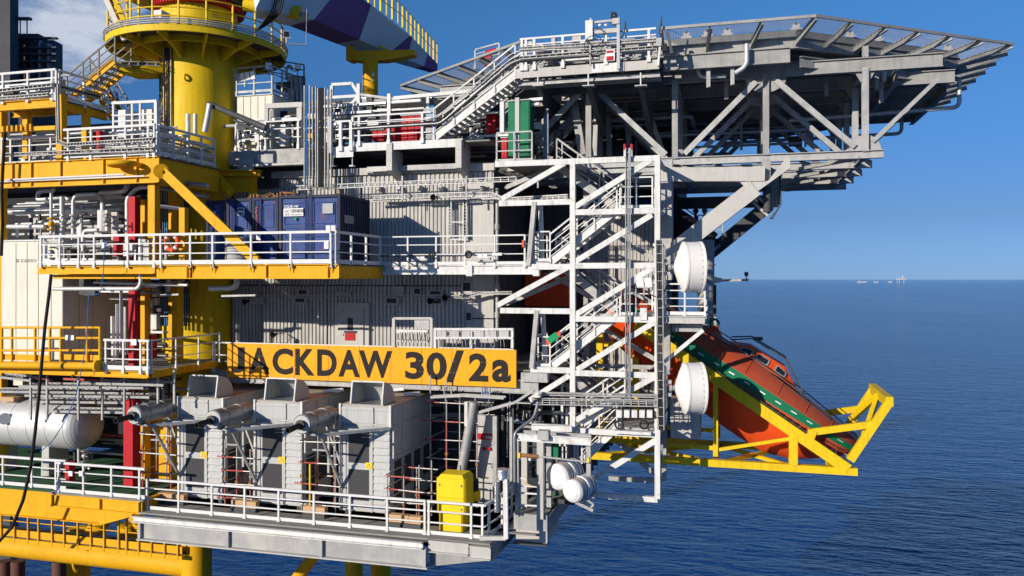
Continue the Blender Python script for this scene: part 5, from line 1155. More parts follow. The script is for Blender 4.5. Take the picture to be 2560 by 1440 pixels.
flood(V((X(825, 25.25), 25.3, D2 + .95)), 'white floodlight pair clamped at the right end of the container deck rail', (0, -1, -.1), .6)
solo('notice', MB().box(P(810, 622, 25.1), P(822, 602, 25.13)), 'white_print', 'small white notice tied to the container deck rail near its right end', 'notice')
solo('notice', MB().box(P(254, 620, 25.1), P(264, 607, 25.13)), 'white_print', 'small white notice on the rail before the valves', 'notice')
# ================================================================== pipes and valves at left
PS = [([(377, 433), (325, 432), (315, 478), (247, 482), (257, 500), (257, 526)], 27.0, .10, 'insulated pipe stepping down under the upper yellow girder'),
      ([(376, 468), (345, 468), (318, 494), (318, 612)], 26.5, .085, 'silver pipe curving down beside the red column'),
      ([(240, 485), (190, 487), (183, 500), (183, 585)], 26.3, .07, 'silver pipe dropping to the handwheel valve'),
      ([(135, 476), (96, 478), (92, 500), (165, 492), (172, 500)], 26.4, .085, 'insulated loop of pipe at the left of the valves'),
      ([(136, 470), (128, 480), (128, 585)], 26.0, .06, 'thin silver pipe above the yellow valve'),
      ([(155, 492), (155, 600)], 26.3, .10, 'short fat insulated riser between two valves'),
      ([(20, 567), (112, 567)], 25.9, .09, 'level white pipe at the far left above the cream enclosure'),
      ([(17, 450), (312, 436)], 25.3, .04, 'long thin pipe just below the upper yellow girder'),
      ([(10, 530), (310, 523)], 28.0, .13, 'large shaded pipe running level behind the valves'),
      ([(245, 575), (212, 577), (208, 590), (208, 632)], 26.0, .08, 'insulated pipe bending down behind the handrail'),
      ([(133, 722), (345, 722), (353, 706), (350, 688)], 25.6, .075, 'silver pipe below the small yellow deck, bending up at its right end'),
      ([(352, 690), (352, 585)], 25.5, .09, 'fat silver riser at the right end of the valve deck'),
      ([(525, 721), (580, 720), (592, 712), (592, 696)], 27, .11, 'dark elbow pipe under the container deck beside the grey wall'),
      ([(235, 706), (470, 713)], 26.3, .06, 'level pipe below the container deck at left'),
      ([(345, 660), (520, 672)], 27.3, .05, 'thin shaded pipe under the container deck'),
      ([(410, 450), (520, 465)], 27.2, .10, 'insulated pipe behind the slanting brace'),
      ([(400, 470), (520, 492)], 27.6, .08, 'second insulated pipe behind the slanting brace'),
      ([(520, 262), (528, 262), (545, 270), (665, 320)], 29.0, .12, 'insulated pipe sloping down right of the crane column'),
      ([(470, 285), (470, 345)], 29.0, .10, 'short insulated riser before the crane column'), ([(488, 285), (488, 335)], 29.0, .09, 'second short insulated riser before the crane column'),
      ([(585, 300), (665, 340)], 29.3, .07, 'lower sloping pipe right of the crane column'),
      ([(525, 260), (520, 290), (512, 330)], 28.8, .12, 'white insulated elbow standing before the crane column'),
      ([(0, 722), (12, 722)], 25.6, .07, 'pipe stub at the left edge')]
for pts, Y, r, lb in PS[:-1]: cyl_pipe([P(a, b, Y) for a, b in pts], r, lb, 'dark_steel' if 'right of the crane' in lb else 'silencer' if 'behind the slanting' in lb else 'insul' if r > .055 else 'rail', .22)  # sloping pipes by the crane: its platform's shade painted dark
def valve(px, py, Y, label, mt='galv', wheel=True):
    c = P(px, py, Y); t = thing('valve', label, 'valve', c - V((0, 0, .25)), 'valves on the small yellow deck')
    part('body', MB().sphere(c, .13, 12, 8).tube(c - V((0, 0, .24)), c - V((0, 0, .18)), .15, 14).tube(c + V((0, 0, .18)), c + V((0, 0, .24)), .15, 14), mt, t)
    if wheel:
        w_ = c + V((.3, -.15, 0)); part('stem', MB().tube(c, w_, .03, 8), 'silencer', t); m = MB().torus(w_, (1, -.5, 0), .16, .02, 18, 6)
        for k in range(3): a = math.pi * k / 3; d = V((.45 * math.cos(a), .89 * math.cos(a), math.sin(a))) * .16; m.beam(w_ - d, w_ + d, .015)
        part('handwheel', m, 'silencer', t)
valve(128, 560, 26.0, 'yellow banded valve on the thin pipe at left', 'yellow', False); valve(160, 552, 26.2, 'dark valve left of the white tank', 'silencer'); valve(183, 552, 26.2, 'grey handwheel valve left of the white tank'); valve(265, 550, 25.9, 'handwheel valve on the right side of the white tank')
valve(128, 632, 26.0, 'small valve low behind the leftmost rail posts', 'silencer', False)
tk = thing('white_tank', 'white upright tank with silver pipe on top behind the handrail', 'tank', P(263, 580, 26.4)); part('shell', MB().tube(P(259, 582, 26.5), P(259, 526, 26.5), .22, 24), 'white', tk)
part('panel', MB().box(P(262, 582, 26.3), P(282, 527, 26.6)), 'white', tk)
q = P(283, 640, 25.9); q1 = P(297, 590, 25.9); solo('fire_cabinet', MB().box((q.x, 25.9, q.z), (q1.x, 26.15, q1.z)), 'red', 'red upright cabinet behind the rail right of the valves', 'cabinet')
q = P(278, 600, 26.2); q1 = P(292, 530, 26.2); solo('light_panel', MB().box((q.x, 26.2, q.z), (q1.x, 26.3, q1.z)), 'wall_flat', 'narrow grey panel above the red cabinet', 'panel')
q = P(358, 655, 25.5); q1 = P(372, 600, 25.5); solo('control_post', MB().box((q.x, 25.5, q.z), (q1.x, 25.7, q1.z)).box(P(354, 605, 25.45), P(378, 598, 25.75)), 'galv', 'grey control post at the gap between the two yellow decks', 'control post')
# small detail racks inside the dark bays: many short lengths of pipe, trays and boxes
def clutter(label, x0, x1, y0, y1, z0, z1, n, seed, mts=('galv', 'insul', 'dark_steel', 'rail', 'silencer'), vert=.4, rr=(.03, .09)):
    rnd = random.Random(seed); t = thing('pipe_rack', label, 'pipe rack', V((x0, y0, z0)))
    for k in range(n):
        mt = rnd.choice(mts); y = rnd.uniform(y0, y1); r = rnd.uniform(*rr)
        u = rnd.random()
        if u < vert:
            x = rnd.uniform(x0, x1); a = rnd.uniform(z0, z0 + (z1 - z0) * .4); b = rnd.uniform(z0 + (z1 - z0) * .55, z1)
            if rnd.random() < .4: part('pipe', MB().pipe([(x, y, a), (x, y, b), (x + rnd.choice((-1, 1)) * .8, y, b)], r, 8, .2), mt, t)
            else: part('post', MB().beam((x, y, a), (x, y, b), r * 1.6), mt, t)
        elif u < .86:
            z = rnd.uniform(z0 + .1, z1 - .1); a = rnd.uniform(x0, x0 + (x1 - x0) * .5); b = a + rnd.uniform(.25, .6) * (x1 - x0); b = min(b, x1)
            if rnd.random() < .4: part('tray', MB().channel((a, y, z), (b, y, z), .2, .09), mt, t)
            else: part('pipe', MB().tube((a, y, z), (b, y, z), r, 10), mt, t)
        else:
            x = rnd.uniform(x0, x1 - .5); z = rnd.uniform(z0, z1 - .6); w_ = rnd.uniform(.2, .6); h_ = rnd.uniform(.25, .7)
            part('box', MB().box((x, y, z), (x + w_, y + .25, z + h_)), rnd.choice(('white', 'galv', 'dark_steel', 'cream')), t)
    return t
BX = XL - 1.2
clutter('packed pipes and trays in the bay above the cream enclosure', -31, -22.8, 27.2, 30.5, D2 + .1, D1 - 1.0, 60, 1)
clutter('pipes behind the handrail of the upper yellow deck', -31, -22.2, 27.0, 30.0, D1, D0 - .5, 50, 2)
clutter('small fittings behind the rail of the top deck', -31, -25.5, 26.6, 28.4, D0 + .02, D0 + 1.2, 22, 3)
clutter('pipework in the shaded bay right of the cream enclosure', -24.8, -21.9, 27.5, 30.5, D3 + .1, D2 - .5, 36, 4)
clutter('shaded pipework behind the red column below the valve deck', -26, -21.5, 26.6, 28.4, D2 - 1.2, D2 - .5, 26, 5)
clutter('dark machinery behind the pressure vessel on the lowest deck', -31, -20.5, 28.2, 31.5, D4, D3 - .4, 70, 6, mts=('galv', 'dark_steel', 'scaf', 'silencer', 'dark_steel', 'scaf_red'))
clutter('fine pipework along the right end of the upper yellow deck', -20.6, -19.5, 25.8, 29.0, D1, D1 + 1.0, 26, 7, rr=(.02, .05)) if False else None
t7 = thing('pipe_bundle', 'bundle of small pipes beside the grey rail at the foot of the crane column', 'pipe bundle', V((xd1 - .4, 26, D1)))
for k in range(7): z = D1 + .12 + k * .13; part('pipe', MB().tube((xd1 - .35 + (k % 2) * .1, 25.8, z), (xd1 - .35 + (k % 2) * .1, 29.0, z), .035 + .01 * (k % 3), 8), ('insul', 'galv', 'rail')[k % 3], t7)
q = P(232, 368, 26.6); solo('red_cylinder_rack', MB().tube(P(236, 372, 26.9), P(236, 330, 26.9), .14, 14).tube(P(250, 372, 26.9), P(250, 328, 26.9), .14, 14), 'red', 'two red gas cylinders behind the upper left rail', 'gas cylinders')
# equipment near lower mid: white instrument stand before the red column
st = thing('instrument_stand', 'slim white instrument stand before the red column on the middle deck', 'instrument stand', P(290, 900, 25.6))
for (a, b, c, d) in ((290, 900, 296, 760), (276, 845, 287, 790), (278, 905, 290, 850), (300, 880, 306, 720)): part('box', MB().box(P(a, b, 25.7), P(c, d, 25.85)), 'white', st)
q = P(358, 900, 27.5); q1 = P(378, 838, 27.5); solo('fire_extinguisher_box', MB().box((q.x, 27.5, q.z), (q1.x, 27.85, q1.z)), 'red', 'red extinguisher box at the corner of the middle deck', 'cabinet')
solo('notice', MB().box(P(163, 850, 24.7), P(186, 838, 24.73)), 'white_print', 'small white plate on the yellow barrier', 'notice')
solo('notice', MB().box(P(327, 863, 24.8), P(342, 848, 24.83)), 'white_print', 'small white notice on the middle deck rail before the red column', 'notice')
# hanging hose
hz = thing('black_hose', 'long thick black hose hanging down the left side in front of the decks', 'hose', P(0, 1365, 23.6))
pts = [(128, 686), (122, 740), (112, 820), (105, 900), (97, 990), (88, 1080), (76, 1170), (58, 1250), (30, 1318), (-10, 1362)]
part('hose', MB().pipe([P(a, b, 24.0) for a, b in pts], .058, 12), 'rubber', hz)
solo('thin_hose', MB().pipe([P(a, b, 24.6) for a, b in ((262, 600), (258, 690), (250, 740), (222, 730), (219, 800), (212, 880), (190, 990), (165, 1050), (130, 1105), (100, 1130))], .016, 6, .3), 'cable_blue', 'thin dark blue hose swinging across the left decks', 'hose')
solo('black_hose_end', MB().pipe([P(a, b, 25.0) for a, b in ((12, 330), (8, 400), (4, 480), (6, 560), (3, 640))], .06, 10), 'rubber', 'black hose end coming down at the left edge', 'hose')
# ================================================================== generator deck
YG = 25.2
gx0, gx1 = X(352, 25.0), X(1228, 25.0)
gd = thing('generator_deck', 'pale cantilevered steel deck carrying the three generator enclosures', 'deck', V((gx0, 24.8, GD - 1.0)))
part('deck_plate', MB().box((gx0, 24.85, GD - .06), (gx1, 30.9, GD)), 'deck', gd)
xk = X(1060, 24.7)
part('top_channel', MB().channel((X(330, 24.7), 24.72, GD - .22), (X(1055, 24.7), 24.72, GD - .22), .16, .2, side=-1), 'white', gd)
part('web_plate', MB().box((X(345, 24.8), 24.86, GD - .92), (xk, 24.9, GD - .33)), 'patchy', gd)
part('bottom_flange', MB().box((X(345, 24.8), 24.7, GD - .97), (xk + .1, 25.1, GD - .925)), 'wall_flat', gd)
for px in (350, 570, 804, 1062): part('stiffener', MB().box((X(px, 24.8) - .05, 24.74, GD - .92), (X(px, 24.8) + .05, 24.858, GD - .33)), 'galv', gd)
part('end_beam', MB().ibeam((xk + .06, 24.95, GD - .25), (X(1170, 24.9), 24.95, GD - .25), .2, .42), 'wall_flat', gd)
part('end_beam', MB().ibeam((X(1174, 24.95), 24.95, GD - .34), (gx1, 24.95, GD - .34), .18, .42), 'wall_flat', gd)
part('taper_plate', MB().prism([(xk + .05, 25.1, GD - .47), (xk + .05, 25.1, GD - .95), (xk + .3, 25.1, GD - .95), (gx1, 25.1, GD - .6), (gx1, 25.1, GD - .47)], (0, .04, 0)), 'alu', gd)
m = MB()
for i in range(5): m.ibeam((gx0 + .1, 25.6 + i * 1.1, GD - .3), (gx1 - .2, 25.6 + i * 1.1, GD - .3), .16, .4)
part('floor_beams', m, 'dark_steel', gd, stuff=True)
part('side_beam', MB().ibeam((gx1, 25.1, GD - .3), (gx1, 30.8, GD - .3), .18, .5), 'galv', gd)
rp1 = [368, 447, 530, 612, 697, 785, 875, 968, 1062]
rail([(X(366, YG), YG, GD), (X(1064, YG), YG, GD)], 'long white handrail along the front of the generator deck', toe=.12, top=.075, pw=.068, mid=.045, post_pts=[V((X(p, YG), YG, GD)) for p in rp1])
rail([(X(1068, YG), YG, GD), (X(1176, YG), YG, GD)], 'white handrail before the tall yellow box', toe=.12, top=.075, pw=.068, mid=.045, post_pts=[V((X(p, YG), YG, GD)) for p in (1072, 1178)])
rail([(X(1182, YG), YG, GD), (X(1212, YG), YG, GD), (X(1222, YG), 26.2, GD), (gx1 - .05, 29.5, GD)], 'white handrail round the right corner of the generator deck', toe=.12, top=.075, pw=.068, mid=.045, post_pts=[V((X(1206, YG), YG, GD)), V((X(1216, YG), 25.5, GD)), V((gx1 - .1, 26.6, GD)), V((gx1 - .1, 27.8, GD)), V((gx1 - .1, 29, GD))])
def generator(pxl, idx, where):
    Y0 = 26.5; x0 = X(pxl, Y0); x1 = x0 + 1.82; zb_ = GD + .16; zt_ = Z(980, 1066, Y0); zr_ = Z(980, 1018, Y0) 
    Y1 = 30.3
    t = thing('generator_enclosure', 'grey generator enclosure with meshed door, %s' % where, 'generator', V((x0 + .9, Y0, GD)), 'generator enclosures on the lower deck')
    part('body', MB().box((x0, Y0 + .06, zb_), (x1, Y1, zt_)), 'gen', t)
    part('upper_body', MB().box((x0 - .08, Y0 + .05, zt_ + .005), (x1 + .0, Y1, zr_ - .01)), 'gen', t)
    part('roof_sheet', MB().box((x0 - .1, Y0 + .02, zr_ - .008), (x1 + .03, Y1 + .02, zr_ + .03)), 'roof_dirty', t)
    xm = x0 + 1.08
    for a, b in ((x0 - .08, xm + .12), (xm + .135, x1)):     # pressed panels of the upper part
        f = part('front_panel', MB().box((a + .02, Y0 - .0, zt_ + .05), (b - .02, Y0 + .048, zr_ - .04)), 'gen', t)
        part('rib', MB().box((a + .03, Y0 - .03, zr_ - .16), (b - .03, Y0 - .002, zr_ - .13)), 'gen', f)
    for x in (x0 - .1, x1 + .01): part('corner_angle', MB().box((x - .035, Y0 - .04, zt_ - .05), (x + .035, Y0 + .05, zr_ + .06)), 'white', t)
    # door side
    part('door_frame', MB().box((x0 + .015, Y0 - .02, zb_ + .02), (x0 + .13, Y0 + .058, zt_ - .02)), 'gen', t)
    d = part('door', MB().box((x0 + .15, Y0, zb_ + .05), (xm, Y0 + .055, zt_ - .04)), 'gen', t)
    hz_ = zt_ - zb_
    for f0, f1 in ((.13, .485), (.56, .95)): part('mesh_panel', MB().box((x0 + .22, Y0 - .008, zb_ + hz_ * f0), (xm - .06, Y0 - .001, zb_ + hz_ * f1)), 'mesh_grey', d)
    part('door_bar', MB().box((x0 + .2, Y0 - .03, zb_ + hz_ * .515), (xm - .04, Y0 - .009, zb_ + hz_ * .535)), 'gen', d)
    part('frame_post', MB().box((xm + .01, Y0 - .03, zb_ + .02), (xm + .09, Y0 + .058, zt_ - .02)), 'gen', t)
    n = 12
    for k in range(n):
        za = zb_ + .04 + (hz_ - .08) * k / n; zc = zb_ + .04 + (hz_ - .08) * (k + 1) / n
        part('slat', MB().prism([(xm + .11, Y0 + .055, za), (xm + .11, Y0 - .03, za + .015), (xm + .11, Y0 + .02, zc - .008), (xm + .11, Y0 + .055, zc - .008)], (x1 - xm - .13, 0, 0)), 'gen', t)
    s = part('warning_sign', MB().box((xm - .18, Y0 - .045, zb_ + hz_ * .50), (xm + .085, Y0 - .032, zb_ + hz_ * .575)), 'box_yellow', t, 'small yellow warning triangle sign')
    c = V((xm - .05, Y0 - .047, zb_ + hz_ * .515)); tri = [c + V((-.085, 0, 0)), c + V((.085, 0, 0)), c + V((0, 0, .145))]; m = MB()
    for a, b in zip(tri, tri[1:] + tri[:1]): m.beam(a, b, .012, .014, up=(0, 1, 0))
    part('triangle', m, 'grey_print', s)
    # side panels
    for k in range(4):
        ya = Y0 + .15 + k * .92
        for z0_, z1_ in ((zb_ + 2.0, zt_ - .05), (zt_ + .05, zr_ - .06)): part('side_panel', MB().box((x1 + .001, ya, z0_), (x1 + .03, ya + .86, z1_)), 'gen', t)
        q = part('side_door' if k % 2 == 0 else 'side_panel', MB().box((x1 + .001, ya, zb_ + .1), (x1 + .035, ya + .86, zb_ + 1.95)), 'gen', t)
        part('dark_panel', MB().box((x1 + .036, ya + .12, zb_ + .7 if k % 2 else zb_ + .25), (x1 + .042, ya + .74, zb_ + 1.8)), 'mesh_grey', q)
    for k in range(2): part('side_louvre', MB().box((x1 + .05, Y0 + .1, zt_ - .6 - k * .55), (x1 + .09, Y0 + .2, zt_ - .15 - k * .55)), 'white', t)
    for x in (x0 + .1, x1 - .15): part('foot', MB().box((x - .1, Y0 + .1, GD + .005), (x + .12, Y0 + .5, GD + .158)), 'dark_steel', t)
    # roof hood
    hx0, hx1 = x0 + .28, x0 + 1.52; hz0 = zr_ + .03; prof = [(0, 0), (0.0, .78)] + [(.05 + .85 * math.sin(a), .78 * math.cos(a)) for a in [math.pi / 2 * k / 8 for k in range(1, 9)]]
    hp = thing('air_hood', 'pale curved metal air hood standing on the roof of the %s generator enclosure' % where.split(' ')[0], 'air hood', V(((hx0 + hx1) / 2, Y0 + .2, hz0)), 'roof hoods of the generators')
    ya = Y0 + .12
    for x in (hx0, hx1 - .03): part('cheek', MB().prism([(x, ya - .1, hz0), (x, ya + .05, hz0 + .80)] + [(x, ya + .1 + p, hz0 + q * 1.0) for p, q in prof[2:]], (.03, 0, 0)), 'wall_flat', hp)
    vs = []; cur = [(.05, .79)] + prof[2:]
    m = MB(); 
    for (p0, q0_), (p1, q1_) in zip(cur, cur[1:]): m.add([(hx0 + .03, ya + .1 + p0, hz0 + q0_), (hx1 - .03, ya + .1 + p0, hz0 + q0_), (hx1 - .03, ya + .1 + p1, hz0 + q1_), (hx0 + .03, ya + .1 + p1, hz0 + q1_)], [(0, 1, 2, 3)], True)
    part('curved_back', m, 'wall_flat', hp)
    m = MB(); a, b, c_, d_ = V((hx0 + .015, ya - .1, hz0)), V((hx0 + .015, ya + .05, hz0 + .81)), V((hx1 - .015, ya + .05, hz0 + .81)), V((hx1 - .015, ya - .1, hz0))
    for p, q in ((a, b), (b, c_), (c_, d_)): m.beam(p, q, .05, .05)
    part('front_edge', m, 'white', hp); part('base_frame', MB().box((hx0 - .08, ya - .14, hz0 + .002), (hx1 + .08, ya + .95, hz0 + .03)), 'silencer', hp)
    # exhaust on its triangular bracket
    sx = x0 - .62; sz = Z(812, 1040, 26.5); 
    br_ = thing('exhaust_bracket', 'galvanised triangular bracket before the left corner of the %s generator enclosure' % where.split(' ')[0], 'bracket', V((x0, 25, zb_)), 'exhaust brackets')
    za = zt_ - .12; yt = 24.95; A_, T_, Bc = V((x0 - .02, Y0, za)), V((x0 - .02, yt, za)), V((x1, Y0 - .02, za + .05))
    part('arm', MB().channel(A_, T_, .07, .10), 'galv', br_); part('arm', MB().beam(T_, Bc, .07, .10), 'galv', br_); part('wall_beam', MB().beam(A_, Bc, .06, .1), 'galv', br_)
    for f in (.28, .5, .72): part('slat', MB().beam(T_.lerp(A_, f), T_.lerp(Bc, f), .06, .08), 'galv', br_)
    part('arm', MB().beam(V((x0 - .9, yt + .25, za)), V((x0 - .02, yt + .02, za)), .2, .06), 'galv', br_); part('arm', MB().beam(V((x0 - .9, yt + .25, za)), V((x0 - .9, 27.2, za)), .06, .08), 'galv', br_)
    part('strut', MB().beam(T_, V((x0 - .02, Y0, zb_ + .75)), .07, .08), 'galv', br_); part('strut', MB().beam(V((x0 - .9, 26.9, za)), V((x0 - .06, Y0 + .5, zb_ + .9)), .06, .07), 'galv', br_)
    part('hanger', MB().beam(V((x0 - .45, 26.3, za)), V((x0 - .45, 26.3, za - 1.6)), .07), 'galv', br_); part('upright', MB().box((x0 - .13, Y0 - .03, zb_), (x0 - .05, Y0 + .06, zt_)), 'white', br_)
    part('tie', MB().beam(V((x0 - .02, yt + .5, za - .62)), V((x0 - .9, 26.0, za - .75)), .05, .06), 'galv', br_)
    ex = thing('exhaust_silencer', 'grey cylindrical exhaust silencer with black tailpipe left of the %s generator roof' % where.split(' ')[0], 'exhaust silencer', V((sx, 25, sz - .33)), 'exhaust silencers')
    part('silencer', MB().lathe((sx, 24.75, sz), (0, 1, 0), [(0, .06), (0, .30), (.04, .34), (1.95, .34), (1.99, .30), (2.0, .1)], 28), 'silencer', ex)
    for y in (25.25, 26.1): part('band', MB().tube((sx, y, sz), (sx, y + .04, sz), .352, 28), 'silencer', ex)
    part('end_cap', MB().lathe((sx, 24.74, sz), (0, 1, 0), [(0, .12), (0, .30)], 28), 'wall_flat', ex)
    part('tailpipe', MB().lathe((sx, 23.85, sz - .04), (0, 1, 0.04), [(.02, .07), (0, .07), (0, .095), (.9, .095)], 16), 'rubber', ex)
    part('flange', MB().tube((sx, 24.58, sz), (sx, 24.66, sz), .17, 16), 'dark_steel', ex)
    part('rust_pipe', MB().pipe([(sx, 26.75, sz), (sx, 29.6, sz), (sx + .7, 29.9, sz)], .17, 14, .3), 'rust_pipe' if idx == 2 else 'silencer', ex)
    return x0, x1
G = []
for i, (px, wh_) in enumerate(((452, 'leftmost of three'), (643, 'middle of three'), (857, 'rightmost of three, beside the yellow locker'))): G.append(generator(px, i, wh_))
# scaffolding between the enclosures
def scaffold(x0, x1, y0, y1, h, label, seed, nx=3, nz=4, red=.6, z=None):
    rnd = random.Random(seed); z = GD if z is None else z; t = thing('scaffold', label, 'scaffolding', V((x0, y0, z)))
    for i in range(nx):
        for y in (y0, y1):
            x = x0 + (x1 - x0) * i / (nx - 1) + rnd.uniform(-.05, .05); hh = h * rnd.uniform(.7, 1.0); a = V((x, y, z + .02)); k = rnd.uniform(.3, .7)
            if rnd.random() < red: part('standard', MB().tube(a, a + V((0, 0, hh * k)), .027, 8), 'scaf_red', t); part('standard', MB().tube(a + V((0, 0, hh * k)), a + V((0, 0, hh)), .026, 8), 'scaf', t)
            else: part('standard', MB().tube(a, a + V((0, 0, hh)), .027, 8), 'scaf', t)
            part('coupler', MB().box(a + V((-.05, -.05, hh * .4)), a + V((.05, .05, hh * .4 + .09))), 'rust_pipe', t)
    for j in range(nz):
        zz = z + .35 + h * .8 * j / nz
        for y in (y0 - .04, y1 + .04):
            m0 = rnd.uniform(.3, .7); a = V((x0 - rnd.uniform(.05, .3), y, zz)); b = V((x1 + rnd.uniform(.05, .25), y, zz + rnd.uniform(-.05, .05)))
            part('ledger', MB().tube(a, a.lerp(b, m0), .027, 8), 'scaf_red' if rnd.random() < .7 else 'scaf', t); part('ledger', MB().tube(a.lerp(b, m0), b, .026, 8), 'scaf', t)
        part('transom', MB().tube((x0, y0 - .2, zz + .06), (x0, y1 + .2, zz + .06), .025, 8), 'scaf', t)
    return t
scaffold(G[0][0] - 1.5, G[0][0] - .25, 26.3, 27.6, 3.6, 'scaffold tubes left of the leftmost generator enclosure', 1)
scaffold(G[0][1] + .2, G[1][0] - .2, 26.3, 27.4, 2.5, 'scaffold tubes with red bars between the left and middle generator enclosures', 2)
scaffold(G[1][1] + .15, G[2][0] - .2, 26.3, 27.4, 3.7, 'tall scaffold with red bars between the middle and right generator enclosures', 3)
scaffold(G[2][1] + .2, G[2][1] + 1.3, 25.9, 27.2, 2.2, 'scaffold tubes right of the rightmost generator enclosure', 4)
scaffold(X(1085, 29), X(1200, 29), 28.6, 30.2, 5.2, 'dim scaffold tower behind the tall yellow box', 5, nx=4, nz=6, red=.3)
for (px0, px1, py, Y, lb) in ((388, 460, 1232, 26.0, 'timber baulks at the foot of the scaffold left of the generators'), (578, 640, 1250, 25.9, 'timber baulks between the left and middle generators'), (757, 812, 1268, 25.9, 'timber baulks between the middle and right generators'), (972, 1052, 1290, 25.75, 'timber baulks right of the rightmost generator')):
    t = thing('timber_stack', lb, 'timber', P(px0, py, Y)); a = X(px0, Y); b = X(px1, Y); zz = GD + .14
    part('bearer', MB().box((a, Y - .05, GD + .01), (b, Y + .3, zz - .01)), 'dark_steel', t)
    part('baulk', MB().box((a, Y, zz), (a + (b - a) * .6, Y + .25, zz + .25)), 'timber', t); part('baulk', MB().box((a + (b - a) * .62, Y - .02, zz), (b, Y + .22, zz + .24)), 'timber', t)
solo('yellow_pole', MB().tube(P(775, 1270, 26), P(775, 1160, 26), .035, 8), 'box_yellow', 'yellow pole standing in the scaffold beside the right generator', 'pole')
# tall yellow locker
yb = thing('yellow_locker', 'tall bright yellow plastic locker at the right end of the generator deck', 'locker', V((X(1130, 25.8), 25.8, GD)))
a, b = X(1090, 25.6), X(1163, 25.6); zt_ = Z(1130, 1190, 25.6); m = MB()
def rbox(mb, x0, x1, y0, y1, z0, z1, c):
    mb.prism([(x0 + c, y0, z0), (x1 - c, y0, z0), (x1, y0 + c, z0), (x1, y1 - c, z0), (x1 - c, y1, z0), (x0 + c, y1, z0), (x0, y1 - c, z0), (x0, y0 + c, z0)], (0, 0, z1 - z0)); return mb
part('body', rbox(MB(), a, b, 25.6, 26.5, GD + .62, zt_ - .1, .06), 'box_yellow', yb)
vs = [(a + .06, 25.62, zt_ - .098), (b - .06, 25.62, zt_ - .098), (b - .02, 26.48, zt_ - .098), (a + .02, 26.48, zt_ - .098), (a + .14, 25.7, zt_ + .02), (b - .14, 25.7, zt_ + .02), (b - .1, 26.4, zt_ + .02), (a + .1, 26.4, zt_ + .02)]
part('lid', MB().add(vs, [(0, 3, 2, 1), (4, 5, 6, 7), (0, 1, 5, 4), (1, 2, 6, 5), (2, 3, 7, 6), (3, 0, 4, 7)]), 'box_yellow', yb)
part('base', rbox(MB(), a + .06, b - .12, 25.66, 26.4, GD + .02, GD + .618, .05), 'box_yellow', yb)
for z in (GD + .95, GD + 1.15, zt_ - .55, zt_ - .75): part('moulded_rib', MB().box((a + .08, 25.585, z), (b - .08, 25.599, z + .03)), 'box_yellow', yb)
for x, z in ((a + .12, zt_ - .35), (b - .14, zt_ - .35), (b - .14, GD + .75)): part('catch', MB().box((x - .02, 25.57, z), (x + .02, 25.60, z + .08)), 'grey_print', yb)
t = thing('floor_machine', 'small black and yellow machine on the deck behind the yellow locker', 'machine', V((X(1180, 27), 27, GD)))
part('drum', MB().tube(P(1178, 1250, 27), P(1178, 1225, 27), .32, 18), 'box_yellow', t); part('top', MB().tube(P(1178, 1224, 27), P(1178, 1198, 27), .26, 18), 'rubber', t); part('wheel', MB().tube(P(1190, 1260, 26.7), P(1190, 1260, 26.8), .1, 12), 'rubber', t)
# foil wrapped beacon on a post
bc = thing('wrapped_beacon', 'foil wrapped lamp on a white post at the right corner of the generator deck', 'lamp', P(1262, 1345, 25)); c = P(1257, 1185, 25.0)
part('post', MB().beam(P(1266, 1346, 24.9), P(1264, 1197, 24.9), .14, .14), 'white', bc); part('post_back', MB().beam(P(1244, 1280, 25.4), P(1244, 1200, 25.4), .15, .1), 'galv', bc)
part('lamp_head', MB().lathe(c - V((0, 0, .18)), (0, 0, 1), [(0, .12), (.02, .2), (.1, .2), (.14, .19), (.16, .22), (.34, .215), (.37, .1), (.37, .01)], 24), 'foil', bc)
part('foot_arm', MB().beam(P(1200, 1345, 24.95), P(1266, 1345, 24.9), .12, .12), 'wall_flat', bc)
part('cable_wrap', MB().tube(P(1240, 1280, 25.2), P(1240, 1205, 25.2), .06, 8), 'foil', bc)
# lit grey tubular brace and back wall
cyl_pipe([P(1152, 1185, 28.5), P(1185, 1005, 28.5)], .17, 'thick grey slanting tube behind the yellow locker', 'galv', 0, flanges=False, n=20, name='tubular_brace')
solo('post', MB().beam(P(1166, 1065, 28.4), P(1166, 1004, 28.4), .12), 'white', 'short white hanging post beside the thick slanting tube', 'post')
t = thing('shelter_wall', 'shaded grey bulkhead with a red notice at the right of the generator deck', 'wall', P(1220, 1215, 29.2))
a, b = P(1192, 1225, 29.3), P(1243, 1040, 29.3); part('panel', MB().box((a.x, 29.3, GD), (b.x, 29.45, b.z)), 'wall', t)
a, b = P(1193, 1099, 29.2), P(1232, 1086, 29.2); part('notice', MB().box((a.x, 29.25, a.z), (b.x, 29.29, b.z)), 'red', t); text('lettering', '1388', V((X(1208, 29.2), 29.25, Z(1208, 1097, 29.2))), .3, .12, 'white_print', t)
for px in (1210, 1224): part('button', MB().tube(P(px, 1122, 29.2), P(px, 1122, 29.28), .07, 12), 'red', t)
for px, w_ in ((1238, .16), (1278, .10)): part('post', MB().beam(P(px, 1215, 29.1), P(px, 1040, 29.1), w_), 'galv', t)
ladder_tray([P(1080, 992, 28.4), P(1160, 988, 28.0), P(1262, 994, 28.0)], 'galvanised cable tray curving under the right end of the sign', .25, wdir=(0, 1, 0), rung=.25, cables=3)
ladder_tray([P(1215, 970, 28.5), P(1215, 1000, 28.5)], 'short ladder with bright blue cables under the sign', .3, wdir=(1, 0, 0), rung=.12, cables=3, cm='cable_blue')
ladder_tray([P(1120, 968, 28.5), P(1120, 992, 28.5)], 'short cable ladder under the sign above the yellow locker', .28, wdir=(1, 0, 0), rung=.12, cables=2)
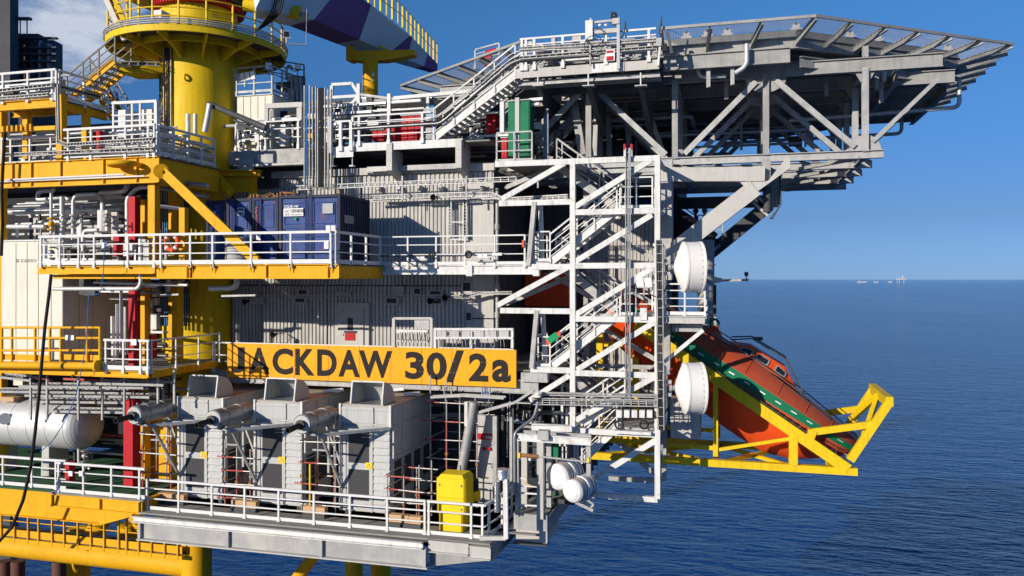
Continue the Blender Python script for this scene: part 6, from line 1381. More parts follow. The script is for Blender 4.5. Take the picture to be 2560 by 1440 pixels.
ladder_tray([P(1200, 1030, 28.2), P(1290, 1005, 28.2), P(1335, 975, 28.2)], 'cable tray rising from the lower deck toward the stair tower', .25, wdir=(0, 1, 0), rung=.2, cables=3)
for a, b, lb in (((810, 978), (858, 974), 'white strip light on the left under the sign'), ((1010, 985), (1050, 983), 'white strip light on the right under the sign'), ((985, 975), (1010, 973), 'small white strip light under the middle of the sign')):
    solo('strip_light', MB().tube(P(a[0], a[1], 28.6), P(b[0], b[1], 28.6), .06, 8), 'lamp_white', lb, 'light fitting')
clutter('dark pipes and trays on the lower deck behind the generators', XL, -9.6, 30.35, 30.95, GD + 2.6, D3 - .7, 46, 21, mts=('galv', 'dark_steel', 'silencer', 'scaf'), vert=.25)
clutter('dark pipework right of the grey bulkhead on the lower deck', -9.2, -6.6, 31, 34, GD, D3 - .6, 40, 22, mts=('galv', 'dark_steel', 'dark_steel', 'silencer'))

# ================================================================== cable box fence above the sign
t = thing('cable_rack', 'tall open frame with cable boxes and hanging cables above the sign', 'junction frame', P(1030, 865, 28.95))
for px in (985, 1079): part('post', MB().beam(P(px, 868, 28.95), P(px, 795, 28.95), .11), 'wall_flat', t)
part('top_bar', MB().beam(P(985, 796, 28.95), P(1079, 796, 28.95), .06, .09), 'wall_flat', t); part('board', MB().box(P(1036, 822, 29.0), P(1074, 800, 29.05)), 'galv', t)
part('shelf', MB().box(P(990, 833, 28.85), P(1075, 824, 29.1)), 'white', t); part('shelf', MB().box(P(992, 855, 28.85), P(1075, 850, 29.1)), 'wall_flat', t)
for k in range(12): px = 1000 + k * 6; part('cable', MB().pipe([P(px, 830, 28.84), P(px + 2, 843, 28.78), P(px + 3 + (k % 3), 856, 28.86)], .012, 5), 'cable' if k % 3 else 'galv', t)
t = thing('cable_rack', 'long low frame of square cable boxes above the right half of the sign', 'junction frame', P(1180, 870, 28.95))
for px in (1088, 1178, 1281): part('post', MB().beam(P(px, 870, 28.95), P(px, 820, 28.95), .1), 'white', t)
for py in (823, 845): part('bar', MB().beam(P(1086, py, 28.9), P(1283, py, 28.9), .07, .08), 'white', t)
for k in range(6): a = 1092 + k * 31; part('box', MB().box(P(a, 842, 28.9), P(a + 27, 826, 29.05)), 'wall', t)
for k in range(22): px = 1098 + k * 8; part('cable', MB().pipe([P(px, 846, 28.84), P(px + 2, 855, 28.78), P(px + 1 + (k % 3), 868, 28.84)], .012, 5), 'cable' if k % 3 == 0 else 'galv', t)

# ================================================================== lowest left deck with the pressure vessel
l4 = thing('deck', 'green painted lowest deck at the left on a deep yellow girder', 'deck', V((-28, 25, D4 - 1.1)))
part('deck_plate', MB().box((-42, 25.0, D4 - .06), (X(340, 25), 31, D4)), 'deck_green', l4)
part('girder', MB().ibeam((-29, 25.35, D4 - .62), (X(255, 25.2), 25.35, D4 - .62), .3, 1.1), 'yellow', l4)
part('front_beam', MB().ibeam((X(128, 24.9), 24.95, D4 - .30), (X(353, 24.9), 24.95, D4 - .30), .22, .46), 'yellow', l4)
for px in (133, 253, 350): stiff(l4, px, 24.95, D4 - .08, .44)
part('haunch', MB().prism([(X(252, 25), 24.96, D4 - .54), (X(335, 25), 24.96, D4 - .54), (X(330, 25), 24.96, D4 - .68), (X(252, 25), 24.96, D4 - 1.1)], (0, 1.5, 0)), 'yellow', l4)
part('side_girder', MB().ibeam((X(350, 25), 25.1, D4 - .35), (X(350, 25), 30, D4 - .35), .25, .55), 'yellow', l4)
part('deck_lip', MB().box((X(122, 24.8), 24.8, D4 - .05), (X(358, 24.8), 24.99, D4 + .01)), 'deck', l4)
rail([(X(-20, 25.2), 25.2, D4), (X(165, 25.2), 25.2, D4)], 'white handrail at the far left of the lowest deck', toe=.13, top=.082, pw=.068, post_pts=[V((X(p, 25.2), 25.2, D4)) for p in (8, 80, 140)])
rail([(X(140, 24.9), 24.9, D4), (X(362, 24.9), 24.9, D4)], 'white handrail of the lowest deck between the vessel and the generator deck', toe=.13, top=.082, pw=.068, post_pts=[V((X(p, 24.9), 24.9, D4)) for p in (147, 209, 279, 349)])
vs_ = thing('pressure_vessel', 'large insulated horizontal pressure vessel with a rounded end on the lowest deck', 'pressure vessel', P(100, 1200, 27.2))
c = P(205, 1062, 27.2); r = .98; c.z = Z(205, 1062, 27.2)
part('shell', MB().lathe(c, (-1, 0, 0), [(0, r), (8, r)], 48), 'insul', vs_)
part('end_dome', MB().lathe(c, (1, 0, 0), [(r * .62 * math.sin(math.pi / 2 * k / 8) * 1.05, r * math.cos(math.pi / 2 * k / 8)) for k in range(9)], 48), 'insul', vs_)
for x in (.02, .9, 1.8, 2.7, 3.6): part('band', MB().tube(c - V((x, 0, 0)), c - V((x + .05, 0, 0)), r + .012, 48), 'insul', vs_)
part('nozzle', MB().tube(P(12, 1047, 26.15), P(12, 1047, 26.6), .2, 20), 'cream', vs_); part('nozzle_cap', MB().tube(P(12, 1047, 26.1), P(12, 1047, 26.15), .23, 20), 'insul', vs_)
for px in (110, -20): part('saddle', MB().prism([P(px - 8, 1190, 26.7), P(px + 12, 1190, 26.7), P(px + 12, 1110, 26.7), P(px - 4, 1100, 26.7)], (0, 1.0, 0)), 'wall_flat', vs_)
part('drain', MB().pipe([P(197, 1120, 26.9), P(197, 1160, 26.9), P(225, 1172, 26.9)], .06, 10, .15), 'insul', vs_)
valve(212, 1140, 26.6, 'small drain valve under the rounded end of the vessel', 'silencer')
solo('red_box', MB().box(P(162, 1205, 25.8), P(188, 1152, 26.1)), 'red', 'red hose box on the lowest deck beside the vessel', 'cabinet')
for px in (176, 202): solo('notice', MB().box(P(px - 5, 1190, 24.8), P(px + 6, 1178, 24.83)), 'white_print', 'small white notice on the lowest rail, %s of two' % ('left' if px < 180 else 'right'), 'notice')
solo('timber_pack', MB().box(P(0, 1003, 26.5), P(70, 988, 27.2)), 'timber', 'plywood sheet packed on top of the vessel at the left edge', 'timber')
for i, (py, pxa, pxb, Y) in enumerate(((944, 0, 90, 26.0), (962, 60, 370, 26.0), (975, -10, 340, 26.6), (985, 75, 385, 26.2), (1000, 90, 395, 26.6), (1024, 130, 372, 26.4), (955, 250, 420, 25.8))):
    ladder_tray([P(pxa, py - (6 if i in (0,) else 0), Y), P(pxb, py + 4, Y)], 'level cable tray over the vessel, %s' % ('at the far left', 'uppermost long one', 'just under the uppermost long one', 'third one down', 'fourth one down', 'lowest one', 'short one at the right')[i], .5, wdir=(0, 1, .12), rung=.25, cables=2)
for i, px in enumerate((77, 118, 196, 256, 311, 395, 436)):
    solo('tray_hanger', MB().beam(P(px, 1050 if i < 5 else 1010, 25.8), P(px, 925, 25.8), .07), 'galv', 'vertical tray hanger over the vessel, %s from the left' % ('first', 'second', 'third', 'fourth', 'fifth', 'sixth', 'last')[i], 'hanger')
# ================================================================== under the decks: jacket, walkway, piles
jk = thing('jacket', 'thick yellow tubular jacket legs and braces standing in the sea', 'jacket', V((-18, 30, 0)))
YJ = 27.0
def leg(px, w_px, Y, y0=1300, mt='yellow', top=None):
    p = P(px, y0, Y); r = w_px / 2 / FPX * (Y / (CY + SY * (px - 1280) / FPX)); part('leg', MB().tube((p.x, p.y, -8), (p.x, p.y, top or p.z), r, 32), mt, jk); return p
leg(492, 72, 27.0, 1330, top=GD - .6)
leg(952, 50, 38.0, top=GD - .6)
leg(886, 42, 36.0, top=GD - .6)
part('brace', MB().tube(P(815, 1350, 37), P(700, 1500, 37), .30, 20), 'yellow', jk); part('riser', MB().tube(P(868, 1340, 36), P(868, 1600, 36), .1, 12), 'yellow', jk)
part('horizontal_tube', MB().tube((-36, YJ, Z(230, 1386, YJ) - 0.0), (X(495, 27), YJ, Z(230, 1386, YJ)), .44, 40), 'yellow', jk)
part('brace', MB().tube(P(260, 1290, 31), P(110, 1560, 31), .42, 24), 'yellow', jk); part('brace', MB().tube(P(335, 1290, 32), P(440, 1420, 32), .3, 20), 'yellow', jk); part('leg', MB().tube(P(197, 1320, 32), P(197, 1600, 32), .5, 24), 'yellow', jk)
part('leg', MB().tube(P(322, 1310, 33), P(322, 1370, 33), .45, 24), 'yellow', jk)
for px in (12, 45, 148): part('pile', MB().tube(P(px, 1402, 28.5), P(px, 1700, 28.5), .28, 20), 'pile', jk, 'rusty brown conductor pipe')
uw = thing('lower_walkway', 'yellow walkway with kick plates hanging above the big horizontal tube', 'walkway', P(0, 1380, 26.4)); Yw = 26.2
zA = Z(230, 1362, Yw); 
part('kick_plate', MB().box((-33, Yw, zA), (X(455, Yw), Yw + .03, zA + .28)), 'yellow', uw); part('floor', MB().box((-33, Yw + .05, zA - .05), (X(455, Yw), Yw + 1.1, zA)), 'dark_steel', uw)
part('bottom_channel', MB().channel((-33, Yw, zA - .13), (X(457, Yw), Yw, zA - .13), .1, .14), 'yellow', uw)
for z in (.62, .95, 1.25): part('rail', MB().tube((-33, Yw, zA + z), (X(455, Yw), Yw, zA + z), .022, 8), 'yellow', uw)
for k, px in enumerate((5, 38, 72, 98, 132, 162, 196, 229, 262, 298, 318, 348, 380, 413, 446)): x = X(px, Yw); part('post', MB().beam((x, Yw - .03, zA - .2), (x, Yw - .03, zA + 1.27), .05, .07), 'yellow', uw)
part('back_rail', MB().tube((-33, Yw + 1.1, zA + 1.1), (X(455, Yw), Yw + 1.1, zA + 1.1), .025, 8), 'yellow', uw)
# ================================================================== life raft davit station
dv = thing('raft_station', 'grey open steel frame platform for life rafts at the lower right', 'platform', P(1360, 1340, 26)); Yd = 26.2
xa, xb = X(1288, Yd), X(1368, Yd); zd = Z(1330, 1288, Yd)
part('floor', MB().box((xa, Yd + .1, zd - .05), (xb, 30, zd)), 'deck', dv)
part('edge_beam', MB().box((xa - .05, Yd, zd - .5), (xb, Yd + .09, zd + .02)), 'galv', dv); part('lower_box', MB().box((xa, Yd + .1, zd - .92), (xb - .02, Yd + 1.8, zd - .52)), 'wall_flat', dv)
part('side_beam', MB().ibeam((xb, Yd + .1, zd - .25), (xb, 30, zd - .25), .12, .5), 'galv', dv); part('bottom_flange', MB().box((xa - .05, Yd - .1, zd - .97), (xb, Yd + .3, zd - .93)), 'dark_steel', dv)
for px, y0, y1, Y, w_ in ((1293, 1290, 1095, 26.2, .12), (1312, 1282, 1092, 27.0, .20), (1352, 1296, 1105, 26.2, .22), (1373, 1290, 1100, 27.2, .17), (1440, 1190, 1100, 28.4, .18), (1472, 1190, 1105, 26.4, .14)):
    part('post', MB().beam(P(px, y0, Y), P(px, y1, Y), w_), 'galv' if w_ < .2 else 'wall_flat', dv)
part('top_beam', MB().ibeam(P(1293, 1092, 26.2), P(1478, 1104, 26.2), .14, .24), 'white', dv); part('top_beam', MB().ibeam(P(1310, 1082, 27.0), P(1478, 1092, 27.0), .12, .18), 'galv', dv)
part('top_beam', MB().beam(P(1330, 1070, 28.6), P(1430, 1072, 28.6), .16, .2), 'white', dv); part('cross_plate', MB().box(P(1343, 1100, 26.0), P(1376, 1074, 26.3)), 'galv', dv)
for py in (1195, 1214, 1232, 1262): part('rail', MB().beam(P(1295, py, 26.25), P(1350, py + 3, 26.25), .05), 'rail', dv)
part('orange_board', MB().box(P(1316, 1214, 26.2), P(1344, 1196, 26.22)), 'timber', dv)
part('davit_tube', MB().tube(P(1302, 1138, 26.1), P(1345, 1141, 26.1), .07, 12), 'rust_pipe', dv); part('davit_tube', MB().tube(P(1345, 1141, 26.1), P(1470, 1155, 26.1), .035, 10), 'galv', dv)
for px, py in ((1299, 1138), (1471, 1150)): part('yellow_clamp', MB().box(P(px - 4, py + 7, 26.0), P(px + 4, py - 7, 26.15)), 'box_yellow', dv)
part('conduit', MB().pipe([P(1287, 1235, 26.1), P(1286, 1080, 26.1), P(1335, 1045, 26.6), P(1345, 1005, 26.8)], .05, 8, .2), 'silencer', dv)
part('lower_arm', MB().beam(P(1385, 1250, 27.5), P(1460, 1258, 27.5), .2, .14), 'dark_steel', dv)
m = MB(); m.beam(P(1440, 1255, 26.8), P(1483, 1276, 26.8), .1); part('cradle_arm', m, 'galv', dv); part('cradle_arm', MB().pipe([P(1432, 1240, 26.5), P(1468, 1250, 26.5), P(1486, 1262, 26.5), P(1478, 1268, 26.5)], .045, 8, .1), 'galv', dv)
def raft(px, py, r_, lb, Y):
    c = P(px, py, Y); ax = V((.35, .93, .04)).normalized(); t = thing('life_raft_canister', lb, 'life raft canister', c - V((0, 0, r_)), 'white life raft canisters')
    part('shell', MB().lathe(c, ax, [(-.62, .01), (-.60, r_ * .55), (-.52, r_ * .88), (-.44, r_), (-.03, r_)], 32), 'raft_white', t); part('shell', MB().lathe(c, ax, [(.03, r_), (.5, r_), (.6, r_ * .8), (.64, .01)], 32), 'raft_white', t)
    part('joint', MB().lathe(c, ax, [(-.035, r_), (-.035, r_ + .03), (.035, r_ + .03), (.035, r_)], 32), 'raft_white', t)
    for s in (-.33, -.18, .2, .38): part('strap', MB().lathe(c, ax, [(s, r_ + .004), (s, r_ + .012), (s + .04, r_ + .012), (s + .04, r_ + .004)], 32), 'rust_pipe', t)
    return t, c, ax
raft(1412, 1185, .44, 'upper larger white life raft canister beside the green panel', 26.9); raft(1450, 1220, .38, 'lower white life raft canister hanging over the sea', 26.7)
solo('green_cabinet', MB().box(P(1376, 1148, 27.2), P(1398, 1104, 27.4)), 'green', 'green panel behind the life raft canisters', 'panel'); solo('green_bracket', MB().prism([P(1382, 1240, 27), P(1396, 1240, 27), P(1389, 1226, 27)], (0, .2, 0)), 'green', 'small green bracket below the upper life raft', 'bracket')
q = P(1386, 851, 28.6); t = thing('escape_sign', 'green escape sign with orange edge tied to the lower stair rail', 'sign', q)
part('board', MB().prism([P(1366, 846, 28.6), P(1388, 830, 28.6), P(1398, 842, 28.6), P(1376, 860, 28.6)], (0, .03, 0)), 'bright_green', t); part('edge', MB().prism([P(1364, 851, 28.62), P(1400, 826, 28.62), P(1401, 842, 28.62), P(1368, 864, 28.62)], (0, .02, 0)), 'ring_orange', t)
t = thing('ribbed_cabinet', 'grey ribbed box hanging behind the lower dish', 'cabinet', P(1712, 1095, 31)); a, b = P(1676, 1095, 31), P(1750, 1000, 31)
part('body', MB().box((a.x, 31, a.z), (b.x, 32.2, b.z)), 'wall', t)
for k in range(5): part('rib', MB().box((a.x + .04 + k * .17, 30.96, a.z + .5), (a.x + .14 + k * .17, 30.999, b.z)), 'wall', t)
# ================================================================== upper walkway, stair to the helideck
hw = thing('helideck_walkway', 'pale walkway beam with handrails leading to the helideck', 'walkway', P(1290, 187, 30)); zw = HW
xa, xb = X(1290, 30), X(1648, 30)
part('edge_beam', MB().box((xa, 29.97, zw - .36), (xb, 30.03, zw - .02)), 'wall_flat', hw); part('floor_plate', MB().box((xa, 30.04, zw - .05), (xb, 31.1, zw)), 'galv', hw)
for k in range(6): part('cross_joist', MB().ibeam((xa + .4 + k * .9, 30.05, zw - .2), (xa + .4 + k * .9, 31.1, zw - .2), .1, .24), 'galv', hw)
for k in range(3): part('long_joist', MB().ibeam((xa, 30.3 + k * .3, zw - .5), (xb, 30.3 + k * .3, zw - .5), .08, .16), 'galv', hw)
for px in (1345, 1471, 1602): 
    part('hanger_rod', MB().tube(P(px, 182, 30.0), P(px, 213, 30.0), .03, 8), 'white', hw); q = P(px, 215, 30.0)
    part('cantilever', MB().prism([q + V((-.1, .0, 0)), q + V((-.1, 0, -.03)), V((q.x - .1, 33.5, q.z - 1.3)), V((q.x - .1, 33.5, q.z))], (.2, 0, 0)), 'dark_steel', hw); part('cap_plate', MB().box(q + V((-.22, -.05, .0)), q + V((.22, .25, .035))), 'wall_flat', hw)
part('edge_bar', MB().box((X(1480, 29.9), 29.93, zw - .36), (X(1560, 29.9), 29.965, zw - .03)), 'white', hw)
rail([(X(1300, 29.95), 29.95, zw), (X(1640, 29.95), 29.95, zw)], 'white handrail of the helideck walkway', toe=0, top=.07, pw=.09, mid=.045, nm=3, post_pts=[V((X(p, 29.95), 29.95, zw)) for p in (1305, 1315, 1336, 1407, 1515, 1547, 1622)])
rail([(X(1300, 31), 31.05, zw), (X(1640, 31), 31.05, zw)], 'far handrail of the helideck walkway', mt='galv', toe=.12, top=.06, pw=.06, gap=1.3)
ladder_tray([P(1300, 122, 29.85), P(1640, 100, 29.85)], 'upper cable tray fixed to the helideck walkway rail', .1, rung=.2, cables=2, cm='galv')
ladder_tray([P(1300, 145, 29.85), P(1640, 118, 29.85)], 'lower cable tray fixed to the helideck walkway rail', .1, rung=.25, cables=2)
xs0 = V((X(1085, 30), 30.0, UP + .12)); xs1 = V((X(1288, 30), 30.0, zw - .18))
flight(xs0, xs1, (0, 1, 0), 'long white stair with cable runs climbing to the helideck walkway', n=17, mt='white', str_h=.34, width=1.0, h=1.1)
for k, (mt, r, dz) in enumerate((('cable', .03, .62), ('silencer', .045, .5), ('cable', .035, .43), ('rail', .02, .85))):
    pts = [V((X(880, 29.9), 29.88, UP + .35 + dz * .5)), V((X(1070, 29.9), 29.88, UP + .38 + dz * .5)), xs0 + V((.3, -.12, dz)), xs1 + V((0, -.12, dz)), V((X(1500, 29.9), 29.88, zw + dz * .6))]
    solo('cable_run', MB().pipe(pts, r, 8, .4), mt, ('black cable run hugging the rail of the helideck stair', 'thick grey cable run along the helideck stair', 'lowest black cable run along the helideck stair', 'thin pale cable run along the helideck stair')[k], 'cable')
for k, px in enumerate((1140, 1180, 1225)):
    p = xs0.lerp(xs1, (px - 1085) / 203.0) + V((0, -.1, .42)); q = p + (xs1 - xs0).normalized() * .55
    solo('strip_light', MB().tube(p, q, .05, 8), 'lamp_white', 'small strip light on the helideck stair, %s' % ('lowest', 'middle', 'highest')[k], 'light fitting')
# lower platform of that stair
up = thing('stair_platform', 'white platform with box brackets at the foot of the helideck stair', 'platform', P(830, 375, 30)); zu = UP
x0, x1 = X(880, 30), X(1157, 30)
part('edge_beam', MB().box((x0, 29.97, zu - .30), (x1, 30.03, zu + .02)), 'white', up); part('floor_plate', MB().box((x0, 30.04, zu - .05), (x1, 33, zu)), 'deck', up)
part('edge_beam', MB().box((X(832, 29.9), 29.9, zu - .52), (x0 + .1, 29.96, zu - .1)), 'white', up)
for k in range(5): part('joist', MB().ibeam((x0, 30.3 + k * .5, zu - .2), (x1, 30.3 + k * .5, zu - .2), .1, .2), 'dark_steel', up)
for px in (974, 1147):
    xq = X(px, 29.95); part('box_bracket', MB().prism([(xq - .12, 29.9, zu - .02), (xq - .12, 29.9, zu - 1.12), (xq - .12, 30.2, zu - 1.18), (xq - .12, 31.0, zu - 1.45), (xq - .12, 31.0, zu - .06)], (.24, 0, 0)), 'wall_flat', up)
    for z in (-.42, -.75): part('bracket_seam', MB().box((xq - .13, 29.885, zu + z), (xq + .13, 29.9, zu + z + .015)), 'galv', up)
part('beam', MB().beam((x0 + .4, 30.6, zu - .95), (x1, 30.6, zu - .95), .12, .2), 'galv', up)
for px in (833, 881): part('hanger_rod', MB().tube(P(px, 392, 30), P(px, 415, 30), .02, 6), 'white', up); part('hanger_plate', MB().box(P(px - 8, 416, 30), P(px + 8, 414, 30.2)), 'white', up)
rail([(X(884, 29.95), 29.95, zu), (X(1078, 29.95), 29.95, zu)], 'white handrail before the red skids at the foot of the helideck stair', toe=0, top=.06, pw=.09, mid=.04, nm=3, post_pts=[V((X(p, 29.95), 29.95, zu)) for p in (882, 898, 972, 1056)])
rail([(X(826, 29.9), 29.9, zu - .18), (X(878, 29.9), 29.9, zu - .18)], 'short white handrail at the left end of the stair platform', toe=0, top=.07, pw=.12, mid=.04, gap=.6)
rail([(X(590, 30), 30.0, UP + .0), (X(752, 30), 30.0, UP + .0)], 'white handrail in front of the white cabinet frame above the grey block', toe=0, top=.055, pw=.07, mid=.04, post_pts=[V((X(p, 30), 30.0, UP)) for p in (590, 646, 664, 746)])
pm_ = MB()
m = thing('mesh_gate', 'grey mesh panel at the foot of the helideck stair', 'mesh panel', P(1075, 348, 29.98)); a, b = P(1060, 348, 30.0), P(1088, 270, 30.0); mm = MB()
for k in range(11): x = a.x + (b.x - a.x) * k / 10; mm.beam((x, 30.02, a.z), (x, 30.02, b.z), .01)
for k in range(22): z = a.z + (b.z - a.z) * k / 21; mm.beam((a.x, 30.02, z), (b.x, 30.02, z), .01)
part('mesh', mm, 'silencer', m, stuff=True); part('frame', MB().beam((a.x, 30.02, a.z), (a.x, 30.02, b.z), .04).beam((b.x, 30.02, a.z), (b.x, 30.02, b.z), .04).beam((a.x, 30.02, b.z), (b.x, 30.02, b.z), .04), 'galv', m)
ant = thing('antenna_hoop', 'white curved antenna on a post at the left end of the stair platform', 'antenna', P(825, 380, 29.8))
part('post', MB().beam(P(825, 383, 29.8), P(825, 292, 29.8), .16), 'white', ant); c = P(822, 272, 29.8)
part('hoop', MB().pipe([c + V((.26 * math.cos(t), 0, .26 * math.sin(t))) for t in [math.pi * (1 + k / 10) for k in range(11)]], .018, 6), 'white', ant); part('rod', MB().beam(c + V((-.26, 0, 0)), c + V((-.05, 0, -.05)), .04).beam(c + V((.26, 0, 0)), c + V((.08, 0, -.04)), .04), 'white', ant)
# red skids and green cabinets
def box_thing(name, label, cat, px0, py0, px1, py1, Y, dep, mt, ribs=0, rmt=None, feet=True):
    a, b = P(px0, py1, Y), P(px1, py0, Y); t = thing(name, label, cat, V(((a.x + b.x) / 2, Y, a.z)))
    part('body', MB().box((a.x, Y + .03, a.z), (b.x, Y + dep, b.z)), mt, t)
    for k in range(ribs):
        x = a.x + (b.x - a.x) * (k + .1) / ribs; part('panel', MB().box((x, Y, a.z + .04), (x + (b.x - a.x) / ribs * .8, Y + .028, b.z - .04)), rmt or mt, t)
    part('cap', MB().box((a.x - .03, Y - .03, b.z), (b.x + .03, Y + dep + .03, b.z + .04)), 'galv', t); return t
box_thing('red_skid', 'red equipment skid behind the rail at the foot of the helideck stair', 'equipment skid', 1003, 287, 1054, 352, 31.2, 1.2, 'red', 3)
box_thing('red_skid', 'lower red equipment box left of the tall red skid', 'equipment skid', 930, 318, 1000, 352, 31.3, 1.0, 'red', 5)
box_thing('green_cabinet', 'left tall green cabinet under the helideck walkway', 'cabinet', 1270, 253, 1293, 390, 30.2, .8, 'green', 1)
box_thing('green_cabinet', 'right tall green cabinet under the helideck walkway', 'cabinet', 1300, 250, 1324, 390, 30.3, .8, 'green', 1)
box_thing('red_cabinet', 'small dark red cabinet left of the green cabinets', 'cabinet', 1253, 345, 1268, 395, 30.4, .5, 'red', 1)
box_thing('red_cabinet', 'shaded red cabinet behind the helideck stair', 'cabinet', 1215, 285, 1240, 335, 31.4, .8, 'red', 2)
solo('white_post', MB().beam(P(1294, 398, 29.6), P(1294, 245, 29.6), .16), 'wall_flat', 'pale post standing between the two green cabinets', 'post')
solo('white_post', MB().beam(P(1256, 335, 30.2), P(1256, 255, 30.2), .16), 'white', 'white post left of the green cabinets', 'post')
solo('cool_box', MB().box(P(1328, 330, 31), P(1358, 312, 31.6)), 'cream', 'white and blue box on a shelf right of the green cabinets', 'box')
solo('small_shelf', MB().box(P(1326, 334, 31), P(1360, 330, 31.7)).beam(P(1356, 360, 31.1), P(1356, 332, 31.1), .04), 'galv', 'small shelf holding the white and blue box', 'shelf')
rail([(X(1242, 29.4), 29.4, H + 4.35), (X(1330, 29.4), 29.4, H + 4.35)], 'grey handrail before the green cabinets at the tower top', mt='galv', toe=.1, top=.055, pw=.06, gap=.8)
for a, b, lb in (((1323, 250), (1357, 247), 'upper strip light right of the green cabinets'), ((1325, 262), (1348, 260), 'lower strip light right of the green cabinets'), ((980, 256), (1052, 251), 'long strip light above the red skids'), ((668, 300), (745, 297), 'strip light in the white cabinet frame')):
    solo('strip_light', MB().tube(P(a[0], a[1], 30.6), P(b[0], b[1], 30.6), .07, 8), 'lamp_white', lb, 'light fitting')
# canopy frame over the red skids
cf = thing('canopy_frame', 'white steel canopy frame over the red skids left of the helideck', 'frame', P(900, 360, 30.8)); Yc = 31.0
for a, b, w_, mt in (((897, 352), (897, 210), .14, 'white'), ((830, 212), (880, 209), .12, 'white'), ((880, 208), (898, 238), .12, 'white'), ((815, 245), (896, 240), .12, 'white'), ((838, 305), (895, 243), .12, 'white'), ((985, 246), (1180, 228), .14, 'white'), ((972, 350), (972, 262), .1, 'white'), ((1070, 272), (1070, 240), .12, 'white'), ((898, 236), (1000, 250), .1, 'galv'), ((905, 280), (1060, 270), .08, 'rail'), ((830, 214), (830, 240), .12, 'white'), ((940, 262), (965, 262), .1, 'rail'), ((944, 275), (972, 275), .1, 'rail'), ((915, 262), (940, 290), .08, 'insul')):
    part('member', MB().beam(P(a[0], a[1], Yc), P(b[0], b[1], Yc), w_), mt, cf)
q0, q1 = P(872, 286, 30.9), P(890, 267, 30.9); solo('grey_box', MB().box((q0.x, 30.8, q0.z), (q1.x, 30.9, q1.z)), 'wall', 'grey control box on the white canopy post', 'control box')
lt = thing('lattice_beam', 'thin dark lattice beam running behind the red skids', 'lattice beam', P(900, 262, 34)); m = MB()
for z in (0, .32): m.beam(P(900, 262, 34) + V((0, 0, z)), P(1080, 262, 34) + V((0, 0, z)), .05)
p0, p1 = P(900, 262, 34), P(1080, 262, 34)
for k in range(16): m.beam(p0.lerp(p1, k / 16) + V((0, 0, .32 * (k % 2))), p0.lerp(p1, (k + 1) / 16) + V((0, 0, .32 * ((k + 1) % 2))), .035)
part('lattice', m, 'silencer', lt, stuff=True)
# white cabinet frame
wf = thing('cabinet_frame', 'large white square frame with a white cabinet above the grey block', 'equipment frame', P(710, 390, 30.1))
for a, b, w_ in (((668, 390), (668, 268), .16), ((752, 385), (752, 262), .16), ((664, 266), (758, 262), .2), ((745, 385), (745, 270), .08), ((668, 388), (752, 384), .12), ((676, 390), (676, 275), .07)): part('member', MB().beam(P(a[0], a[1], 30.15), P(b[0], b[1], 30.15), w_), 'wall_flat', wf)
for y0, y1 in ((315, 332), (334, 350), (352, 366)): part('cabinet', MB().box(P(695, y1, 30.5), P(726, y0, 30.9)), 'white', wf)
for px in (689, 732): part('cabinet_post', MB().beam(P(px, 385, 30.5), P(px, 312, 30.5), .07), 'wall_flat', wf)
solo('yellow_unit', MB().box(P(768, 345, 31), P(792, 326, 31.4)), 'yellow', 'yellow unit behind the vertical cable ladders', 'equipment')
# upper slab edge under them
us = thing('roof_slab', 'mottled grey steel slab edge above the ribbed block beside the crane column', 'slab', P(570, 430, 30.2))
part('edge_beam', MB().box((X(572, 30), 30.0, UP - .62), (X(765, 30), 30.1, UP - .05)), 'alu', us); part('infill', MB().box((XL, 30.9, H + 3.86), (XL + 2.3, 34, UP - .12)), 'dark_steel', us); part('floor', MB().box((X(572, 30), 30.11, UP - .1), (X(1240, 31), 36, UP - .04)), 'deck', us)
part('ledge', MB().box((X(600, 30), 29.8, UP - .75), (X(765, 30), 30.2, UP - .66)), 'wall_flat', us); part('hanging_box', MB().box(P(598, 428, 29.8), P(636, 396, 30.0)), 'galv', us)
# cream cabin and roof platform
cbn = box_thing('cream_cabin', 'cream ribbed cabin with a railed roof right of the crane column', 'cabin', 592, 236, 682, 385, 31.0, 2.4, 'cream', 5)
zc = Z(640, 234, 31.0) + .04
rail([(X(592, 31), 31.0, zc), (X(680, 31), 31.0, zc), (X(680, 31), 33.4, zc)], 'rail on the roof of the cream cabin', mt='galv', toe=.1, top=.06, pw=.06, gap=.9, nm=2)
flood(V((X(612, 30.9), 30.9, zc + .25)), 'four white floodlights on the cream cabin roof', (-.3, -1, -.2), 1.0, n=4)
flood(V((X(672, 31), 31, zc + .7)), 'single white floodlight at the corner of the cream cabin roof', (.6, -1, .2), .9, n=1)
t = thing('vent_stack', 'cluster of dark cylindrical vents with a bent pipe behind the cream cabin', 'vent stack', P(740, 240, 33))
for px, w_ in ((728, .22), (742, .22), (754, .22)): part('vent', MB().tube(P(px, 262, 33), P(px, 192, 33), w_ * .8, 14), 'silencer', t)
part('platform', MB().box(P(690, 222, 32.8), P(765, 218, 34)), 'dark_steel', t); part('bent_pipe', MB().pipe([P(716, 200, 32.8), P(716, 172, 32.8), P(722, 163, 32.8), P(729, 168, 32.8), P(729, 176, 32.8)], .06, 10, .12), 'silencer', t)
rail([P(680, 200, 32.8), P(760, 212, 32.8)], 'dark rail on the vent platform behind the cream cabin', mt='dark_steel', toe=0, top=.05, pw=.05, h=.9)
flood(P(744, 192, 32.8), 'bright square floodlight above the dark vents', (-.2, -1, -.1), 1.0, n=1)
for k in range(6): solo('down_tube', MB().tube(P(703 + k * 10, 265, 32.6), P(703 + k * 10, 225, 32.6), .05, 8), ('silencer', 'galv')[k % 2], 'small vertical tube under the vents, %s from the left' % ('first', 'second', 'third', 'fourth', 'fifth', 'sixth')[k], 'pipe')
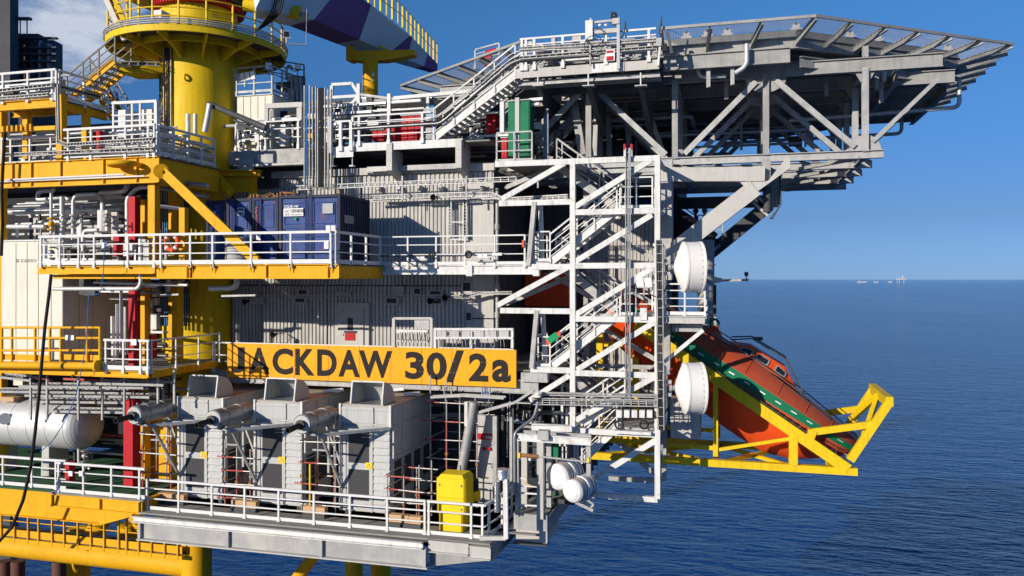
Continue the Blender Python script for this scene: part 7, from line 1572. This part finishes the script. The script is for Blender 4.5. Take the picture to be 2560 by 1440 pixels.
# the big vertical cable ladders in front
for i, (px, w_, n_, cm_) in enumerate(((768, .22, 3, 'cable_blue'), (786, .14, 1, 'cable'), (804, .30, 6, 'cable'), (824, .14, 1, 'silencer'))):
    ladder_tray([P(px, 468, 29.75), P(px, 214 + i * 3, 29.75)], 'tall vertical cable ladder left of the stair platform, %s of four' % ('first', 'second', 'third and fullest', 'last')[i], w_ * 1.05, wdir=(1, 0, 0), rung=.5, cables=n_, cm=cm_, mt='galv')
ladder_tray([P(742, 470, 30.0), P(1300, 447, 30.0)], 'long white cable tray along the top of the grey block', .16, rung=.3, cables=1, cm='galv', mt='white')
ladder_tray([P(930, 494, 30.3), P(1160, 486, 30.3), P(1230, 486, 30.3), P(1262, 500, 30.3), P(1420, 492, 29.3)], 'second white cable tray below the top one, running into the stair tower', .16, rung=.25, cables=2, cm='galv', mt='white')
ladder_tray([P(545, 742, 30.4), P(1165, 742, 30.4), P(1195, 733, 30.4), P(1280, 732, 30.4)], 'long thin cable tray crossing the lower ribbed wall', .10, rung=.3, cables=2, cm='silencer', mt='galv')
for i, px in enumerate((790, 1006, 1166, 1345)): solo('tray_hanger', MB().beam(P(px, 500 if i < 3 else 470, 29.95), P(px, 440, 29.95), .06), 'galv', 'tray hanger above the ribbed wall, %s from the left' % ('first', 'second', 'third', 'fourth')[i], 'hanger')
for i, (a, b) in enumerate(((1066, 500), (1148, 497), (950, 503), (985, 498), (1225, 497))):
    solo('strip_light', MB().beam(P(a - 20, b, 30.4), P(a + 28, b - 2, 30.4), .12, .08), 'wall_flat', 'pale light trough under the upper cable tray, %s' % ('middle one', 'second from right', 'leftmost', 'second from left', 'rightmost')[i], 'light fitting')
m = MB()
for i in range(6):
    px = 940 + i * 52; solo('tray_fixing', MB().box(P(px, 476, 30.7), P(px + 14, 466, 30.95)), 'galv', 'small fixing box between the upper cable trays, %s' % ('first from left', 'second from left', 'third from left', 'fourth from left', 'fifth from left', 'sixth from left')[i], 'box')
ladder_tray([P(1125, 500, 30.7), P(1125, 590, 30.7)], 'left short vertical cable ladder on the upper ribbed wall', .12, wdir=(1, 0, 0), rung=.12, cables=1, mt='silencer')
ladder_tray([P(1163, 500, 30.7), P(1163, 596, 30.7)], 'right short vertical cable ladder on the upper ribbed wall', .12, wdir=(1, 0, 0), rung=.12, cables=2, mt='silencer')
for i, py in enumerate((555, 598)): solo('wall_bar', MB().beam(P(1128, py, 30.7), P(1162, py, 30.7), .04), 'rail', '%s short bar joining the two wall cable ladders' % ('upper', 'lower')[i], 'bar')
flood(P(1050, 645, 28.9) + V((0, 0, -.25)), 'white floodlight pair on the wall walkway, left one', (0, -1, -.1), .62); flood(P(1206, 643, 28.9) + V((0, 0, -.25)), 'white floodlight pair on the wall walkway, right one', (0, -1, -.1), .62)
for i, px in enumerate((1080, 1171)): solo('cable_coil', MB().torus(P(px, 636, 28.85), (0, 1, 0), .12, .03, 18, 6).torus(P(px + 1, 637, 28.83), (.1, 1, 0), .085, .02, 16, 6), 'cable', 'coil of black cable on the wall walkway rail, %s' % ('left one', 'right one')[i], 'cable coil')
solo('black_cable', MB().pipe([P(950, 640, 28.88), P(1080, 639, 28.88)], .03, 6), 'cable', 'thick black cable along the wall walkway rail', 'cable')
solo('white_conduit', MB().pipe([P(1085, 636, 28.88), P(1170, 636, 28.88)], .025, 6), 'rail', 'pale conduit along the wall walkway rail between the coils', 'conduit')
solo('cable_shelf', MB().box(P(1028, 652, 28.7), P(1072, 646, 28.9)), 'galv', 'small cable shelf under the left floodlight pair', 'shelf'); solo('cable_shelf', MB().box(P(1180, 650, 28.7), P(1228, 644, 28.9)), 'wall_flat', 'small cable shelf under the right floodlight pair', 'shelf')
solo('white_plate', MB().box(P(1230, 639, 28.85), P(1255, 632, 28.88)), 'rail', 'small white plate on the wall walkway rail', 'plate')
solo('warning_tag', MB().box(P(1305, 618, 28.9), P(1310, 600, 28.93)), 'ring_orange', 'small orange tag near the right end of the wall walkway rail', 'tag')
for i, (px, py) in enumerate(((1091, 493), (1083, 750), (622, 752), (692, 835), (1120, 742))):
    q = P(px, py, 30.3); t = thing('loudspeaker', 'small black horn loudspeaker on the ribbed wall, %s' % ('under the upper tray', 'right of the steel door', 'near the crane column', 'low on the wall left of the door', 'beside the right wall boxes')[i], 'loudspeaker', q)
    part('horn', MB().lathe(q, (-.2, -1, -.15), [(0, .05), (.12, .06), (.24, .13), (.25, .13)], 14), 'rubber', t); part('bracket', MB().beam(q, q + V((0, .5, 0)), .04), 'galv', t)
# masts and aerials on the walkway
t = thing('windsock_mast', 'white radio box and lamp mast standing on the helideck walkway', 'mast', P(1547, 165, 29.8)); Ym = 29.8
part('radio_box', MB().box(P(1463, 99, 29.7), P(1485, 56, 30.0)), 'white', t); part('box_spike', MB().tube(P(1477, 56, 29.8), P(1477, 46, 29.8), .035, 8), 'white', t)
part('box_post', MB().tube(P(1476, 165, 29.75), P(1476, 99, 29.85), .035, 8), 'galv', t); part('mast', MB().beam(P(1546, 173, 29.8), P(1546, 55, 29.8), .11), 'wall_flat', t)
part('arm', MB().beam(P(1487, 56, 29.8), P(1545, 50, 29.8), .08), 'wall_flat', t); part('shelf', MB().beam(P(1487, 80, 29.85), P(1545, 76, 29.85), .12, .16), 'wall', t)
for px in (1500, 1515): part('lamp', MB().sphere(P(px, 63, 29.7), .07, 10, 6, (1, 1, .7)), 'lamp_white', t)
part('beacon', MB().box(P(1527, 46, 29.7), P(1543, 36, 30.0)), 'cable', t); part('beacon_stem', MB().beam(P(1535, 50, 29.8), P(1535, 38, 29.7), .03), 'white', t)
part('clutter_box', MB().box(P(1530, 60, 29.7), P(1551, 48, 29.9)), 'galv', t)
part('cable_loop', MB().torus(P(1484, 112, 29.7), (0, 1, 0), .34, .015, 28, 5), 'cable', t); part('cable_loop', MB().torus(P(1490, 92, 29.68), (.2, 1, 0), .33, .015, 28, 5), 'cable', t)
t = thing('notice_board', 'red and white notice on the helideck walkway rail below the mast', 'sign', P(1523, 152, 29.8))
part('board', MB().box(P(1515, 153, 29.8), P(1537, 124, 29.84)), 'white_print', t); part('panel', MB().box(P(1516, 151, 29.77), P(1533, 140, 29.795)), 'red', t); part('panel', MB().box(P(1516, 132, 29.77), P(1533, 126, 29.795)), 'red', t)
for i, (px, y0, y1) in enumerate(((1562, 92, 52), (1652, 82, 42))): solo('whip_aerial', MB().tube(P(px - 5, y0, 29.8), P(px, (y0 + y1) / 2, 29.8), .03, 8).tube(P(px, (y0 + y1) / 2, 29.8), P(px + 2, y1, 29.8), .045, 8, .02), 'dark_steel', 'short dark aerial on the %s' % ('walkway rail right of the mast', 'corner where the walkway meets the helideck')[i], 'aerial')
t = thing('pole_head', 'cluster of junction boxes and struts at the corner of the walkway and helideck', 'fittings', P(1645, 165, 29.9))
part('strut', MB().beam(P(1668, 78, 29.9), P(1680, 135, 29.9), .16, .1), 'dark_steel', t); part('strut', MB().beam(P(1645, 165, 29.9), P(1652, 95, 29.9), .08), 'white', t); part('box', MB().box(P(1642, 115, 29.8), P(1655, 98, 30)), 'galv', t); part('box', MB().box(P(1655, 128, 29.8), P(1668, 112, 30)), 'shade_black', t)
solo('white_trough', MB().box(P(1415, 152, 29.9), P(1500, 142, 30.1)), 'white', 'long white cable trough on the helideck walkway', 'trough')
for i, (px, py, w_, h_) in enumerate(((1318, 118, 18, 10), (1340, 130, 22, 16), (1378, 112, 14, 18), (1430, 105, 26, 10), (1360, 150, 20, 12), (1395, 148, 16, 12), (1450, 122, 18, 14))):
    solo('service_box', MB().box(P(px, py, 30.6), P(px + w_, py - h_, 30.9)), ('white', 'silencer', 'galv', 'wall', 'cream', 'dark_steel', 'white')[i], 'small service box on the helideck walkway, %s from the left' % ('first', 'second', 'fourth', 'sixth', 'third', 'fifth', 'seventh')[i], 'service box')
for i, (a, b) in enumerate(((1203, 152), (1214, 134))): solo('red_monitor', MB().tube(P(a, b, 33), P(a + 26, b - 8, 33), .12, 10).tube(P(a + 12, b, 33), P(a + 12, b + 14, 33), .08, 8), 'red', 'red fire monitor behind the helideck stair rail, %s' % ('lower one', 'upper one')[i], 'fire monitor')
rail([P(1188, 168, 33.5), P(1248, 152, 33.5)], 'small grey guard rail round the red fire monitors', mt='galv', toe=0, top=.06, pw=.07, gap=1.0, h=.75)
clutter('fittings and pipes on the roof between crane column and stair platform', X(690, 31), X(1000, 31), 30.8, 33, UP, UP + 2.2, 80, 31, mts=('galv', 'dark_steel', 'silencer', 'dark_steel', 'insul'))
clutter('dim pipes and braces under the helideck stair', X(1110, 31), -7.0, 31.2, 33, H + 4.5, H + 7.0, 40, 32, mts=('galv', 'dark_steel', 'silencer', 'dark_steel'))
clutter('small pipes on the roof before the cream cabin', X(592, 30.6), X(664, 30.6), 30.3, 30.8, UP, UP + 1.4, 22, 33, mts=('galv', 'rail', 'silencer', 'insul'))
clutter('dark pipework hanging under the helideck', -8, 4, 36, 42, H + 5.6, H + 7.5, 30, 34, mts=('dark_steel', 'silencer'), vert=.2)

for a, b, c, d, Y, lb in ((832, 352, 1066, 240, 33.6, 'near-black sheet behind the red skids, added as shade'), (672, 388, 748, 275, 31.6, 'near-black sheet behind the white cabinet frame, added as shade'), (1085, 350, 1250, 240, 33.4, 'near-black sheet behind the helideck stair, added as shade')):
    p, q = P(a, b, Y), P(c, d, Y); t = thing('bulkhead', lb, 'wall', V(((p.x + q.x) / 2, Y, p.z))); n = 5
    for k in range(n): part('panel', MB().box((p.x + (q.x - p.x) * k / n + .01, Y, p.z), (p.x + (q.x - p.x) * (k + 1) / n - .01, Y + .08, q.z)), 'shade_black', t)  # near-black sheets added for dark backgrounds, shade in their colour

us2 = thing('support_bents', 'group of grey upright and slanting legs under the left half of the helideck', 'support frame', P(1460, 390, 33))
for a, b, Y, w_, mt in (((1431, 225), (1457, 388), 32.6, .30, 'alu'), ((1461, 245), (1468, 388), 33.4, .22, 'galv'), ((1491, 270), (1487, 390), 33.0, .18, 'galv'), ((1520, 290), (1524, 390), 35.0, .2, 'alu'), ((1440, 285), (1352, 372), 33.2, .22, 'galv'), ((1398, 270), (1354, 308), 33.6, .22, 'galv'), ((1470, 330), (1390, 392), 34.5, .2, 'alu'), ((1395, 235), (1380, 390), 36.0, .25, 'dark_steel'), ((1560, 230), (1575, 385), 35.5, .2, 'alu'), ((1610, 250), (1660, 385), 35.0, .2, 'alu')):
    part('leg', MB().beam(P(a[0], a[1], Y), P(b[0], b[1], Y), w_), mt, us2)
part('girder', MB().ibeam(P(1405, 238, 33.8), P(1640, 225, 33.8), .2, .5), 'alu', us2)
for k in range(5): part('tie', MB().tube(P(1400 + k * 50, 262 + k * 6, 36.5), P(1470 + k * 50, 258 + k * 6, 36.5), .07, 8), 'silencer', us2)
clutter('small fittings along the foot of the grey handrail beside the crane column', xd1 - 1.2, xd1 - .3, 25.9, 29, D1 + .02, D1 + .9, 24, 41, mts=('galv', 'silencer', 'insul'), rr=(.02, .05))
clutter('fittings and boxes behind the tall white frame on the upper yellow deck', X(285, 26.5), X(395, 26.5), 26.5, 28, D1 + .02, D1 + 1.9, 26, 42, mts=('galv', 'silencer', 'insul', 'dark_steel'), rr=(.02, .06))
clutter('fittings on the deck behind the small valve deck rail', X(100, 26), X(380, 26), 25.8, 27, D2 + .02, D2 + 1.0, 34, 43, mts=('galv', 'silencer', 'insul', 'dark_steel'), rr=(.02, .06))
clutter('cable supports and pipes under the middle deck beside the leftmost generator', X(350, 27), X(455, 27), 26.0, 28, D3 - 1.6, D3 - .4, 30, 44, mts=('galv', 'silencer', 'scaf', 'dark_steel'), rr=(.02, .05))
clutter('pipes and trays under the stair tower foot', X(1250, 30), X(1420, 30), 29.6, 31.5, GD + 1.0, D3 - .6, 34, 45, mts=('galv', 'silencer', 'dark_steel', 'rail'), rr=(.02, .06))
